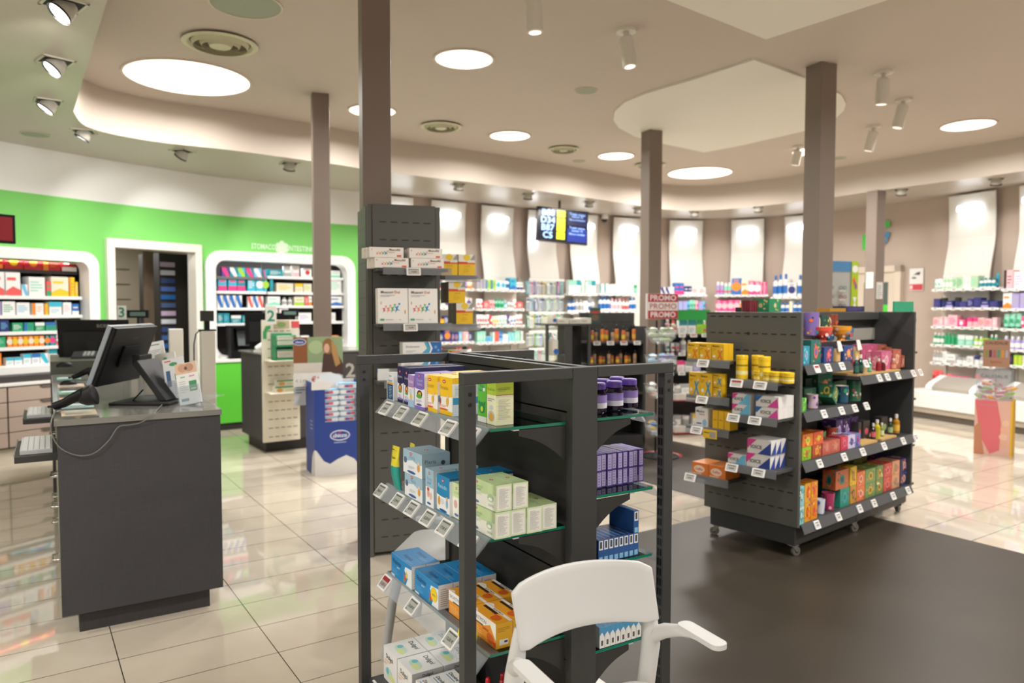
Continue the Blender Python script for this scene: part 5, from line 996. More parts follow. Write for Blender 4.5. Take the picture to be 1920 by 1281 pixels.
def obottle(px, py, z, h, r, col, lab, b=.07, capc='#D8D4CC', lb=None):
    a = ga(px, py, b); t = empty('oil_bottle', (*wl(G2, a, b), z+.0145), G2[1], lab, 'bottle')
    mb = MB(); mb.lathe([(r, 0), (r, h*.62), (r*.5, h*.74), (r*.4, h*.8)], mat(col, .12), 18); 
    if lb: mb.lathe([(r*1.01, h*.12), (r*1.01, h*.45)], mat(lb, .5), 18, cap=False)
    mb.obj('body', t); mb = MB(); mb.lathe([(r*.5, h*.8), (r*.5, h), (.001, h)], mat(capc, .3), 14); mb.obj('cap', t)
def tray(x0, x1, y, z, lab):
    w = wpxw(x0, x1, y, .02); a = ga(x0, y, .02); mb = MB(); mb.prism(rrect(0, 0, w, .2, .01, 3), 0, .013, mat('#C8A468', .5)); tag(mb.obj('wooden_tray', loc=(*wl(G2, a, .02), z+.0005), rz=G2[1], bev=.002), lab, 'tray')
tray(1616, 1646, 825, z3, 'pale wooden tray under the pink labelled oils'); tray(1654, 1682, 816, z3, 'pale wooden tray under the green and amber oils')
for px, py, h, r, col, lb, lab in ((1637, 822, .11, .017, '#2A2624', '#C85C6C', 'small dark oil bottle with pink label'), (1644, 821, .13, .022, '#B8A81C', None, 'yellow green oil bottle with a pale cap'), (1653, 819, .10, .016, '#7C8C4C', '#C8CCA0', 'small olive oil bottle on the third gift shelf'),
                               (1669, 815, .12, .018, '#2C3428', '#8CA478', 'dark oil bottle with green label'), (1680, 812, .14, .024, '#A8741C', '#D8A83C', 'amber oil bottle with a pale cap'), (1703, 806, .09, .014, '#4C3420', '#E0A83C', 'small amber dropper bottle at the right end')):
    obottle(px, py, z3, h, r, col, lab, lb=lb)
for x0, x1, y, c, lab in ((1621, 1633, 826, '#C85C6C', 'dark grey gift carton with pink oval'), (1655, 1667, 817, '#9CB078', 'dark grey gift carton with green oval'), (1684, 1696, 811, '#D8A43C', 'dark grey gift carton with amber oval'), (1612, 1617, 830, '#C8483C', 'narrow dark carton with red oval')):
    w = wpxw(x0, x1, y); me = boxmesh('dk', w, .06, .125, '#3A3634', F=[('e', .5, .4, .28, .2, c)]); inst('gift_box', me, (*wl(G2, ga(x0, y, .1)+w/2, .14), z3+.014), G2[1], lab, 'box')
# right bay upper shelf: pink cartons
z4 = 1.09; PK = '#A84C6C'
mb = MB(); mb.box(.78, .015, 0, L2-.22, .25, .014, mat('#C8A468', .5)); tag(mb.obj('wooden_board', loc=(*wl(G2, 0, 0), z4+.0005), rz=G2[1]), 'long pale wooden board under the pink perfume cartons', 'board')
z4 += .0148
for x0, x1, y, h, dz, base, b, s, lab in ((1614, 1645, 700, .18, .0, PK, .16, 41, 'large pink carton at the back left'), (1645, 1662, 697, .17, .0, '#9A5644', .18, 42, 'terracotta carton behind the pink cartons'), (1640, 1651, 699, .13, 0, '#C0708C', .10, 43, 'narrow rose pink carton'),
                                     (1652, 1671, 697, .135, 0, '#BC5F80', .05, 44, 'rose pink carton with round emblem'), (1674, 1689, 693, .14, 0, '#A85A4A', .05, 45, 'terracotta carton with floral print'), (1660, 1672, 697, .15, 0, '#8C4C3C', .15, 46, 'darker terracotta carton at the back'), (1690, 1696, 692, .09, 0, '#9A5444', .06, 47, 'small terracotta carton at the right end')):
    gbx(x0, x1, y, z4, h, base, ['#D8A8B4', '#C88894'] if 'pink' in lab else ['#D8A890', '#C87C64'], s, lab, b=b, d=.07)
for px, py, h, col, lb, lab in ((1605, 706, .12, '#2C4C48', '#3C6C5C', 'dark green bottle at the left end of the upper shelf'), (1613, 705, .13, '#20403C', '#2C5C4C', 'tall dark green bottle, second from left on the upper shelf'), (1621, 704, .09, '#B89C6C', None, 'small straw coloured bottle'), (1629, 702, .10, '#4C8C6C', '#6CA884', 'green lotion bottle with cream cap'),
                                (1647, 700, .09, '#8C1C2C', None, 'ruby glass bottle in front of the pink cartons'), (1655, 699, .075, '#5C1420', None, 'small dark red bottle by the pink cartons'), (1675, 696, .08, '#A8644C', '#C88C74', 'small copper coloured bottle on the upper shelf')):
    obottle(px, py, z4-.0145, h, .018, col, lab, b=.035, lb=lb)
# base gift shelf
z5 = .215; OY = ['#D8382C', '#E8C83C', '#A84C9C', '#E0742C']
for r_ in range(2):
    gbx(1497, 1507, 988, z5, .118, '#8CC4C4', ['#3C9CA4', '#E8E8D8'], 50+r_, 'aqua tea tin at the left end, %s' % ['lower', 'upper'][r_], 'tea_tin', 'tin', dz=.12*r_, b=.0)
    gbx(1508, 1519, 983, z5, .12, '#E0A01E', OY, 52+r_, 'yellow and plum tea tin, left stack, %s' % ['lower', 'upper'][r_], 'tea_tin', 'tin', dz=.122*r_, b=.01)
    gbx(1520, 1532, 978, z5, .12, '#E08A1E', OY[::-1], 54+r_, 'yellow and orange tea tin, right stack, %s' % ['lower', 'upper'][r_], 'tea_tin', 'tin', dz=.122*r_, b=.01)
for px, py, r, h, base, cols, lab, b in ((1537, 968, .032, .095, '#D8DCE4', ['#2C4CA4', '#4C6CC0'], 'white and blue lidded travel cup', .05), (1552, 963, .042, .115, '#A83A60', ['#E0A0B8', '#8C2448'], 'magenta lidded travel cup', .06), (1566, 957, .04, .115, '#C8DCC0', ['#2C9C6C', '#6CB88C'], 'white and green lidded travel cup', .1)):
    putmug(mug(r, h, base, cols, len(lab), base, taper=.22, handle=False), px, py, z5, lab, b=b, name='travel_cup', cat='cup')
gbx(1540, 1565, 945, z5, .11, '#1C5C44', ['#2C8C64', '#14443A'], 60, 'dark green leafy tin behind the travel cups', 'tea_tin', 'tin', b=.18, d=.09)
gbx(1575, 1592, 951, z5, .125, '#2C8874', ['#3CA8A0', '#1E6C7C'], 61, 'teal tea tin in the middle of the base shelf', 'tea_tin', 'tin')
gbx(1566, 1590, 951, z5, .125, '#B85C34', ['#2C7C6C', '#D8743C', '#1E4C44'], 62, 'rust patterned tin stacked on the teal one', 'tea_tin', 'tin', dz=.127, d=.09)
gbx(1594, 1605, 945, z5, .125, '#B88A34', ['#3C5C34', '#D8643C'], 63, 'ochre tea tin, lower of two', 'tea_tin', 'tin'); gbx(1593, 1605, 945, z5, .125, '#D8AC24', ['#B85C34', '#8C9C3C'], 64, 'bright yellow tea tin, upper of two', 'tea_tin', 'tin', dz=.127)
for i, (x0, x1, y, base, cols, nm) in enumerate(((1606, 1621, 940, '#D8703C', ['#E8B49C', '#B8482C'], 'salmon'), (1622, 1641, 935, '#6C8C54', ['#E0A02C', '#3C6C3C'], 'green and apricot'), (1642, 1655, 929, '#6A8448', ['#E09C2C', '#E8E0C8', '#2C5C34'], 'green and daisy'), (1656, 1671, 925, '#B8483A', ['#E0746C', '#7C3040'], 'coral red'), (1672, 1686, 919, '#C88C64', ['#4C8C74', '#D8543C'], 'sand and teal'), (1688, 1701, 912, '#2C2C5C', ['#D89C4C', '#C8586C', '#4C5CA0'], 'midnight blue'))):
    for r_ in range(2):
        gbx(x0, x1, y, z5, .10, base, cols, 70+i*2+r_, '%s tea tin on the base shelf, %s of two' % (nm, ['lower', 'upper'][r_]), 'tea_tin', 'tin', dz=.102*r_)
gbx(1600, 1625, 925, z5, .26, '#6C6A2C', ['#8C8C3C', '#4C5C2C'], 90, 'olive tall tin in the back row', 'tea_tin', 'tin', b=.2, d=.07); gbx(1640, 1680, 905, z5, .24, '#1E1E44', ['#B8543C', '#3C4C8C'], 91, 'midnight blue box in the back row', b=.2, d=.07)
# things on the top of the gondola
def ontop(a, b, me, label, name, cat): return inst(name, me, (*wl(G2, a, b), H2+.0012), G2[1], label, cat)
mb = MB(); mb.lathe([(.055, 0), (.062, .075)], mat('#6E1A26', .4), 18)
for k in range(12): mb.add([(.0635*math.cos(k*PI/6+d), .0635*math.sin(k*PI/6+d), z) for d, z in ((0, .002), (.06, .002), (.06, .072), (0, .072))], [(0, 1, 2, 3)], mat('#8C3A44', .4))
mb.box(-.02, .05, 0, .12, .1, .03, DARK)
o = mb.mesh('basket'); X, Y = at(1466, 584, H2); ax, bx = lc(G2, X, Y)
mb2 = MB(); mb2.box(0, .35, H2-.012, .5, D2, H2-.001, DARK); mb2.obj('top_shelf', g2)
ontop(.10, .25+.16, o, 'dark red woven basket on top of the near end of the gift shelving', 'small_basket', 'basket')
ontop(.16, .33, patt('grn', .14, .12, .085, '#1E7A50', ['#2C8C60', '#C8B07C'], 92), 'dark green gift box beside the red basket on top', 'gift_box', 'box')
ontop(1.05, .34, boxmesh('wd', .24, .1, .025, '#A87A24'), 'flat ochre wooden box on top of the far half', 'wooden_box', 'box')
ontop(1.32, .34, boxmesh('nv', .3, .1, .04, '#23234A', F=lines(.1, .2, .9, .8, 3, '#5C4C8C', .4)), 'flat navy carton on top of the far half', 'gift_box', 'box')
mb = MB(); mb.box(-.29, -.005, 0, .05, .005, .075, mat('#1E8A66', .5)); ontop(1.62, .02, mb.mesh('hd'), 'green header card along the far top of the gift shelving', 'header_card', 'sign')
# far end: small shelves and a shaped green card
for z, bb in ((1.22, 0), (.86, 0), (.50, 0), (.2, 0)):
    mb = MB(); mb.box(L2, .04, z-.015, L2+.14, .5, z, DARK); mb.obj('end_shelf', g2)
mb = MB(); pts = [(.0, 0), (.085, 0), (.12, .06), (.10, .13), (.11, .18), (.15, .24), (.10, .30), (.03, .33), (0, .33)]; M = Matrix(((1, 0, 0, 0), (0, 0, -1, 0), (0, 1, 0, 0), (0, 0, 0, 1))); mb.prism(pts, 0, .004, mat('#1E9078', .5), M=M)
tag(mb.obj('shaped_card', loc=(*wl(G2, L2+.005, .06), 1.222), rz=G2[1]), 'green wavy cut display card on the far end of the gift shelving', 'sign')
inst('gift_box', boxmesh('kb', .06, .06, .1, '#A8844C', F=[('r', .45, 0, .55, 1, '#C8A86C')]), (*wl(G2, L2+.05, .1), .8606), G2[1], 'kraft gift box on a far end shelf', 'box')
inst('gift_box', boxmesh('kb2', .07, .05, .24, '#C4D4C8', F=[('r', .3, 0, .33, 1, '#A8C0B0'), ('r', .6, 0, .63, 1, '#A8C0B0')]), (*wl(G2, L2+.06, .1), .2006), G2[1], 'tall pale mint carton on the lowest far end shelf', 'box')
mb = MB(); mb.lathe([(.03, 0), (.052, .03), (.055, .09), (.035, .14), (.02, .15)], mat('#A8A090', .5), 18); inst('ceramic_diffuser', mb.mesh('dif'), (*wl(G2, L2+.07, .12), .5006), 0, 'grey ceramic diffuser on a far end shelf', 'diffuser')
# ------------------------------------------------------------------ service counters on the left
LAM = mat('#403F41', .55, 0, .35, 'laminate'); CTOP = mat('#7F7E78', .12, 0, .55)
ct = empty('service_counter', (*CT[0], 0), CT[1], 'long dark woven laminate service counter with grey glass top, nearest at left', 'counter')
CL, CW = 2.7, .714
mb = MB(); mb.box(0, 0, .10, CW, .03, 1.0, LAM); mb.obj('side_panel', ct, bev=.002)
mb = MB(); mb.box(.02, .031, .12, CW, CL, .998, LAM); mb.obj('body', ct)
mb = MB(); mb.box(.07, .04, 0, CW-.06, CL-.04, .118, mat('#3C3939', .55, 0, .35, 'laminate')); mb.obj('toe_kick', ct)
mb = MB(); mb.box(-.012, -.01, 1.001, CW+.006, CL, 1.03, CTOP); mb.obj('top', ct, bev=.002)
for j, (b0, b1) in enumerate(((.05, .62), (.64, 1.25), (1.27, 1.95), (1.97, 2.65))):
    for k, (z0, z1) in enumerate(((.66, .80), (.40, .65), (.13, .39))):
        mb = MB(); mb.box(.002, b0, z0, .019, b1, z1, mat('#8F8C7C', .4)); d = mb.obj('drawer', ct)
        bm = (b0+b1)/2 if j else b0+.16; zz = z1-.06
        mb = MB(); mb.tube([(0, bm-.05, zz), (-.03, bm-.05, zz), (-.03, bm+.05, zz), (0, bm+.05, zz)], .005, CHROME, 6); mb.obj('handle', d)
for b0, z in ((.08, .86), (1.42, .86)):
    mb = MB(); mb.box(-.17, b0, z-.03, .0, b0+.5, z, mat('#2F2E2C', .5)); mb.box(-.172, b0, z-.005, -.168, b0+.5, z+.012, mat('#A8A8A4', .3, 1)); t = mb.obj('keyboard_tray', ct, bev=.002)
    mb = MB(); mb.box(0, 0, 0, .13, .42, .018, mat('#C9CBCB', .5))
    for i in range(5):
        for j in range(15): mb.box(.01+i*.023, .01+j*.027, .018, .03+i*.023, .033+j*.027, .023, mat('#DFE1E1', .5))
    tag(mb.obj('keyboard', loc=(*wl(CT, -.15, b0+.05), z+.0008), rz=CT[1]+.001), 'pale keyboard on the %s pull-out tray of the long counter' % ('near' if b0 < 1 else 'far'), 'keyboard')
# coloured leaflets under / on the glass top along the staff side
for i, (b, c, l) in enumerate(((.12, '#E0CDB0', 'cream'), (.42, '#A8D4DC', 'pale blue'), (.75, '#E0A890', 'salmon'), (1.15, '#6CB49C', 'green'), (1.6, '#D8B8A0', 'peach'), (2.2, '#7CB8B0', 'sea green'))):
    mb = MB(); mb.box(0, 0, 0, .15, .21, .0012, mat(c, .4)); decal(mb, (0, 0, .0012), (1, 0, 0), (0, 1, 0), .15, .21, [('r', .1, .55, .9, .92, '#D8DEDC')]+lines(.1, .1, .9, .5, 5, '#8CA0A0', .3))
    tag(mb.obj('leaflet', loc=(*wl(CT, .02, b), 1.0307), rz=CT[1]), '%s leaflet lying on the staff edge of the long counter' % l, 'leaflet')
# touch monitor seen from behind
BK = mat('#0C0C0D', .5, 0, .25); BK2 = mat('#1A1A1B', .5, 0, .3)
mx, my = -2.115, 3.80
t = empty('monitor', (mx, my, 1.0306), 0, 'black touch monitor on a sloping stand, seen from behind, nearest the camera', 'monitor')
M = Matrix.Translation((-.03, 0, .27)) @ Matrix.Rotation(.04, 4, 'Z') @ Matrix.Rotation(.36, 4, 'Y')
mb = MB(); mb.rbox(-.012, 0, -.165, .012, .5, .165, .004, mat('#8E979E', .3, 0, .6), M=M); mb.rbox(-.014, .01, -.155, -.0125, .49, .155, .0005, mat('#0A0C10', .1), M=M); mb.obj('screen', t)
mb = MB(); mb.rbox(.0125, .004, -.162, .038, .496, .162, .012, BK, M=M); mb.rbox(.039, .15, -.06, .05, .35, .06, .004, BK, M=M)
d = MB(); decal(mb, tuple(M @ Vector((.038, .2, .09))), (0, 1, 0), tuple((M.to_3x3() @ Vector((0, 0, 1)))), .1, .02, [('t', 'PHILIPS', .1, .2, .9, .8, '#3A3A3C')], off=.0006); mb.obj('back_shell', t)
mb = MB(); hv = [(.11, .14, .30), (.11, .36, .30), (.30, .36, .03), (.30, .14, .03)]; hb = [(x-.03, y, z-.0) for x, y, z in hv]
vv = [(.06, .15, .22), (.06, .37, .22), (.22, .40, .02), (.22, .12, .02), (.09, .15, .235), (.09, .37, .235), (.26, .40, .02), (.26, .12, .02)]
mb.add(vv, [(0, 1, 2, 3), (7, 6, 5, 4), (0, 4, 5, 1), (1, 5, 6, 2), (2, 6, 7, 3), (3, 7, 4, 0)], BK2)
mb.box(.045, .19, .20, .085, .33, .26, BK2); mb.obj('stand_arm', t, bev=.004)
mb = MB(); mb.box(-.02, .06, .0, .30, .42, .016, BK2); mb.obj('base_plate', t, bev=.004)
# second monitor on the far station
c3 = empty('service_counter', (*wl(CT, -.02, 2.75), 0), CT[1], 'second service counter with a raised dark box, beyond the nearest one', 'counter')
mb = MB(); mb.box(0, 0, .1, .70, 1.5, .95, LAM); mb.obj('body', c3)
mb = MB(); mb.box(.0, 0, .951, .52, 1.0, 1.13, mat('#4B4E44', .5)); mb.obj('raised_box', c3, bev=.004)
mb = MB(); mb.box(.05, .05, 0, .6, 1.4, .098, BK2); mb.obj('toe_kick', c3)
def backmon(x, y, z, w, h, rz_, label, logo=None, tilt=.12, stand=.3):
    t = empty('monitor', (x, y, z), rz_, label, 'monitor'); M = Matrix.Translation((0, 0, stand)) @ Matrix.Rotation(tilt, 4, 'X')
    mb = MB(); mb.box(-w/2, 0, -h/2, w/2, .02, h/2, BK, M=M); mb.box(-w/2+.05, -.03, -h/2+.04, w/2-.05, 0, h/2-.1, BK2, M=M)
    if logo: decal(mb, tuple(M @ Vector((.02, 0, h/2-.075))), (1, 0, 0), tuple(M.to_3x3() @ Vector((0, 0, 1))), .12, .05, [('t', logo, 0, .2, 1, .8, '#6E6E6C', True)], off=.001)
    mb.obj('screen', t); mb = MB(); mb.prism([(-.04, -.03), (.04, -.03), (.05, .0), (-.05, .0)], .01, stand, BK2); mb.prism([(-.12, -.09), (.12, -.09), (.13, .05), (-.13, .05)], 0, .012, BK2); mb.obj('stand', t); return t
X, Y, Z = atd(176, 645, 6.25); backmon(X, Y, 1.1306, .56, .35, .18, 'black monitor seen from behind on the raised far station', 'acer', .1, .14)
X, Y, Z = atd(160, 683, 5.95)
t = empty('telephone', (*atd(160, 683, 6.05)[:2], 1.1306), .4, 'dark desk telephone with pale keys on the far station', 'telephone')
mb = MB(); mb.add([(-.09, -.08, 0), (.09, -.08, 0), (.09, .08, 0), (-.09, .08, 0), (-.09, -.08, .02), (.09, -.08, .02), (.09, .08, .055), (-.09, .08, .055)], [(0, 3, 2, 1), (4, 5, 6, 7), (0, 1, 5, 4), (1, 2, 6, 5), (2, 3, 7, 6), (3, 0, 4, 7)], mat('#2A2C2C', .4)); mb.obj('body', t)
mb = MB()
for i in range(4):
    for j in range(3): mb.box(-.01+j*.028, -.06+i*.03, .024+i*.0066, .01+j*.028, -.04+i*.03, .036+i*.0066, mat('#B8BCBA', .4))
mb.obj('keypad', t)
def scanner(px, py, rz_, label, z=1.0306, s=1.0):
    X, Y = at(px, py, z); t = empty('barcode_scanner', (X, Y, z), rz_, label, 'scanner')
    mb = MB(); mb.tube([(-.075*s, 0, .018*s), (-.04*s, 0, .03*s), (.0, 0, .052*s), (.04*s, 0, .068*s)], [.016*s, .018*s, .021*s, .026*s], BK, 10); mb.obj('handle', t)
    mb = MB(); M = Matrix.Translation((.05*s, 0, .055*s)) @ Matrix.Rotation(1.25, 4, 'Y'); mb.lathe([(.02*s, -.03*s), (.034*s, -.01*s), (.04*s, .015*s), (.043*s, .03*s), (.036*s, .034*s)], BK2, 16, M=M, sx=1.0, sy=.75); mb.obj('head', t)
    mb = MB(); mb.tube([(-.08*s, 0, .018*s), (-.1*s, 0, .016*s)], .006, BK2, 6); mb.obj('strain_relief', t); return t
scanner(139, 770, .1, 'black handheld barcode scanner with cable at the near end of the counter', s=1.25)
scanner(158, 712, .35, 'black handheld barcode scanner lying farther along the counter')
def mouse(px, py, z, label, s=1):
    X, Y = at(px, py, z); mb = MB(); mb.lathe([(.0001, .034*s), (.018*s, .03*s), (.03*s, .018*s), (.034*s, .004), (.034*s, 0)][::-1], BK, 16, sx=1.5, sy=1); tag(mb.obj('mouse', loc=(X, Y, z), rz=.5), label, 'mouse')
mouse(128, 722, 1.0306, 'black mouse on the glass counter top beside the far scanner'); mouse(122, 688, 1.1306, 'dark mouse on the raised far station beside the telephone', 1.1)
# cable looping down the counter side
cp = [(114, 768), (104, 772), (96, 790), (97, 812), (108, 835), (128, 849), (155, 855), (180, 848), (205, 825), (222, 801), (243, 797), (263, 793), (283, 781), (296, 768), (306, 757), (308, 748)]
path = []
for i, (x, y) in enumerate(cp):
    if i < 2 or i > 12: X, Y = at(x, y, 1.034); path.append((X, Y, 1.036))
    else: a, b, z = pla(x, y, CT, b=-.018); path.append((*wl(CT, a, b), z))
path = [Vector(p) for p in path]; fine = []
for i in range(len(path)-1):
    p0, p1, p2, p3 = path[max(i-1, 0)], path[i], path[i+1], path[min(i+2, len(path)-1)]
    for k in range(5):
        t_ = k/5; fine.append(.5*((2*p1)+(p2-p0)*t_+(2*p0-5*p1+4*p2-p3)*t_*t_+(3*p1-p0-3*p2+p3)*t_**3))
fine.append(path[-1]); mb = MB(); mb.tube(fine, .0032, mat('#6E6C68', .5), 6); tag(mb.obj('scanner_cable'), 'grey cable looping down the front of the nearest counter', 'cable')
mb = MB(); mb.tube([(-2.02, 4.0, 1.10), (-2.04, 3.93, 1.05), (-1.98, 3.9, 1.037), (-1.86, 3.96, 1.036), (-1.8, 4.02, 1.036)], .004, BK, 6); tag(mb.obj('monitor_cable'), 'black cable curling behind the near monitor stand', 'cable')
# leaflet stand
PAPERS = [((336, 681), (395, 758), 3.90, '#E8EAE6', 'front', [('r', 0, .74, 1, 1, '#D8B89A'), ('e', .35, .88, .22, .1, '#C89878'), ('e', .65, .88, .22, .1, '#BC8C6C'), ('e', .5, .87, .07, .04, '#4A3428'), ('r', .55, .3, .9, .55, '#2C8C54'), ('r', .6, .34, .85, .38, '#A8D4B4'), ('r', .1, .08, .45, .15, '#5C8C9C'), ('r', .2, .65, .4, .68, '#7CB48C'), ('r', .6, .65, .85, .68, '#D88C94')]+lines(.1, .3, .5, .6, 6, '#B0B4B0', .25), 'leaflet stack with hands photo and green block, front of the acrylic stand'),
          ((317, 668), (365, 748), 4.05, '#E6E8E8', 'second', [('e', .5, .85, .2, .05, '#3C9C5C'), ('r', .1, .3, .3, .7, '#2C5C8C'), ('r', .5, .45, .9, .6, '#3C9C5C'), ('r', .1, .92, .4, .95, '#D8584C')]+lines(.4, .1, .9, .4, 6, '#A8B0B4', .3), 'leaflet stack with blue and green print, second from the front of the stand'),
          ((301, 657), (350, 738), 4.22, '#E8E6DC', 'third', [('d', .5, .85, .05, '#6CA870'), ('r', .75, .2, .9, .7, '#34589C')]+lines(.1, .2, .7, .7, 8, '#B4B0A4', .3), 'cream leaflet stack, third from the front of the stand'),
          ((279, 634), (328, 715), 4.42, '#E4E6E4', 'rear', [('r', .0, .2, .08, .95, '#4CA070'), ('r', .3, .9, .8, .93, '#6C8C8C')]+lines(.2, .1, .9, .8, 16, '#9CA4A8', .3), 'tall letter sized leaflet stack at the rear of the stand')]
st = None
for (tl, br, dd, base, nm, F, lab) in PAPERS:
    X, Y, Z = atd((tl[0]+br[0])/2, (tl[1]+br[1])/2, dd); w, h = .112, .225
    me = boxmesh('leaf', w, .014, h, base, F=F)
    o = inst('leaflet_stack', me, (X-.02, Y, max(Z-h/2, 1.036)), .12, lab, 'leaflets'); o.rotation_euler = (-.22, -.20, .12)
    mb = MB(); mb.box(-w/2-.004, -.016, -.003, w/2+.004, -.013, .10, ACRYL); mb.box(-w/2-.004, .012, -.003, w/2+.004, .015, .16, ACRYL); mb.box(-w/2-.004, -.016, -.004, w/2+.004, .015, -.001, ACRYL)
    if st is None: st = empty('leaflet_stand', (X, Y, 1.0306), 0, 'clear acrylic leaflet stand on the near corner of the counter', 'stand')
    q = mb.obj('pocket', st); q.rotation_euler = (-.22, -.20, .12); q.location = (X-.02-st.location.x, Y-st.location.y, max(Z-h/2, 1.036)-1.0306)
mb = MB(); mb.box(-.06, -.05, 0, .1, .05, .004, ACRYL); mb.box(-.15, .05, 0, -.02, .45, .004, ACRYL); mb.obj('base', st)
# white privacy posts beside the counters
def post(px, dd, ztop, w1, w2, lab, topper=False):
    X, Y, _ = atd(px, 600, dd); t = empty('privacy_post', (X, Y, 0), .5, lab, 'post'); mb = MB(); mb.box(-w1/2, -w2/2, 0, w1/2, w2/2, ztop, mat('#E2DED2', .45)); mb.obj('post', t, bev=.004)
    if topper:
        mb = MB(); mb.box(-.06, -.05, ztop, .06, .05, ztop+.012, BK2); mb.box(-.018, -.018, ztop+.012, .018, .018, ztop+.075, BK2); mb.box(-.045, -.045, ztop+.075, .045, .045, ztop+.155, mat('#30302F', .5)); mb.obj('camera_head', t, bev=.002)
        mb = MB(); mb.tube([(-.05, -.03, ztop+.01), (-.085, -.05, ztop-.02), (-.10, -.06, ztop-.1), (-.1, -.05, ztop-.22)], .005, BK2, 6); mb.obj('cable', t)
post(388, 5.6, 1.372, .10, .12, 'white post with black camera head behind the leaflets', True); post(329, 6.9, 1.35, .12, .1, 'short white post beyond the monitor, left of the tall one')
# number three sign and customer display
X, Y, Z = atd(228, 588, 6.5); mb = MB(); mb.box(-.035, 0, -.14, .035, .006, .07, mat('#E2E2DA', .5)); decal(mb, (-.035, 0, -.05), (1, 0, 0), (0, 0, 1), .07, .12, [('t', '3', .15, .1, .85, .9, '#2C8C74', True)]); tag(mb.obj('station_sign', loc=(X, Y, Z), rz=.2), 'small white station sign with green 3 beside the far monitor', 'sign')
def custdisp(px, py, dd, lab, zb):
    X, Y, Z = atd(px, py, dd); t = empty('customer_display', (X, Y, zb), .2, lab, 'display'); mb = MB(); mb.tube([(0, 0, 0), (0, 0, Z-zb)], .012, BK2, 8); mb.lathe([(.05, 0), (.05, .01)], BK2, 16); mb.obj('pole', t)
    mb = MB(); mb.box(-.09, -.015, Z-zb-.03, .09, .015, Z-zb+.04, BK); decal(mb, (-.08, -.015, Z-zb-.02), (1, 0, 0), (0, 0, 1), .16, .05, [('r', .1, .15, .9, .85, '#5C7870')]); mb.obj('display', t)
custdisp(259, 590, 6.6, 'small black customer display on a pole at station three', 1.13)
# station two
S2O = (at(505, 850, 0)[0]-.07, at(505, 850, 0)[1]-.02); S2 = (S2O, .62)
c2 = empty('service_counter', (*S2O, 0), S2[1], 'dark grey service counter of station two with a white slotted panel', 'counter')
mb = MB(); mb.box(0, 0, .13, 1.5, .75, 1.05, LAM); mb.obj('body', c2, bev=.003); mb = MB(); mb.box(.06, .06, 0, 1.4, .7, .13, mat('#2C2927', .5)); mb.obj('toe_kick', c2)
mb = MB(); mb.box(-.02, -.02, 1.051, 1.52, .77, 1.07, mat('#7C7C76', .2)); mb.obj('top', c2, bev=.003)
CRM = mat('#E2DCCA', .45)
mb = MB(); mb.box(.0, -.045, .12, .40, -.023, 1.42, CRM)
for k in range(13): slots(mb, .05, .38, -.0456, .17+k*.094, 5, mat('#8A8474', .6), fill=.7, h=.01)
decal(mb, (0, -.0455, 0), (1, 0, 0), (0, 0, 1), .42, 1.42, [('p', [(.03, .86), (.03, .91), (.1, .955), (.22, .96), (.22, .935), (.15, .925), (.12, .9), (.12, .86)], '#3C9C5C'), ('r', .3, .935, .7, .995, '#B8A48C'), ('r', .75, .94, .96, .99, '#C84C54'), ('e', .5, .965, .12, .02, '#7C9C5C'), ('r', .75, .86, .96, .93, '#D0CCC0')], off=.001)
mb.obj('slotted_panel', c2, bev=.003)
for z in (1.0, .66):
    mb = MB(); mb.box(.02, -.26, z-.012, .44, -.046, z, CRM); mb.obj('panel_shelf', c2, bev=.002)
t = empty('plaster_dispenser', (*wl(S2, .19, -.16), 1.0006), S2[1], 'green and white cardboard dispenser with cartons at station two', 'dispenser')
mb = MB(); g_ = mat('#2C8C5C', .5); mb.box(-.11, -.07, 0, -.095, .07, .26, g_); mb.box(.095, -.07, 0, .11, .07, .26, g_); mb.box(-.11, -.07, 0, .11, .07, .02, g_); mb.box(-.11, -.08, .14, .11, .07, .155, g_); mb.box(-.11, .06, 0, .11, .07, .28, g_); mb.obj('frame', t)
for i, (z, dx) in enumerate(((.025, 0), (.16, -.0), (.2, .01))): inst('medicine_box', boxmesh('d', .17, .1, .09 if i < 1 else .05, '#E4E2D6', F=[('r', 0, .8, 1, 1, '#6CA888')]+lines(.1, .2, .9, .6, 3, '#B0B0A0', .3)), (*wl(S2, .19+dx, -.165), 1.0016+z), S2[1], 'white carton in the green dispenser, %s' % ['bottom slot', 'upper slot', 'topmost'][i], 'carton')
for k in range(2): inst('medicine_box', boxmesh('d2', .25, .1, .065, '#E0DCCC', F=[('r', 0, .75, 1, 1, '#4C9C5C'), ('e', .2, .4, .14, .3, '#D89C54'), ('r', .4, .2, .9, .5, '#C8D0A8')]), (*wl(S2, .21+.02*k, -.15), .6606+.067*k), S2[1], 'white and green carton on the lower panel shelf, %s' % ['bottom', 'on top'][k], 'carton')
X, Y = wl(S2, .55, .35); backmon(X-.32, Y-.05, 1.0706, .55, .36, .2, 'black monitor behind the white panel of station two', None, .05, .24)
X, Y, Z = atd(508, 590, 7.72); mb = MB(); mb.box(-.055, 0, -.10, .055, .006, .09, mat('#E6E4DC', .5)); decal(mb, (-.055, 0, -.1), (1, 0, 0), (0, 0, 1), .11, .19, [('t', '2', .15, .12, .85, .8, '#2C8C74', True)]); tag(mb.obj('station_sign', loc=(X, Y, Z), rz=.3), 'white station sign with green 2 above the slotted panel', 'sign')
custdisp(544, 588, 8.1, 'small black customer display on a pole at station two', 1.07)
mb = MB(); mb.box(0, 0, 0, .16, .006, .45, mat('#4A4644', .5)); decal(mb, (0, 0, 0), (1, 0, 0), (0, 0, 1), .16, .45, [('t', '2', .2, .45, .8, .8, '#B8B4AC', True)]); tag(mb.obj('number_panel', loc=(*atd(643, 760, 7.6)[:2], .62), rz=.3), 'dark panel with a pale number 2 beside the display stand', 'sign')
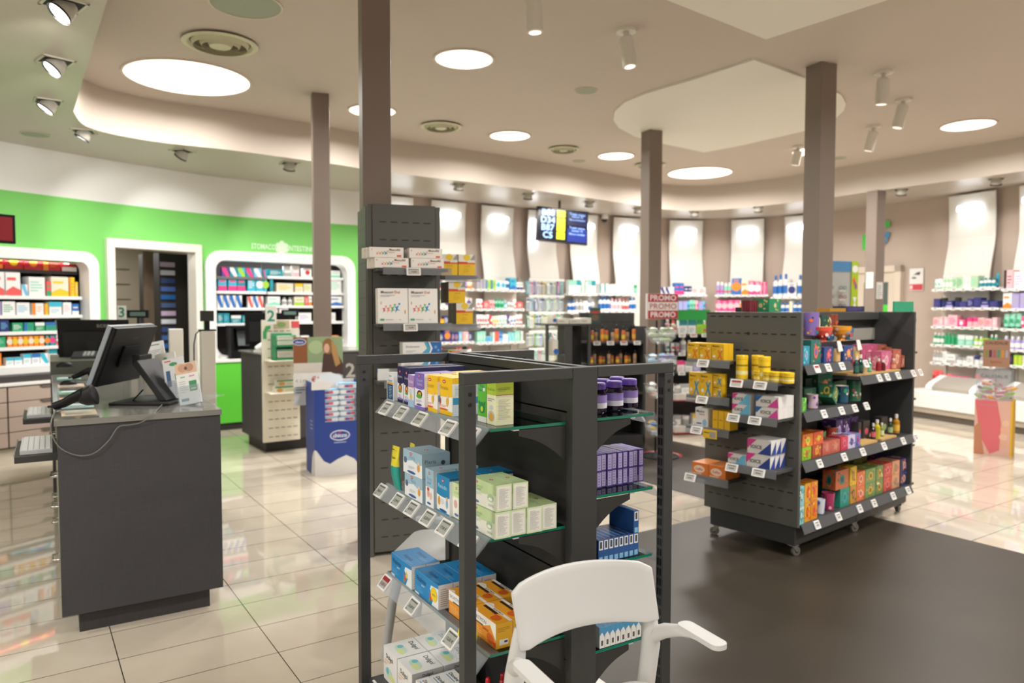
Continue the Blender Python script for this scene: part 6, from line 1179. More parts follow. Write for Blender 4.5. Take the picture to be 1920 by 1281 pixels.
X, Y, Z = atd(465, 660, 7.75)
mb = MB(); mb.tube([(-.1, 0, .03), (-.04, .02, .06), (.02, 0, .05), (.1, .02, .06)], [.03, .045, .035, .03], mat('#D8D8D4', .5), 10); mb.box(-.12, -.05, 0, .12, .06, .02, mat('#C8C8C4', .5)); tag(mb.obj('receipt_printer', loc=(*wl(S2, .1, .16), 1.0706), rz=.3), 'white receipt printer at the edge of station two', 'printer')
# diaper wipes display stand
CHO = (at(590, 895, 0)); CH_ = (CHO, .47)
t = empty('display_stand', (*CHO, 0), CH_[1], 'blue cardboard floor display of wet wipes with a photo header', 'display stand')
BLU_ = mat('#1F3C8C', .5); WCB = mat('#E2E0DC', .5)
def wipesfront():
    mb = MB(); W_, H_ = .47, .86
    M = Matrix(((1, 0, 0, 0), (0, 0, -1, 0), (0, 1, 0, 0), (0, 0, 0, 1)))
    for b in ((0, 0, W_, .50), (0, .50, .10, .80), (W_-.08, .50, W_, .80)): mb.box(b[0], -.006, b[1], b[2], 0, b[3], BLU_)
    decal(mb, (0, -.006, 0), (1, 0, 0), (0, 0, 1), W_, .5, [('p', [(0, 0), (0, .5), (.04, .48), (.18, .28), (.3, .22), (.45, .3), (.62, .36), (.78, .28), (.9, .12), (.94, 0)], WCB),
          ('e', .5, .74, .2, .10, '#D8DCE8'), ('e', .5, .74, .18, .08, '#1F3C8C'), ('t', 'chicco', .36, .69, .64, .79, '#E8EAF0', True), ('d', .5, .8, .02, '#C8303C'), ('r', .38, .6, .62, .615, '#A8B4D4')])
    return mb
wipesfront().obj('front_panel', t)
mb = MB()
for x0, x1 in ((0, .006), (.464, .47)): mb.box(x0, 0, 0, x1, .36, .86, BLU_)
mb.box(0, .354, 0, .47, .36, .86, WCB); mb.box(.006, 0, .48, .464, .354, .49, WCB)
decal(mb, (0, .36, 0), (0, -1, 0), (0, 0, 1), .36, .86, [('p', [(1, 0), (1, .28), (.9, .27), (.75, .2), (.6, 0)], WCB)]+[('r', .55, z, .8, z+.008, '#B8C4E0') for z in (.5, .54, .58)]); mb.obj('box', t)
mb = MB(); mb.prism([(0, 0), (.16, 0), (.2, .05), (.12, .09), (0, .07)], 0, .004, WCB, M=Matrix.Translation((-.02, .0, .80)) @ Matrix.Rotation(PI/2, 4, 'X')); mb.prism([(0, 0), (.3, 0), (.27, .07), (.18, .10), (.1, .08)], 0, .004, WCB, M=Matrix.Translation((.02, .17, .84)) @ Matrix.Rotation(PI/2, 4, 'X')); mb.obj('flap', t)
mb = MB(); mb.box(-.11, .37, .62, .36, .376, 1.27, mat('#D4CCC0', .5))
decal(mb, (-.11, .37, .62), (1, 0, 0), (0, 0, 1), .47, .65, [('r', .0, .62, .28, 1, '#8C5430'), ('r', .28, .62, 1, 1, '#8CA078'), ('e', .45, .85, .15, .1, '#A8BC8C'), ('p', [(.55, .4), (.6, .75), (.85, .8), (1, .6), (1, .35)], '#4A3228'), ('e', .70, .86, .12, .12, '#8A6238'), ('p', [(.76, .95), (.86, .86), (.95, .6), (.85, .55), (.78, .75)], '#B08850'), ('e', .67, .83, .06, .07, '#D8A890'), ('e', .45, .42, .22, .05, '#D8A48C'), ('p', [(.3, .32), (.9, .45), (1, .42), (1, .2), (.4, .2)], '#B8B0AC'), ('e', .12, .93, .14, .05, '#D8DCE8'), ('e', .12, .93, .125, .04, '#1F3C8C'), ('t', 'chicco', .04, .905, .2, .955, '#E8EAF0', True), ('r', 0, 0, .3, .3, '#D8DAD8')]+lines(.04, .18, .24, .3, 3, '#5C7094', .4)); mb.obj('header_card', t)
mb = MB(); mb.box(-.12, .33, .80, .24, .334, .93, mat('#E4E0D8', .5)); decal(mb, (-.12, .33, .80), (1, 0, 0), (0, 0, 1), .36, .13, [('t', '€1,99', .45, .25, .95, .75, '#C83C34', True), ('t', '€ 2,49', .06, .3, .34, .55, '#8C8884')]); mb.obj('price_card', t)
def wipes():
    mb = MB(); c = mat('#DDE4E8', .35); b = mat('#7CB0D0', .35); pts = rrect(-.1, -.055, .1, .055, .02, 3)
    mb.prism([(x*.93, y*.93) for x, y in pts], 0, .008, c); mb.prism(pts, .008, .04, c, capm=c); mb.prism([(x*.93, y*.9) for x, y in pts], .04, .05, b)
    decal(mb, (-.1, -.055, .008), (1, 0, 0), (0, 0, 1), .2, .032, [('r', .3, .1, .7, .9, '#C85C6C'), ('r', .35, .2, .5, .8, '#3C5CA0')]); return mb.mesh('wipes')
mw = wipes(); i = 0
for c_, x in enumerate((.13, .33)):
    for r_ in range(7 if c_ else 6):
        inst('wipes_pack', mw, (*wl(CH_, x+(.01 if r_ % 2 else 0), .08), .4905+.051*r_), CH_[1]+(.05 if r_ % 2 else -.04), 'white and blue wet wipes pack in the %s pile of the blue display' % ['left', 'right'][c_], 'wipes', 'wet wipes in the %s pile' % ['left', 'right'][c_])
# ------------------------------------------------------------------ niches in the green wall
NB = mat('#241C1C', .6); NW = mat('#ECECEA', .35)
def niche(s0, s1, z0, z1, label, r=.16, th=.115, depth=.40, left_open=False):
    p, q = wpt(s0), wpt(s1); w = math.dist(p[:2], q[:2]); rz_ = math.atan2(q[1]-p[1], q[0]-p[0]); fr = ((p[0], p[1]), rz_)
    t = empty('wall_niche_cabinet', (p[0], p[1], 0), rz_, label, 'cabinet')
    out = rrect(-th, z0-th, w+th, z1+th, r, 6); inn = rrect(0, z0, w, z1, max(.03, r-th+.05), 6); n = len(out)
    v = []
    for y in (-.09, .10):
        v += [(x, y, z) for x, z in out]+[(x, y, z) for x, z in inn]
    f = []
    for i in range(n):
        j = (i+1) % n
        f += [(i, j, n+j, n+i), (2*n+i, 3*n+i, 3*n+j, 2*n+j), (i, 2*n+i, 2*n+j, j), (n+i, n+j, 3*n+j, 3*n+i)]
    mb = MB(); mb.add(v, f, NW); mb.obj('frame', t)
    mb = MB(); b = .0; mb.add([(b-.02, .10, z0-.02), (w+.02, .10, z0-.02), (w+.02, depth, z0-.02), (b-.02, depth, z0-.02), (b-.02, .10, z1+.02), (w+.02, .10, z1+.02), (w+.02, depth, z1+.02), (b-.02, depth, z1+.02)], [(0, 1, 2, 3), (4, 7, 6, 5), (3, 2, 6, 7), (0, 3, 7, 4), (1, 5, 6, 2)], NB); mb.obj('interior', t)
    area('lamp', (*wl(fr, w/2, .12), z1-.01), (.5, 0, rz_), w*.9, 7, (1, .97, .93), 'RECTANGLE', .03)
    return t, fr, w
PAL = {'white': '#E6E6E4', 'red': '#B8282E', 'yellow': '#E6BE24', 'orange': '#E8862A', 'green': '#2E9C6A', 'lime': '#A0CC3C', 'blue': '#2C6CB4', 'navy': '#2A3470', 'sky blue': '#6CB8DC', 'teal': '#1E8C98', 'pink': '#E43C84', 'pale pink': '#E8B4BC', 'lilac': '#A89CD0', 'purple': '#5C4490', 'mint': '#8CD0B8', 'cream': '#E0D8C4', 'coral': '#E05A58', 'grey': '#A8A8A6', 'dark': '#2A2626', 'pale green': '#B4D4B0', 'aqua': '#3CB0C8'}
GM = {}
def genbox(w, d, h, c1, c2, style, seed=0):
    k = ('b', round(w, 3), round(d, 3), round(h, 3), c1, c2, style, seed % 3)
    if k in GM: return GM[k]
    a, b = PAL[c1], PAL[c2]
    F = {'band': [('r', 0, .62, 1, 1, b)]+lines(.15, .15, .85, .5, 3, b, .3), 'low': [('r', 0, 0, 1, .35, b), ('r', .15, .6, .85, .72, b)], 'swoosh': [('p', [(0, 0), (1, 0), (1, .25), (.5, .4), (0, .2)], b), ('r', .1, .65, .7, .78, b)],
         'dot': [('d', .5, .5, .28, b), ('r', .2, .84, .8, .9, b)], 'text': lines(.1, .25, .9, .85, 4, b, .4), 'diag': [('p', [(0, 1), (.5, 1), (1, .2), (1, 0), (.6, 0), (0, .7)], b)], 'side': [('r', 0, 0, .3, 1, b)]+lines(.4, .3, .9, .8, 3, b, .3)}[style]
    GM[k] = boxmesh('carton', w, d, h, a, F=F, R=[('r', 0, .7, 1, 1, b)] if style == 'band' else (), rough=.4); return GM[k]
def genbottle(r, h, c1, c2, kind):
    k = (kind, round(r, 3), round(h, 3), c1, c2)
    if k in GM: return GM[k]
    a, b = mat(PAL[c1], .3), mat(PAL[c2], .35); mb = MB()
    if kind == 'bottle': mb.lathe([(r*.9, 0), (r, .006), (r, h*.62), (r*.85, h*.70), (r*.42, h*.76), (r*.42, h*.78)], a, 14); mb.lathe([(r*.5, h*.78), (r*.5, h*.97), (r*.4, h), (.001, h)], b, 12, cap=False); mb.lathe([(r*1.012, h*.15), (r*1.012, h*.5)], b, 14, cap=False)
    elif kind == 'spray': mb.lathe([(r*.95, 0), (r, .005), (r, h*.7), (r*.8, h*.76)], a, 14); mb.lathe([(r*.82, h*.74), (r*.82, h*.92), (r*.5, h), (.001, h)], b, 14, cap=False); mb.lathe([(r*1.012, h*.2), (r*1.012, h*.35)], mat(PAL['pink'], .4), 14, cap=False)
    elif kind == 'pump': mb.lathe([(r, 0), (r, h*.6), (r*.4, h*.68), (r*.3, h*.8)], a, 14); mb.lathe([(r*.25, h*.78), (r*.25, h*.93), (.001, h*.94)], b, 8, cap=False); mb.box(-r*.9, -r*.2, h*.93, r*.25, r*.2, h*.99, b); mb.lathe([(r*1.012, h*.12), (r*1.012, h*.42)], b, 14, cap=False)
    elif kind == 'jar': mb.lathe([(r*.9, 0), (r, .004), (r, h*.6)], a, 16); mb.lathe([(r*1.03, h*.6), (r*1.03, h*.97), (r*.97, h), (.001, h)], b, 16, cap=False)
    elif kind == 'tube':
        mb.lathe([(r*.6, 0), (r*.62, h*.14)], b, 12); n = 12; v = []
        for j, (z, sy) in enumerate(((h*.14, 1), (h*.5, .8), (h*.85, .35), (h, .05))):
            for q in range(n): v.append((r*(1+.0*j)*math.cos(2*PI*q/n)*(1+.12*(1-sy)), r*sy*math.sin(2*PI*q/n), z))
        for j in range(3): mb.add(v, [(j*n+q, j*n+(q+1) % n, (j+1)*n+(q+1) % n, (j+1)*n+q) for q in range(n)], a, True)
        mb.add(v, [tuple(range(n-1, -1, -1)), tuple(range(3*n, 4*n))], a); decal(mb, (-r*.6, -r*1.02, h*.3), (1, 0, 0), (0, 0, 1), r*1.2, h*.35, [('r', 0, .2, 1, .9, PAL[c2])])
    GM[k] = mb.mesh(kind); return GM[k]
def gencard(w, h, c1, c2):
    k = ('card', round(w, 3), round(h, 3), c1, c2)
    if k in GM: return GM[k]
    mb = MB(); mb.prism(rrect(-w/2, 0, w/2, h, .006, 2), -.001, .001, mat(PAL[c1], .4), M=Matrix(((1, 0, 0, 0), (0, 0, -1, 0), (0, 1, 0, 0), (0, 0, 0, 1))))
    mb.rbox(-w*.36, -.024, h*.08, w*.36, -.0015, h*.68, .004, CLEAR2); mb.box(-w*.12, -.016, h*.1, w*.12, -.006, h*.66, mat(PAL[c2], .4)); decal(mb, (-w/2, -.0012, 0), (1, 0, 0), (0, 0, 1), w, h, [('r', .1, .74, .9, .9, PAL[c2])]); GM[k] = mb.mesh('card'); return GM[k]
NAMES = {'box': 'carton', 'bottle': 'lotion_bottle', 'spray': 'spray_can', 'pump': 'pump_bottle', 'jar': 'cream_jar', 'tube': 'cream_tube', 'card': 'blister_pack'}
CATN = {'box': 'carton', 'bottle': 'bottle', 'spray': 'spray can', 'pump': 'bottle', 'jar': 'jar', 'tube': 'tube', 'card': 'blister pack'}
WORD = {'box': 'carton', 'bottle': 'bottle', 'spray': 'spray can', 'pump': 'pump bottle', 'jar': 'cream jar', 'tube': 'squeeze tube', 'card': 'hanging pack'}
def wput(kind, c1, c2, w, d, h, fr, a, b, z, where, group, style='band', rot=0, seed=0):
    me = genbox(w, d, h, c1, c2, style, seed) if kind == 'box' else gencard(w, h, c1, c2) if kind == 'card' else genbottle(w/2, h, c1, c2, kind)
    two = '' if c1 == c2 else ' and '+c2
    return inst(NAMES[kind], me, (*wl(fr, a, b), z+.0006), fr[1]+rot, '%s%s %s, %s' % (c1, two, WORD[kind], where), CATN[kind], group)
def wshelf(t, x0, x1, y0, y1, z, th=.03, m=NW, tags=0, tw=.07):
    mb = MB(); mb.box(x0, y0, z-th, x1, y1, z, m); s = mb.obj('shelf', t)
    for k in range(tags):
        tg = bpy.data.objects.new('price_tag', tagmesh('', k % 5 == 2, detail=False, w=tw, h=.042, screen='#B8B6B0')); COL.objects.link(tg); tg.parent = s; tg.location = (x0+(x1-x0)*(k+.5)/tags, y0-.006, z-.018); tg.rotation_euler = (-.25, 0, 0)
    return s
def rowpx(fr, z, items, where, yb=.0, ypx=None):
    # items (px0, px1, h, kind, c1, c2, style); left-front edges read off the shelf front line
    n = len(items)
    for i, it in enumerate(items):
        px0, px1, h, kind, c1, c2 = it[:6]; style = it[6] if len(it) > 6 else 'band'
        a0, a1 = pla(px0, 600, fr, b=yb)[0], pla(px1, 600, fr, b=yb)[0]; w = max(.02, (a1-a0)*.97); d = min(.14, max(.05, w*.8)) if kind != 'card' else .02
        if kind in ('bottle', 'spray', 'pump', 'jar', 'tube'): d = w
        wput(kind, c1, c2, w, d, h, fr, a0+w/2, yb+d/2+.012, z, '%s, %s' % (pos(i, n), where), None, style, 0, i)
t1, f1, w1 = niche(sN1a, sN1, .935, 2.05, 'white framed medicine niche at the left edge of the green wall')
SH1 = [1.95, 1.672, 1.47, 1.30, 1.14, .95]
for z, m in zip(SH1, (NB, NW, NW, NW, NW, NW)): wshelf(t1, .0, w1-.02, .02 if z < 1.9 else .1, .38, z, .035 if z > 1 else .06, m)
rowpx(f1, SH1[0], [(-30, -4, .14, 'box', 'red', 'orange', 'low'), (-2, 10, .13, 'box', 'red', 'orange', 'low'), (13, 48, .15, 'box', 'red', 'yellow', 'dot'), (50, 84, .14, 'box', 'red', 'orange', 'dot'), (85, 118, .14, 'box', 'red', 'orange', 'side'), (120, 148, .135, 'box', 'red', 'white', 'low')], 'top shelf, left niche', .1)
rowpx(f1, SH1[1], [(-34, -14, .22, 'box', 'white', 'grey', 'text'), (-12, 12, .24, 'box', 'white', 'coral', 'swoosh'), (14, 42, .24, 'box', 'white', 'coral', 'swoosh'), (44, 55, .12, 'box', 'white', 'sky blue', 'diag'), (57, 88, .20, 'box', 'white', 'mint', 'text'), (90, 98, .16, 'box', 'coral', 'green', 'low'), (99, 132, .21, 'box', 'cream', 'yellow', 'swoosh'), (133, 143, .21, 'box', 'yellow', 'orange', 'side'), (144, 149, .16, 'box', 'yellow', 'cream', 'text')], 'second shelf, left niche', .03)
rowpx(f1, SH1[2], [(-24, 4, .14, 'box', 'lilac', 'blue', 'text'), (6, 31, .14, 'box', 'white', 'green', 'text'), (33, 58, .13, 'box', 'white', 'sky blue', 'text'), (62, 84, .125, 'box', 'white', 'orange', 'side'), (85, 92, .12, 'box', 'yellow', 'orange', 'side'), (94, 118, .14, 'box', 'white', 'aqua', 'band'), (120, 136, .135, 'box', 'white', 'pale pink', 'text'), (137, 150, .12, 'box', 'blue', 'white', 'low')], 'third shelf, left niche', .03)
rowpx(f1, SH1[3], [(-20, 0, .12, 'box', 'navy', 'white', 'text'), (1, 18, .12, 'box', 'navy', 'sky blue', 'text'), (24, 44, .09, 'box', 'green', 'white', 'text'), (46, 65, .09, 'box', 'green', 'blue', 'side'), (67, 85, .09, 'box', 'green', 'white', 'band'), (87, 106, .09, 'box', 'green', 'blue', 'band'), (108, 116, .11, 'box', 'white', 'yellow', 'side')], 'fourth shelf, left niche', .03)
rowpx(f1, SH1[4], [(-12, 11, .11, 'box', 'green', 'mint', 'text')]+[(14+10*k, 23+10*k, .11, 'box', 'orange', 'yellow' if k % 2 else 'cream', 'dot') for k in range(7)]+[(86, 92, .11, 'box', 'teal', 'orange', 'dot'), (94, 104, .11, 'box', 'teal', 'pink', 'dot'), (106, 112, .12, 'box', 'white', 'coral', 'low')], 'fifth shelf, left niche', .03)
rowpx(f1, SH1[5], [(-14, 2, .13, 'box', 'orange', 'white', 'text'), (10, 25, .08, 'box', 'white', 'aqua', 'band'), (26, 41, .08, 'box', 'white', 'aqua', 'band'), (43, 58, .11, 'box', 'white', 'aqua', 'band'), (59, 74, .11, 'box', 'white', 'blue', 'band'), (75, 90, .11, 'box', 'white', 'aqua', 'diag'), (91, 107, .16, 'box', 'white', 'teal', 'band'), (109, 122, .08, 'box', 'white', 'lime', 'low'), (123, 136, .08, 'box', 'white', 'green', 'low')], 'lowest shelf, left niche', .03)
# drawers below the left niche
dr = empty('drawer_cabinet', (*wl(f1, -.2, -.42), 0), f1[1], 'low beige drawer cabinet with dark handles under the left niche', 'cabinet')
BG = mat('#B9A698', .5); WT = w1+.45
mb = MB(); mb.box(0, 0, .17, WT, .40, .78, mat('#5C524A', .6)); mb.obj('body', dr); mb = MB(); mb.box(0, .03, 0, WT, .4, .17, mat('#D8CDBA', .5)); mb.obj('plinth', dr)
mb = MB(); mb.box(-.02, -.03, .781, WT+.02, .40, .81, WHITE); mb.obj('worktop', dr, bev=.004)
mb = MB(); mb.box(0, .05, .811, WT, .31, .87, mat('#3A3634', .5)); mb.obj('upstand', dr)
for c_ in range(4):
    for r_ in range(4):
        x0 = .01+c_*WT/4; x1 = x0+WT/4-.015; z0 = .185+r_*.148; mb = MB(); mb.box(x0, -.018, z0, x1, -.001, z0+.14, BG); d = mb.obj('drawer', dr, bev=.002)
        mb = MB(); xm = (x0+x1)/2+.06; mb.add([(xm-.08, -.018, z0+.14), (xm+.08, -.018, z0+.14), (xm+.05, -.018, z0+.115), (xm-.05, -.018, z0+.115), (xm-.08, -.035, z0+.142), (xm+.08, -.035, z0+.142), (xm+.05, -.03, z0+.12), (xm-.05, -.03, z0+.12)], [(4, 5, 1, 0), (7, 6, 5, 4), (3, 2, 6, 7), (0, 3, 7, 4), (1, 5, 6, 2)], mat('#7C7068', .4)); mb.obj('handle', d)
# right niche
t2, f2, w2 = niche(sN2a, sN2b, .93, 2.16, 'white framed medicine niche under the stomach lettering', r=.2, th=.125)
def n2z(y, px=450): return atd(px, y, wpt(wpx(px))[1])[2]
LA = [(407, 500, n2z(519)), (407, 500, n2z(546)), (407, 497, n2z(577)), (407, 478, n2z(606))]
RA = [(503, 645, n2z(519, 560)), (503, 645, n2z(548, 560)), (503, 645, n2z(573, 560)), (497, 645, n2z(603, 560)), (480, 645, n2z(638, 560))]
def px2a(px, fr, b=.02): return pla(px, 600, fr, b=b)[0]
for x0, x1, z in LA+RA: wshelf(t2, max(.0, px2a(x0, f2)), min(w2, px2a(x1, f2)), .02, .38, z, .035, NW if not (x0 == 407 and z > 1.9) else mat('#6C6A6C', .4))
N2 = 'of right niche'
rowpx(f2, LA[0][2], [(418+15*k, 432+15*k, .12, 'box', ['purple', 'teal', 'aqua', 'teal', 'sky blue'][k], ['pink', 'white', 'lime', 'pink', 'white'][k], 'diag') for k in range(5)], 'the top left shelf '+N2, .03)
rowpx(f2, LA[0][2]+.001, [(496, 500, .1, 'box', 'teal', 'pink', 'diag')], 'the top left shelf end '+N2, .03)
rowpx(f2, LA[1][2], [(411, 427, .19, 'box', 'aqua', 'pink', 'low'), (430, 446, .19, 'box', 'aqua', 'pink', 'low'), (447, 462, .19, 'box', 'teal', 'pink', 'low'), (466, 481, .18, 'box', 'aqua', 'white', 'text'), (482, 496, .18, 'box', 'aqua', 'white', 'dot'), (497, 502, .18, 'box', 'aqua', 'lime', 'dot')], 'the second left shelf '+N2, .03)
rowpx(f2, LA[2][2], [(408+12*k, 419+12*k, .16, 'box', 'white', 'blue', 'diag') for k in range(4)]+[(466+10*k, 475+10*k, .15, 'box', 'white', 'blue' if k % 2 else 'coral', 'diag') for k in range(3)], 'the third left shelf '+N2, .03)
rowpx(f2, LA[3][2], [(409, 419, .13, 'box', 'teal', 'white', 'text'), (420, 431, .13, 'box', 'teal', 'sky blue', 'text'), (434, 453, .10, 'box', 'teal', 'white', 'band'), (455, 472, .10, 'box', 'teal', 'mint', 'text')], 'the fourth left shelf '+N2, .03)
rowpx(f2, RA[0][2], [(506, 533, .09, 'box', 'teal', 'white', 'text'), (535, 547, .14, 'box', 'white', 'grey', 'low'), (551, 563, .15, 'box', 'white', 'pale pink', 'low'), (571, 586, .12, 'box', 'white', 'red', 'dot'), (620, 640, .1, 'box', 'white', 'mint', 'low')], 'the top right shelf '+N2, .03)
rowpx(f2, RA[1][2], [(508, 514, .19, 'box', 'teal', 'aqua', 'text'), (520, 552, .12, 'box', 'cream', 'yellow', 'text'), (555, 570, .12, 'box', 'cream', 'yellow', 'band'), (571, 586, .12, 'box', 'cream', 'lime', 'text'), (620, 642, .19, 'box', 'white', 'mint', 'text')], 'the second right shelf '+N2, .03)
rowpx(f2, RA[2][2], [(503, 527, .12, 'box', 'white', 'mint', 'swoosh'), (531, 541, .11, 'bottle', 'white', 'grey'), (542, 550, .11, 'bottle', 'white', 'grey'), (553, 572, .12, 'box', 'cream', 'lime', 'low'), (573, 579, .13, 'box', 'coral', 'white', 'text'), (580, 586, .13, 'box', 'white', 'orange', 'low'), (620, 643, .13, 'box', 'white', 'blue', 'swoosh')], 'the third right shelf '+N2, .03)
rowpx(f2, RA[3][2], [(500, 522, .24, 'box', 'white', 'pale pink', 'text'), (525, 542, .2, 'box', 'white', 'coral', 'low'), (545, 556, .13, 'box', 'white', 'grey', 'text'), (560, 585, .12, 'box', 'white', 'lilac', 'text'), (621, 630, .12, 'box', 'white', 'grey', 'text')], 'the fourth right shelf '+N2, .03)
rowpx(f2, RA[4][2]-.12, [(565, 580, .18, 'box', 'white', 'sky blue', 'low'), (619, 636, .17, 'box', 'white', 'orange', 'band'), (638, 645, .08, 'box', 'white', 'mint', 'text')], 'the lowest right shelf '+N2, .03)
mb = MB(); mb.box(px2a(407, f2), .0, 1.28-.35, px2a(478, f2), .36, n2z(606)-.036, mat('#8A8C8A', .5)); mb.obj('side_panel', t2) if False else None
# low green front with white ledge beneath the right niche
lf_ = empty('wall_ledge', (*wl(f2, -.12, -.35), 0), f2[1], 'white ledge over a green cabinet front beneath the right niche', 'ledge')
mb = MB(); mb.box(0, 0, .86, w2+.2, .34, .90, WHITE); mb.obj('ledge', lf_, bev=.005); mb = MB(); mb.box(0.01, .02, .09, w2+.19, .34, .859, mat('#5FC83C', .45)); mb.obj('front', lf_); mb = MB(); mb.box(0.02, .04, 0, w2+.18, .33, .089, KICK); mb.obj('toe_kick', lf_)
t = empty('label_printer', (*wl(f2, px2a(456, f2, -.2), -.21), .9006), f2[1], 'black box shaped printer with open front on the white ledge', 'printer')
mb = MB(); mb.box(-.2, -.12, 0, .2, .10, .10, BK); mb.box(-.2, -.12, .101, -.17, .10, .42, BK); mb.box(.17, -.12, .101, .2, .10, .42, BK); mb.box(-.2, .08, .101, .2, .10, .42, BK); mb.box(-.2, -.12, .39, .2, .10, .42, BK); mb.obj('casing', t)
mb = MB(); mb.add([(-.07, .0, .16), (.07, 0, .16), (.08, .05, .38), (-.08, .05, .38)], [(0, 1, 2, 3)], mat('#5C6468', .3)); mb.obj('tray', t)
mb = MB(); mb.lathe([(.06, 0), (.06, .035)], mat('#D8D8D4', .4), 20); tag(mb.obj('tape_roll', loc=(*wl(f2, px2a(418, f2, -.2), -.2), .9006)), 'white tape roll at the left end of the ledge', 'tape')
# screen edge at the far left
X, Y, Z = atd(-4, 428, 5.6); t = empty('wall_screen', (X, Y, Z), 1.0, 'black screen with a dark red picture at the left edge', 'screen'); mb = MB(); mb.box(-.25, 0, -.11, .12, .04, .11, BK); mb.obj('casing', t); mb = MB(); mb.add([(-.23, -.001, -.09), (.10, -.001, -.09), (.10, -.001, .09), (-.23, -.001, .09)], [(0, 1, 2, 3)], mat('#7A1420', .3, emit=.3)); mb.obj('display', t)
mb = MB(); mb.tube([(-.1, .04, 0), (-.1, .06, HL-.002-Z)], .015, BK); mb.obj('bracket', t)
# ------------------------------------------------------------------ white shelves on the curved wall
def bay(px0, px1, off, label, where, ys, rows, ypx=None, tagn=6, hooks=False, back=True, depth=.33, zlist=None, group=None, seed=1, noshelf=False, backm='#D8D2C6'):
    s0, s1 = wpx(px0, 578, off), wpx(px1, 578, off); p, q = wpt(s0, off), wpt(s1, off); w = math.dist(p[:2], q[:2]); rz_ = math.atan2(q[1]-p[1], q[0]-p[0]); fr = ((p[0], p[1]), rz_)
    t = empty('wall_shelving', (p[0], p[1], 0), rz_, label, 'shelving'); ym = (p[1]+q[1])/2
    zs = [atd((px0+px1)/2, y, ym)[2] for y in ys]
    mb = MB()
    for x in (.04, w/2, w-.04): mb.box(x-.012, depth-.02, .3, x+.012, depth, zs[0]+.05, mat('#C9C4BA', .4))
    if back: mb.box(.02, depth+.0, .3, w-.02, depth+.012, zs[0]+.02, mat(backm, .5))
    mb.obj('back_frame', t); r = random.Random(seed)
    for j, (z, row) in enumerate(zip(zs, rows)):
        if not hooks and not (noshelf and j == 0): wshelf(t, 0, w, 0, depth, z, .028, NW, tagn)
        x = .02; its = []
        for it in row:
            kind, c1, c2, wd, h, n = it[:6]; st_ = it[6] if len(it) > 6 else 'band'
            for k in range(n): its.append((kind, c1, c2, wd, h, st_))
        base_ = list(its); q_ = 0
        while its and sum(i[3]*1.15 for i in its) < w-.06 and len(its) < 17: its.append(base_[q_ % len(base_)]); q_ += 2
        its = [(a_, b_, c_, d_, e_*1.12, f_) for a_, b_, c_, d_, e_, f_ in its]
        tot = sum(i[3]*1.08 for i in its); sc = (w-.04)/tot if tot > 0 else 1
        fit = min(1.35, max(.75, sc)); gap = ((w-.04)-sum(i[3]*fit for i in its))/max(1, len(its)); n = len(its)
        for i, (kind, c1, c2, wd, h, st_) in enumerate(its):
            ww = wd*fit; d = ww if kind in ('bottle', 'spray', 'pump', 'jar', 'tube') else min(.12, ww*1.2); hh = h*(.96+.08*r.random())
            if kind == 'card':
                for k in range(1): wput(kind, c1, c2, ww*1.05, .02, hh, fr, x+ww/2, .05+.06*r.random(), z-hh-.012, '%s, %s, %s' % (pos(i, n), ['top hooks', 'second hooks', 'third hooks', 'fourth hooks', 'lowest hooks'][j], where), group, rot=r.uniform(-.12, .12))
            else: wput(kind, c1, c2, ww, d, hh, fr, x+ww/2, .015+d/2+.01*r.random(), z, '%s, %s, %s' % (pos(i, n), ['top shelf', 'second shelf', 'third shelf', 'fourth shelf', 'fifth shelf', 'sixth shelf'][j], where), group, st_, r.uniform(-.05, .05), i)
            x += ww+max(0, gap)
        if hooks:
            mb = MB(); m_ = CHROME; nn = max(4, n)
            for k in range(nn):
                xx = .03+(w-.06)*(k+.5)/nn; mb.tube([(xx, depth, z+.004), (xx, .03, z+.004), (xx, .02, z+.012)], .003, m_, 5); mb.box(xx-.022, .012, z-.005, xx+.022, .018, z+.028, mat('#E8E8E6', .4))
            mb.obj('hook_row', t)
    return t, fr, w, zs
C = 'box'
bay(812, 889, .42, 'white wall shelving nearest the pegboard tower', 'bay by the tower', [541, 577, 609, 641, 672],
    [[(C, 'orange', 'cream', .09, .16, 1, 'dot'), (C, 'teal', 'red', .06, .15, 1, 'low'), (C, 'cream', 'green', .1, .07, 2, 'text'), (C, 'cream', 'orange', .08, .09, 1, 'dot'), (C, 'lilac', 'purple', .07, .1, 2, 'low')], [(C, 'white', 'sky blue', .07, .15, 1, 'text'), (C, 'white', 'green', .1, .1, 1, 'text'), (C, 'cream', 'purple', .1, .13, 1, 'dot'), (C, 'white', 'sky blue', .07, .13, 2, 'text'), (C, 'yellow', 'orange', .04, .15, 1, 'side')],
     [(C, 'white', 'navy', .06, .12, 1, 'text'), (C, 'orange', 'yellow', .06, .08, 2, 'dot'), (C, 'navy', 'white', .08, .12, 1, 'text'), (C, 'cream', 'orange', .07, .12, 1, 'text')], [(C, 'pale pink', 'white', .05, .13, 1, 'text'), (C, 'orange', 'yellow', .04, .13, 1, 'side'), (C, 'navy', 'white', .06, .12, 1, 'text'), (C, 'navy', 'orange', .12, .16, 1, 'dot'), (C, 'navy', 'pale pink', .06, .12, 2, 'text'), (C, 'sky blue', 'white', .05, .13, 1, 'text'), (C, 'pale pink', 'orange', .05, .13, 1, 'side')],
     [('bottle', 'white', 'coral', .05, .15, 3), (C, 'white', 'grey', .1, .1, 2, 'text')]], seed=1, tagn=6)
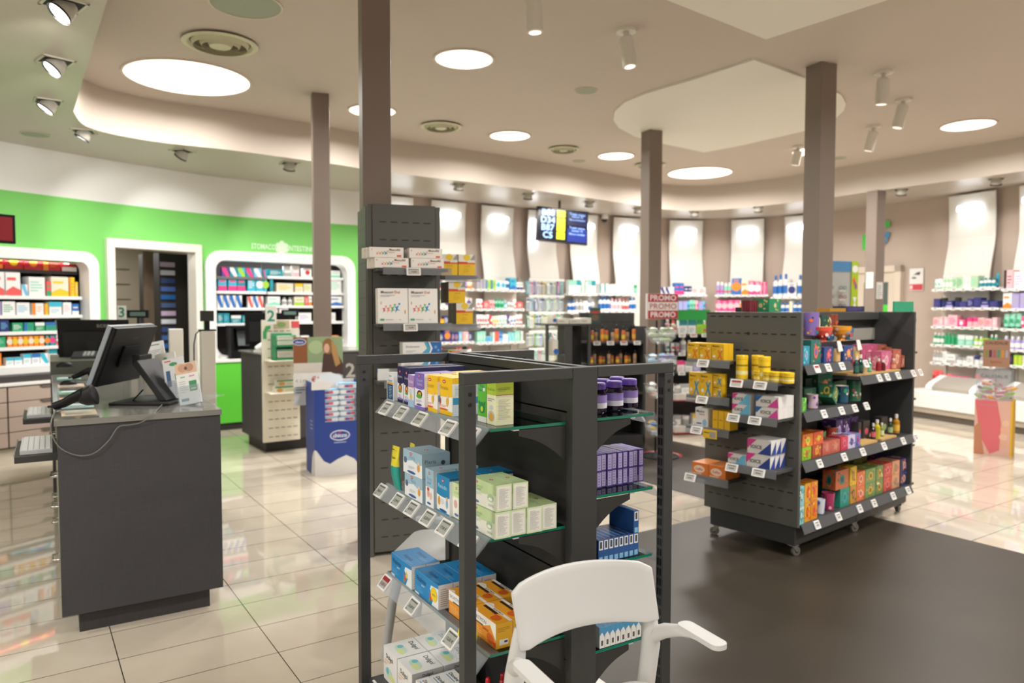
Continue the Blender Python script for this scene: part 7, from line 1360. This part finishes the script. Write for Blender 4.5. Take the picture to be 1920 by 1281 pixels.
bay(894, 984, .42, 'white wall shelving left of the toothbrush hooks', 'bay left of hooks', [543, 579, 610, 641, 672],
    [[(C, 'grey', 'lilac', .05, .14, 3, 'text'), (C, 'lime', 'blue', .09, .13, 2, 'side'), (C, 'white', 'aqua', .09, .12, 2, 'dot'), ('bottle', 'white', 'blue', .08, .17, 1), (C, 'aqua', 'blue', .12, .17, 1, 'swoosh'), (C, 'white', 'navy', .06, .11, 2, 'low')], [('tube', 'white', 'coral', .06, .13, 2), (C, 'coral', 'white', .12, .1, 1, 'text'), ('tube', 'pale pink', 'coral', .05, .12, 2), ('bottle', 'mint', 'green', .06, .14, 3), ('bottle', 'aqua', 'white', .06, .12, 1), ('bottle', 'white', 'grey', .06, .12, 2)],
     [('tube', 'white', 'red', .04, .15, 5), ('tube', 'red', 'white', .05, .15, 1), ('tube', 'cream', 'yellow', .05, .13, 2), ('tube', 'white', 'mint', .05, .14, 3), ('tube', 'purple', 'white', .04, .15, 1), ('tube', 'white', 'blue', .05, .13, 2)], [(C, 'mint', 'white', .05, .15, 3, 'text'), (C, 'sky blue', 'blue', .1, .08, 1, 'text'), (C, 'white', 'green', .05, .14, 1, 'side'), (C, 'coral', 'orange', .08, .14, 1, 'text'), (C, 'blue', 'sky blue', .06, .15, 1, 'low'), (C, 'white', 'sky blue', .1, .1, 1, 'text'), (C, 'sky blue', 'mint', .06, .13, 2, 'diag')],
     [(C, 'white', 'red', .09, .08, 2, 'text'), (C, 'white', 'blue', .1, .07, 2, 'low'), (C, 'white', 'mint', .08, .08, 2, 'low')]], seed=2, tagn=7)
rr = random.Random(5); cc = ['white', 'blue', 'green', 'lime', 'navy', 'mint', 'pink', 'teal', 'yellow', 'sky blue', 'white', 'grey', 'lilac', 'white']
bay(990, 1062, .34, 'wall rack of hooks with toothbrushes in hanging packs', 'toothbrush rack', [526, 557, 588, 623, 655], [[('card', 'white' if k % 3 else rr.choice(cc), rr.choice(cc[1:]), .045, .20 if j < 4 else .17, 1) for k in range(14)] for j in range(5)], hooks=True, seed=3, back=True)
bay(1066, 1120, .42, 'white wall shelving right of the toothbrush hooks', 'bay behind dark stand', [551, 585, 618],
    [[(C, 'white', 'mint', .08, .21, 2, 'band'), (C, 'white', 'teal', .09, .2, 1, 'band'), (C, 'white', 'green', .07, .18, 2, 'side')], [('bottle', 'white', 'blue', .07, .17, 2), ('bottle', 'white', 'grey', .08, .19, 2), (C, 'white', 'lilac', .09, .16, 1, 'text')], [('bottle', 'white', 'purple', .07, .15, 3), ('bottle', 'white', 'grey', .07, .16, 2)]], seed=4, tagn=4)
bay(1124, 1198, .42, 'white wall shelving left of the slim column', 'bay left of column', [551, 583],
    [[(C, 'white', 'teal', .09, .15, 2, 'side'), (C, 'white', 'pale pink', .1, .15, 3, 'text'), (C, 'white', 'mint', .1, .15, 2, 'text'), (C, 'mint', 'green', .07, .15, 1, 'band')], [('bottle', 'white', 'blue', .08, .22, 3), ('bottle', 'white', 'pale pink', .08, .19, 3), ('pump', 'white', 'coral', .07, .2, 2)]], seed=5, tagn=6)
bay(1238, 1326, .42, 'white wall shelving right of the slim column', 'bay right of column', [553, 582],
    [[(C, 'white', 'navy', .08, .12, 2, 'diag'), (C, 'white', 'grey', .08, .13, 1, 'text'), (C, 'blue', 'pink', .09, .19, 2, 'low'), (C, 'navy', 'white', .07, .14, 2, 'low'), (C, 'white', 'red', .13, .13, 2, 'text')], [('tube', 'mint', 'green', .05, .17, 4), ('tube', 'pale pink', 'pink', .05, .16, 1), ('bottle', 'orange', 'dark', .05, .15, 1), (C, 'lilac', 'sky blue', .07, .15, 2, 'text'), ('tube', 'sky blue', 'blue', .05, .15, 1)]], seed=6, tagn=6)
bay(1340, 1440, .42, 'wall shelving with pink cartons above the gift unit', 'pink bay', [553, 584],
    [[('spray', 'lilac', 'white', .06, .22, 2), ('spray', 'mint', 'white', .06, .20, 2), (C, 'blue', 'orange', .15, .27, 1, 'dot'), (C, 'cream', 'orange', .12, .24, 1, 'swoosh'), (C, 'pink', 'white', .09, .22, 2, 'dot'), (C, 'pink', 'pale pink', .05, .2, 2, 'side')], [(C, 'pink', 'pale pink', .11, .18, 4, 'dot'), (C, 'white', 'orange', .09, .17, 1, 'dot'), (C, 'pale pink', 'pink', .08, .17, 2, 'dot'), (C, 'pink', 'white', .05, .17, 3, 'text'), (C, 'pink', 'red', .07, .19, 1, 'band')]], seed=7, tagn=7)
bay(1444, 1504, .42, 'wall shelving with tall white bottles above the gift unit', 'white bottle bay', [557, 588],
    [[('bottle', 'white', 'blue', .08, .35, 3), (C, 'white', 'navy', .14, .22, 1, 'dot')], [('bottle', 'white', 'blue', .07, .18, 4), (C, 'white', 'yellow', .05, .19, 1, 'side')]], seed=8, tagn=4)
bay(1746, 1872, .40, 'white cosmetics wall shelving at the right', 'cosmetics bay', [541, 577, 613, 648, 683, 724],
    [[('tube', 'white', 'mint', .05, .13, 2), ('bottle', 'pale green', 'white', .05, .17, 3), (C, 'pale green', 'green', .07, .15, 2, 'text'), (C, 'white', 'mint', .05, .15, 2, 'text'), (C, 'pale green', 'mint', .1, .15, 1, 'text'), ('bottle', 'white', 'teal', .05, .12, 4), ('tube', 'teal', 'navy', .04, .17, 1)], [(C, 'navy', 'purple', .10, .12, 1, 'text'), ('jar', 'navy', 'dark', .08, .13, 1), (C, 'navy', 'lilac', .1, .09, 1, 'low'), ('jar', 'navy', 'dark', .08, .13, 1), (C, 'navy', 'purple', .11, .08, 1, 'text'), (C, 'navy', 'lilac', .08, .11, 1, 'text')],
     [(C, 'pale pink', 'coral', .09, .11, 1, 'text'), (C, 'pale pink', 'white', .06, .12, 2, 'text'), (C, 'pale pink', 'pink', .13, .15, 1, 'text'), (C, 'pink', 'white', .11, .09, 1, 'dot'), ('jar', 'pale pink', 'pink', .08, .11, 2), (C, 'pale pink', 'coral', .09, .12, 1, 'text')], [('bottle', 'green', 'white', .05, .15, 3), ('bottle', 'green', 'green', .05, .15, 4), (C, 'mint', 'white', .1, .13, 2, 'band'), ('bottle', 'lime', 'white', .06, .12, 2), (C, 'lime', 'green', .08, .1, 1, 'low')],
     [('pump', 'grey', 'white', .05, .15, 3), (C, 'white', 'grey', .06, .15, 1, 'text'), (C, 'white', 'grey', .13, .12, 1, 'low'), ('jar', 'white', 'grey', .08, .08, 2), (C, 'white', 'grey', .09, .1, 1, 'text'), ('jar', 'white', 'navy', .07, .11, 1)], [('tube', 'coral', 'red', .07, .17, 2), ('tube', 'coral', 'white', .06, .13, 2), ('tube', 'pink', 'red', .05, .12, 5), ('jar', 'teal', 'dark', .06, .1, 1)]], seed=9, tagn=7, depth=.3)
bay(1876, 1960, .40, 'white cosmetics wall shelving cut by the right edge', 'right edge bay', [541, 579, 617, 656, 686],
    [[(C, 'pale pink', 'dark', .14, .22, 1, 'side'), (C, 'white', 'lilac', .16, .2, 1, 'text')], [(C, 'white', 'orange', .12, .18, 1, 'swoosh'), (C, 'lilac', 'grey', .1, .18, 2, 'text')], [('tube', 'mint', 'green', .08, .18, 3), ('tube', 'pink', 'white', .06, .15, 1)], [('bottle', 'lilac', 'white', .07, .15, 4), ('tube', 'purple', 'lilac', .06, .13, 2)], [(C, 'dark', 'purple', .08, .12, 2, 'text'), (C, 'lime', 'yellow', .05, .12, 2, 'text'), (C, 'cream', 'grey', .12, .12, 1, 'text')]], seed=10, tagn=4, depth=.3)
# low curved bench along the right wall
def wallext(name, px0, px1, off0, off1, z0, z1, m, label, cat, N=14, parts=None, round_=0):
    s0, s1 = wpx(px0, 578, .6), wpx(px1, 578, .6); t = empty(name, (0, 0, 0), 0, label, cat)
    for nm, a0, a1, za, zb, mm in parts:
        v = []; f = []
        for i in range(N+1):
            s = s0+(s1-s0)*i/N; A_ = wpt(s, a0); B_ = wpt(s, a1); v += [(A_[0], A_[1], za), (B_[0], B_[1], za), (B_[0], B_[1], zb), (A_[0], A_[1], zb)]
        for i in range(N):
            a = i*4
            for k in range(4): f.append((a+k, a+(k+1) % 4, a+4+(k+1) % 4, a+4+k))
        f += [(3, 2, 1, 0), (N*4, N*4+1, N*4+2, N*4+3)]
        mb = MB(); mb.add(v, f, mm); mb.obj(nm, t, bev=.012)
    return t
bp_ = mat('#BDB0A0', .4)
wallext('bench', 1738, 1985, 0, 0, 0, 0, None, 'long white curved bench with beige base along the right wall', 'bench', parts=[('seat', .44, .98, .16, .40, mat('#ECE9E4', .3)), ('base_band', .46, .95, .085, .158, bp_), ('plinth', .48, .9, 0, .083, mat('#6E645A', .5))])
for px, lab in ((1783, 'grey topped white display riser on the bench, left one'), (1925, 'grey topped white display riser on the bench at the right edge')):
    s = wpx(px, 578, .7); p = wpt(s, .66); t = empty('display_riser', (p[0], p[1], .4006), math.atan2(p[3], p[2]), lab, 'riser')
    M = Matrix(((0, 0, 1, -.27), (1, 0, 0, -.16), (0, 1, 0, 0), (0, 0, 0, 1))); prof = [(0, 0), (.36, 0), (.36, .16), (.30, .2), (.06, .10), (0, .05)]
    mb = MB(); mb.prism(prof, 0, .1, mat('#ECEAE6', .35), M=M); mb.prism(prof, .66, .76, mat('#ECEAE6', .35), M=M); mb.obj('end_block', t, bev=.01); mb = MB(); mb.prism([(x*.97+.005, y*.95) for x, y in prof], .1005, .6595, mat('#A39C92', .4), M=M); mb.obj('centre_block', t)
# door at the far right with notices
s0, s1 = wpx(1601), wpx(1694); p, q = wpt(s0, .02), wpt(s1, .02); w = math.dist(p[:2], q[:2]); rz_ = math.atan2(q[1]-p[1], q[0]-p[0]); zt = atd(1650, 500, (p[1]+q[1])/2)[2]
DFR = mat('#D2C3B2', .4); mb = MB()
for b in ((0, 0, .10, zt), (w-.10, 0, w, zt), (0, zt-.10, w, zt)): mb.box(b[0], -.08, b[1], b[2], .02, b[3], DFR)
for b in ((.10, .05, .22, zt-.1), (w-.22, .05, w-.10, zt-.1), (.22, zt-.26, w-.22, zt-.1), (.22, .05, w-.22, .25)): mb.box(b[0], -.05, b[1], b[2], .0, b[3], mat('#CDBFAE', .4))
mb.box(.22, -.03, .25, w-.22, -.01, zt-.26, mat('#54605F', .15)); decal(mb, (.22, -.03, .25), (1, 0, 0), (0, 0, 1), w-.44, zt-.51, [('r', .75, .72, .98, .79, '#4CC83C'), ('r', .02, .2, .14, 1, '#8CA0A4'), ('r', .7, .55, 1, .64, '#1E7CA8')], off=.002)
tag(mb.obj('door_2', loc=(p[0], p[1], 0), rz=rz_), kind='structure')
def wallcard(px0, px1, y0, y1, lab, items, base='#E4E2DE', off=.015, name='wall_notice'):
    s = wpx((px0+px1)/2); p = wpt(s, off); a, b = wpt(wpx(px0)), wpt(wpx(px1)); w = math.dist(a[:2], b[:2]); z1 = CAMH+(578-y0)/FPX*p[1]; z0 = CAMH+(578-y1)/FPX*p[1]
    mb = MB(); mb.box(-w/2, -.004, 0, w/2, 0, z1-z0, mat(base, .4)); decal(mb, (-w/2, -.004, 0), (1, 0, 0), (0, 0, 1), w, z1-z0, items, off=.001); return tag(mb.obj(name, loc=(p[0], p[1], z0), rz=math.atan2(p[3], p[2])), lab, 'notice')
wallcard(1705, 1731, 503, 545, 'white and red paper notice on the wall right of the door', [('r', .02, .03, .98, .3, '#C8444C'), ('r', .05, .08, .25, .25, '#E8D0D0'), ('p', [(.2, .65), (.5, .8), (.8, .85), (.75, .7), (.4, .72)], '#3A3C3C'), ('e', .35, .58, .18, .04, '#5A5C5C')])
s = wpx(1655); p = wpt(s, .03); rzz = math.atan2(p[3], p[2]); zc = CAMH+(578-437)/FPX*p[1]; mb = MB()
decal(mb, (-.3, 0, -.25), (1, 0, 0), (0, 0, 1), .6, .5, [('r', .15, .66, .68, .86, '#4CC84C'), ('r', -.12, .0, .0, .5, '#4CC84C'), ('p', [(.1, .5), (.7, .5), (.62, .2), (.4, 0), (.2, -.05)], '#3C84AC'), ('p', [(.35, .1), (.6, .35), (.55, .2), (.42, .08)], '#9C9088')], off=.002)
tag(mb.obj('wall_logo', loc=(p[0], p[1], zc), rz=rzz), 'green and blue shop emblem on the taupe wall above the door', 'emblem')
for px0, px1, y0, y1, rr_, lab in ((1620, 1636, 510, 540, -.9, 'paper notice on the left face of the distant column'), (1638, 1651, 529, 560, .42, 'paper notice on the right face of the distant column')):
    pc = colat(1638, 10.6); n_ = (math.sin(.42), -math.cos(.42)) if rr_ > 0 else (-math.cos(.42), -math.sin(.42)); X, Y = pc[0]+n_[0]*.093, pc[1]+n_[1]*.093
    za, zb = CAMH+(578-y0)/FPX*10.5, CAMH+(578-y1)/FPX*10.5; mb = MB(); mb.box(-.06, -.002, 0, .06, .002, za-zb, mat('#DAD8D4', .5)); decal(mb, (-.06, -.002, 0), (1, 0, 0), (0, 0, 1), .12, za-zb, lines(.1, .1, .9, .9, 6, '#6C7474', .3), off=.001)
    tag(mb.obj('column_notice', loc=(X, Y, zb), rz=.42 if rr_ > 0 else .42-PI/2), lab, 'notice')
# eyewear display between the columns
X, Y, _ = atd(1572, 560, 8.6); t = empty('eyewear_display', (X, Y, 0), .35, 'tall eyeglasses display with colourful patterned side panel', 'display stand')
mb = MB(); mb.box(-.26, -.02, .0, .16, .02, 2.08, mat('#A9ABA8', .4)); mb.box(-.26, -.024, 1.98, .16, .02, 2.10, mat('#4C84B4', .4)); mb.obj('rack', t)
mb = MB(); mb.box(.162, -.03, .0, .262, .08, 2.10, mat('#A4C02C', .4)); decal(mb, (.162, -.03, 1.0), (1, 0, 0), (0, 0, 1), .10, 1.1, [('d', .5, .92, .04, '#E8E8E0'), ('p', [(.1, .8), (.4, .84), (.9, .72), (.6, .7)], '#E0643C'), ('p', [(.4, .8), (.8, .74), (.6, .7)], '#3C5CB0'), ('p', [(.2, .62), (.8, .62), (.5, .55)], '#E4E4DC'), ('p', [(.2, .5), (.8, .5), (.5, .58)], '#E4E4DC'), ('p', [(.05, .5), (.45, .42), (.05, .35)], '#2C5CB0'), ('p', [(.95, .5), (.55, .42), (.95, .35)], '#2C5CB0'), ('p', [(.2, .48), (.8, .48), (.5, .4)], '#D8C83C'), ('d', .5, .25, .07, '#E4E4DC'), ('r', .1, .05, .9, .13, '#E0746C')], off=.001); mb.obj('side_panel', t)
for i in range(7):
    mb = MB(); z = 1.16+i*.105
    for x in (-.17, .02):
        for e in (-.03, .03): mb.tube([(x+e+.022*math.cos(a*PI/4), -.045, z+.018*math.sin(a*PI/4)) for a in range(8)], .004, mat(['#2A2A2C', '#8C2C34', '#2C6C5C', '#5C3C2C'][i % 4], .4), 5, closed=True)
        mb.box(x-.04, -.04, z-.045, x+.04, -.022, z-.025, mat('#D8D6D0', .5))
    mb.obj('glasses_row', t)
mb = MB(); mb.box(-.0, 0, .0, .14, .01, 1.85, mat('#E8D8CC', .5)); decal(mb, (0, 0, 1.0), (1, 0, 0), (0, 0, 1), .14, .85, [('t', s_, .1, .78-.22*i, .9, .9-.22*i, c, True) for i, (s_, c) in enumerate((('Zoe', '#2C8C74'), ('eye', '#A86C5C'), ('eye', '#A86C5C'), ('Zoe', '#2C8C74')))], off=.002)
X, Y, _ = atd(1592, 560, 8.9); tag(mb.obj('poster', loc=(X, Y, 0), rz=.35), 'narrow pale poster with green lettering beside the eyewear display', 'poster')
# ------------------------------------------------------------------ floor displays in the middle distance
X, Y = at(1825, 850, 0); t = empty('cream_display', (X, Y, 0), -.68, 'pink cardboard floor display with clear bin of hand creams and brown sign', 'display stand'); W_ = .32
mb = MB(); mb.box(0, 0, 0, W_, .30, .58, mat('#D4A898', .5)); mb.box(W_, 0, 0, W_+.02, .30, .58, mat('#D8A81E', .5))
decal(mb, (0, 0, 0), (1, 0, 0), (0, 0, 1), W_, .58, [('p', [(0, 1), (.62, 1), (.75, .6), (.72, .1), (.45, .02), (.2, .3), (.1, .6)], '#D2686E'), ('p', [(.0, .5), (.18, .62), (.2, .4), (.3, .0), (0, 0)], '#B87C5C'), ('e', .88, .6, .1, .06, '#E0B49C'), ('e', .85, .48, .12, .06, '#DCA88C'), ('e', .82, .35, .12, .06, '#E0B49C'), ('e', .84, .22, .12, .06, '#D8A488'), ('t', 'CAUDALIE', .12, .88, .6, .95, '#C48890')]); mb.obj('body', t)
mb = MB()
for b in ((0, 0, W_, .003), (0, .297, W_, .3), (0, 0, .003, .3), (W_-.003, 0, W_, .3)): mb.box(b[0], b[1], .581, b[2], b[3], .90, ACRYL)
decal(mb, (0, 0, .581), (1, 0, 0), (0, 0, 1), W_, .32, [('t', 'CAUDALIE', .15, .72, .9, .88, '#5C5A58')], off=.001); mb.obj('clear_bin', t)
mb = MB(); mb.box(.05, .10, .93, .29, .106, 1.22, mat('#A47C64', .5)); decal(mb, (.05, .1, .93), (1, 0, 0), (0, 0, 1), .24, .29, [('t', 'CAUDALIE', .08, .82, .92, .94, '#5C4034', True)]+[('r', .08+.15*i, .35, .18+.15*i, .62, c) for i, c in enumerate(('#7C8C3C', '#5C2C4C', '#A85C64', '#4C8C6C', '#C88C3C', '#A8A0B0'))]+[('t', 'Edition', .3, .12, .7, .25, '#B84C34')], off=.001); mb.box(.165, .106, .6, .175, .112, 1.1, CHROME); mb.obj('sign', t)
rr = random.Random(3); cols = ['#8CB03C', '#D85C7C', '#C84C6C', '#E0A03C', '#9CC048', '#D87088', '#5C3C5C', '#E08C3C']; CF = ((X, Y), -.68)
for i in range(26):
    lay = i//7; mb_k = ('hc', i % 8)
    if mb_k not in GM: 
        mb = MB(); mb.lathe([(.013, 0), (.014, .02), (.017, .03), (.016, .09), (.004, .12)], mat(cols[i % 8], .35), 10); GM[mb_k] = mb.mesh('cream_tube')
    x, y = .05+(i % 7)*.042, .06+rr.random()*.16
    o = inst('cream_tube', GM[mb_k], (*wl(CF, x, y), .60+lay*.045), rr.random()*6, 'small coloured hand cream tube lying loose in the clear bin', 'tube', 'loose hand cream tubes', rx=1.35)
# dark frame unit beyond the front shelving
UO = atd(1024, 600, 7.7)[:2]; UF = (UO, .25)
t = empty('display_shelving', (*UO, 0), UF[1], 'dark open frame shelving unit in the middle distance with white boxes on top', 'shelving'); UW = .50; uz = atd(1024, 611, 7.7)[2]
for x in (0, UW-.03): 
    mb = MB(); mb.box(x, 0, 0, x+.03, .03, uz, DARK); mb.obj('post', t)
mb = MB(); mb.box(.21, 0, 0, .29, .03, uz, DARK); mb.obj('centre_upright', t)
mb = MB(); mb.box(-.005, -.005, uz+.0, UW+.005, .42, uz+.02, DARK); mb.obj('top', t)
mb = MB(); mb.box(.24, .031, .05, .27, .36, uz-.001, DARK2); mb.box(.27, .3, .05, UW, .33, uz-.001, mat('#0E0E0E', .6)); mb.obj('back_panel', t)
mb = MB(); mb.box(.0, .03, .03, UW, .4, .12, DARK); mb.obj('base', t)
for z in (1.05, .72, .4):
    mb = MB(); mb.box(.03, .032, z, .235, .38, z+.008, GLASS); mb.obj('glass_shelf', t)
for i, (x, w_, h_, c) in enumerate(((.03, .1, .07, '#D8D4C4'), (.14, .13, .055, '#D0CCBE'), (.28, .12, .05, '#C8C6BA'), (.40, .12, .06, '#D8D4C4'))):
    inst('carton', boxmesh('tb', w_, .2, h_, c, F=[('d', .8, .5, .3, '#2C5CA8')] if i == 0 else [('r', .1, .3, .6, .6, '#B0AC9C')]), (*wl(UF, x+w_/2, .15), uz+.0206), UF[1], 'pale carton lying on the distant frame unit, %s' % pos(i, 4), 'carton')
for i in range(2): inst('carton', boxmesh('tc', .1, .08, .15, '#D4D0C0', F=[('d', .8, .2, .2, '#2C5CA8')]), (*wl(UF, .10+.0*i, .1+.1*i), 1.0586), UF[1], 'pale carton with blue dot on its glass shelf, %s' % ['front', 'behind'][i], 'carton')
for i in range(5): wput('bottle', ['teal', 'white', 'mint', 'white', 'aqua'][i], 'white', .05, .05, .2, UF, .05+.035*i, .08+.03*(i % 2), .7286, '%s, lower glass of distant frame unit' % pos(i, 5), None)
inst('poster_card', boxmesh('pc', .125, .006, .17, '#2A4C44', F=[('r', .1, .62, .9, .8, '#A83C3C'), ('e', .5, .35, .35, .2, '#6C5444'), ('r', 0, .9, 1, 1, '#3C6C5C')]), (*wl(UF, .60, .14), uz+.022), UF[1], 'small dark poster card with red line standing on the distant unit', 'sign')
# dark peg unit with sun care bottles, right beside it
PO = atd(1106, 600, 7.95)[:2]; PF = (PO, .25); pzt = atd(1150, 583, 8.1)[2]; PWD = .66
t = empty('sun_care_unit', (*PO, 0), PF[1], 'dark pegboard unit with rows of orange sun care bottles', 'shelving')
mb = MB(); mb.box(0, .32, .05, PWD, .36, 1.50, DARK)
for k in range(9): slots(mb, .03, PWD-.03, .3194, .55+k*.105, 7)
mb.obj('back_panel', t)
mb = MB(); mb.box(PWD-.03, 0, .05, PWD, .32, atd(1198, 612, 8.1)[2], DARK); mb.obj('side_panel', t); mb = MB(); mb.box(0, 0, 0, PWD, .36, .14, DARK); mb.obj('base', t)
for z, tg_ in ((1.185, 4), (.94, 0), (.62, 0), (.35, 0)): wshelf(t, .0, PWD-.031, .0, .31, z, .022, DARK, tg_, .08)
rr = random.Random(9)
for j, (z, n) in enumerate(((1.185, 9), (.94, 11))):
    for i in range(n):
        k = ('sun', j, i % 3)
        if k not in GM:
            h = (.17, .14, .19)[i % 3] if j == 0 else (.11, .15, .12)[i % 3]; r = .02; mb = MB(); mb.lathe([(r, 0), (r, h*.68), (r*.5, h*.72)], mat(['#C86A44', '#B8906C', '#D07838'][i % 3], .35), 12, cols=None); mb.lathe([(r*.7, h*.7), (r*.55, h*.92), (r*.2, h)], mat('#1C1C1C', .4), 10); mb.lathe([(r*1.02, h*.15), (r*1.02, h*.4)], mat(['#D8C83C', '#8C7C6C', '#E0B03C'][i % 3], .4), 12, cap=False); GM[k] = mb.mesh('sun_bottle')
        inst('sun_care_bottle', GM[k], (*wl(PF, .04+i*(.56/n), .05+.04*(i % 2)), z+.0006), rr.random(), 'orange sun care bottle with dark cap, %s of the %s row' % (pos(i, n), ['upper', 'lower'][j]), 'bottle')
# wire basket stand with PROMO sign
BX, BY, _ = atd(1240, 600, 7.6); t = empty('basket_stand', (BX, BY, 0), .1, 'wire stand with four clear bowl baskets and a red PROMO sign', 'basket stand')
mb = MB(); mb.tube([(0, .16, .02), (0, .16, 1.42)], .011, BK2, 8); mb.tube([(.13, .1, .02), (.13, .1, 1.45)], .006, BK2, 6); mb.lathe([(.2, 0), (.2, .015), (.05, .03)], BK2, 24); mb.obj('pole', t)
BZ = [1.335, 1.06, .76, .36]
for i, z in enumerate(BZ):
    mb = MB(); prof = [(.05, -.155), (.10, -.14), (.145, -.09), (.17, 0)]; mb.lathe(prof, CLEAR2, 24, M=Matrix.Translation((0, 0, z)), cap=False); b = mb.obj('basket', t)
    mb = MB(); mb.tube([(.172*math.cos(a*PI/12), .172*math.sin(a*PI/12), z) for a in range(24)], .004, mat('#4A4C48', .4), 6, closed=True); mb.tube([(.148*math.cos(a*PI/12), .148*math.sin(a*PI/12), z-.085) for a in range(24)], .003, mat('#4A4C48', .4), 6, closed=True); mb.obj('rim', b)
mb = MB(); mb.box(-.16, -.0, 1.44, .175, .02, 1.70, mat('#E4E0DC', .5)); decal(mb, (-.16, 0, 1.44), (1, 0, 0), (0, 0, 1), .335, .26, [('r', .05, .67, 1, .99, '#B4303A'), ('r', .05, .01, 1, .33, '#B4303A'), ('t', 'PROMO', .08, .72, .98, .95, '#EAE6E4', True), ('t', 'PROMO', .08, .39, .98, .61, '#B4303A'), ('t', 'PROMO', .08, .06, .98, .28, '#EAE6E4', True)], off=.001); mb.obj('sign', t)
rr = random.Random(11); SWC = [['#C4D8A0', '#DCE4D4', '#A8C88C', '#E0E4DC'], ['#7CB0D8', '#D8E0E8', '#9C94C8', '#8CC0DC'], ['#E2E2DC', '#E6E6E0', '#E07C4C', '#DCDCD4'], ['#E8C03C', '#4C7CB8', '#D8DCE0', '#C8D0D8']]
for i, z in enumerate(BZ):
    for k in range(16):
        kk = ('sw', i, k % 4)
        if kk not in GM: mb = MB(); mb.lathe([(.008, 0), (.034, .012), (.036, .028), (.008, .042)], mat(SWC[i][k % 4], .4), 8, sx=1.2 if i != 2 else 1, sy=.8 if i != 2 else 1); GM[kk] = mb.mesh('packet')
        lay = 0 if k < 5 else 1 if k < 10 else 2; rad = (.07, .105, .10)[lay]; a = k*1.25
        inst('sweet_packet', GM[kk], (BX+rad*math.cos(a), BY+rad*math.sin(a), z-(.13, .075, .025)[lay]), rr.random()*3, '%s in the %s bowl basket of the promo stand' % (['small pale green packet', 'small blue and white packet', 'small round white packet', 'small mixed colour packet'][i], ['top', 'second', 'third', 'lowest'][i]), 'packet', 'packets in the %s bowl basket' % ['top', 'second', 'third', 'lowest'][i], rx=rr.uniform(-.6, .6))
# dark shelf unit with green header behind the basket stand
HO = atd(1246, 600, 9.0)[:2]; HF = (HO, .25)
t = empty('body_care_unit', (*HO, 0), HF[1], 'dark shelving unit with green header behind the basket stand', 'shelving')
HWD = .78
mb = MB(); mb.box(0, .34, .05, HWD, .38, 1.44, DARK2); mb.obj('back_panel', t); mb = MB(); mb.box(.18, .0, 1.40, .62, .02, 1.53, mat('#1E9A44', .5)); mb.obj('header', t)
for z in (1.23, 1.0, .76): wshelf(t, 0, HWD, 0, .33, z, .02, DARK, 5, .09)
for z in (.50, .10):
    mb = MB(); mb.prism([(0, .33), (0, .0), (.1, -.12), (HWD-.15, -.16), (HWD, .0), (HWD, .33)], z-.07, z, mat('#D6D0CA', .5)); mb.prism([(.005, .3), (.005, .005), (.1, -.125), (HWD-.15, -.165), (HWD-.005, .005), (HWD-.005, .3)], z-.085, z-.071, mat('#A83C40', .5)); mb.obj('curved_shelf', t)
mb = MB(); mb.box(0, .05, 0, .03, .38, 1.44, DARK); mb.box(HWD-.03, .05, 0, HWD, .38, 1.44, DARK); mb.obj('side_panel', t)
HR = [(1.23, [('bottle', 'pale pink', 'white', .07, .18), ('bottle', 'cream', 'coral', .07, .17), ('box', 'white', 'teal', .11, .17), ('box', 'white', 'teal', .11, .17), ('box', 'lime', 'green', .09, .19), ('spray', 'lime', 'white', .06, .17)]), (1.0, [('tube', 'white', 'teal', .06, .13), ('tube', 'white', 'red', .06, .12), ('tube', 'grey', 'pink', .06, .12), ('bottle', 'white', 'grey', .08, .2), ('bottle', 'grey', 'white', .06, .15), ('jar', 'white', 'grey', .08, .1)]),
      (.76, [('box', 'dark', 'pink', .06, .16), ('box', 'dark', 'white', .06, .15), ('box', 'white', 'pink', .1, .14), ('box', 'white', 'grey', .1, .13), ('box', 'lilac', 'white', .1, .12)]), (.50, [('box', 'grey', 'white', .16, .1), ('box', 'white', 'grey', .16, .11), ('box', 'grey', 'white', .16, .1)]), (.10, [('jar', 'grey', 'white', .1, .1), ('jar', 'white', 'grey', .1, .12), ('jar', 'grey', 'white', .1, .11), ('box', 'white', 'yellow', .12, .14)])]
for j, (z, row) in enumerate(HR):
    x = .05; n = len(row)
    for i, (kd, c1, c2, w_, h_) in enumerate(row): wput(kd, c1, c2, w_, w_ if kd != 'box' else .07, h_, HF, x+w_/2, .06+w_/2*(kd != 'box')-(.06 if z < .6 else 0), z, '%s, %s shelf, green headed unit' % (pos(i, n), ['top', 'second', 'third', 'fourth', 'lowest'][j]), None, style='band'); x += w_+.01
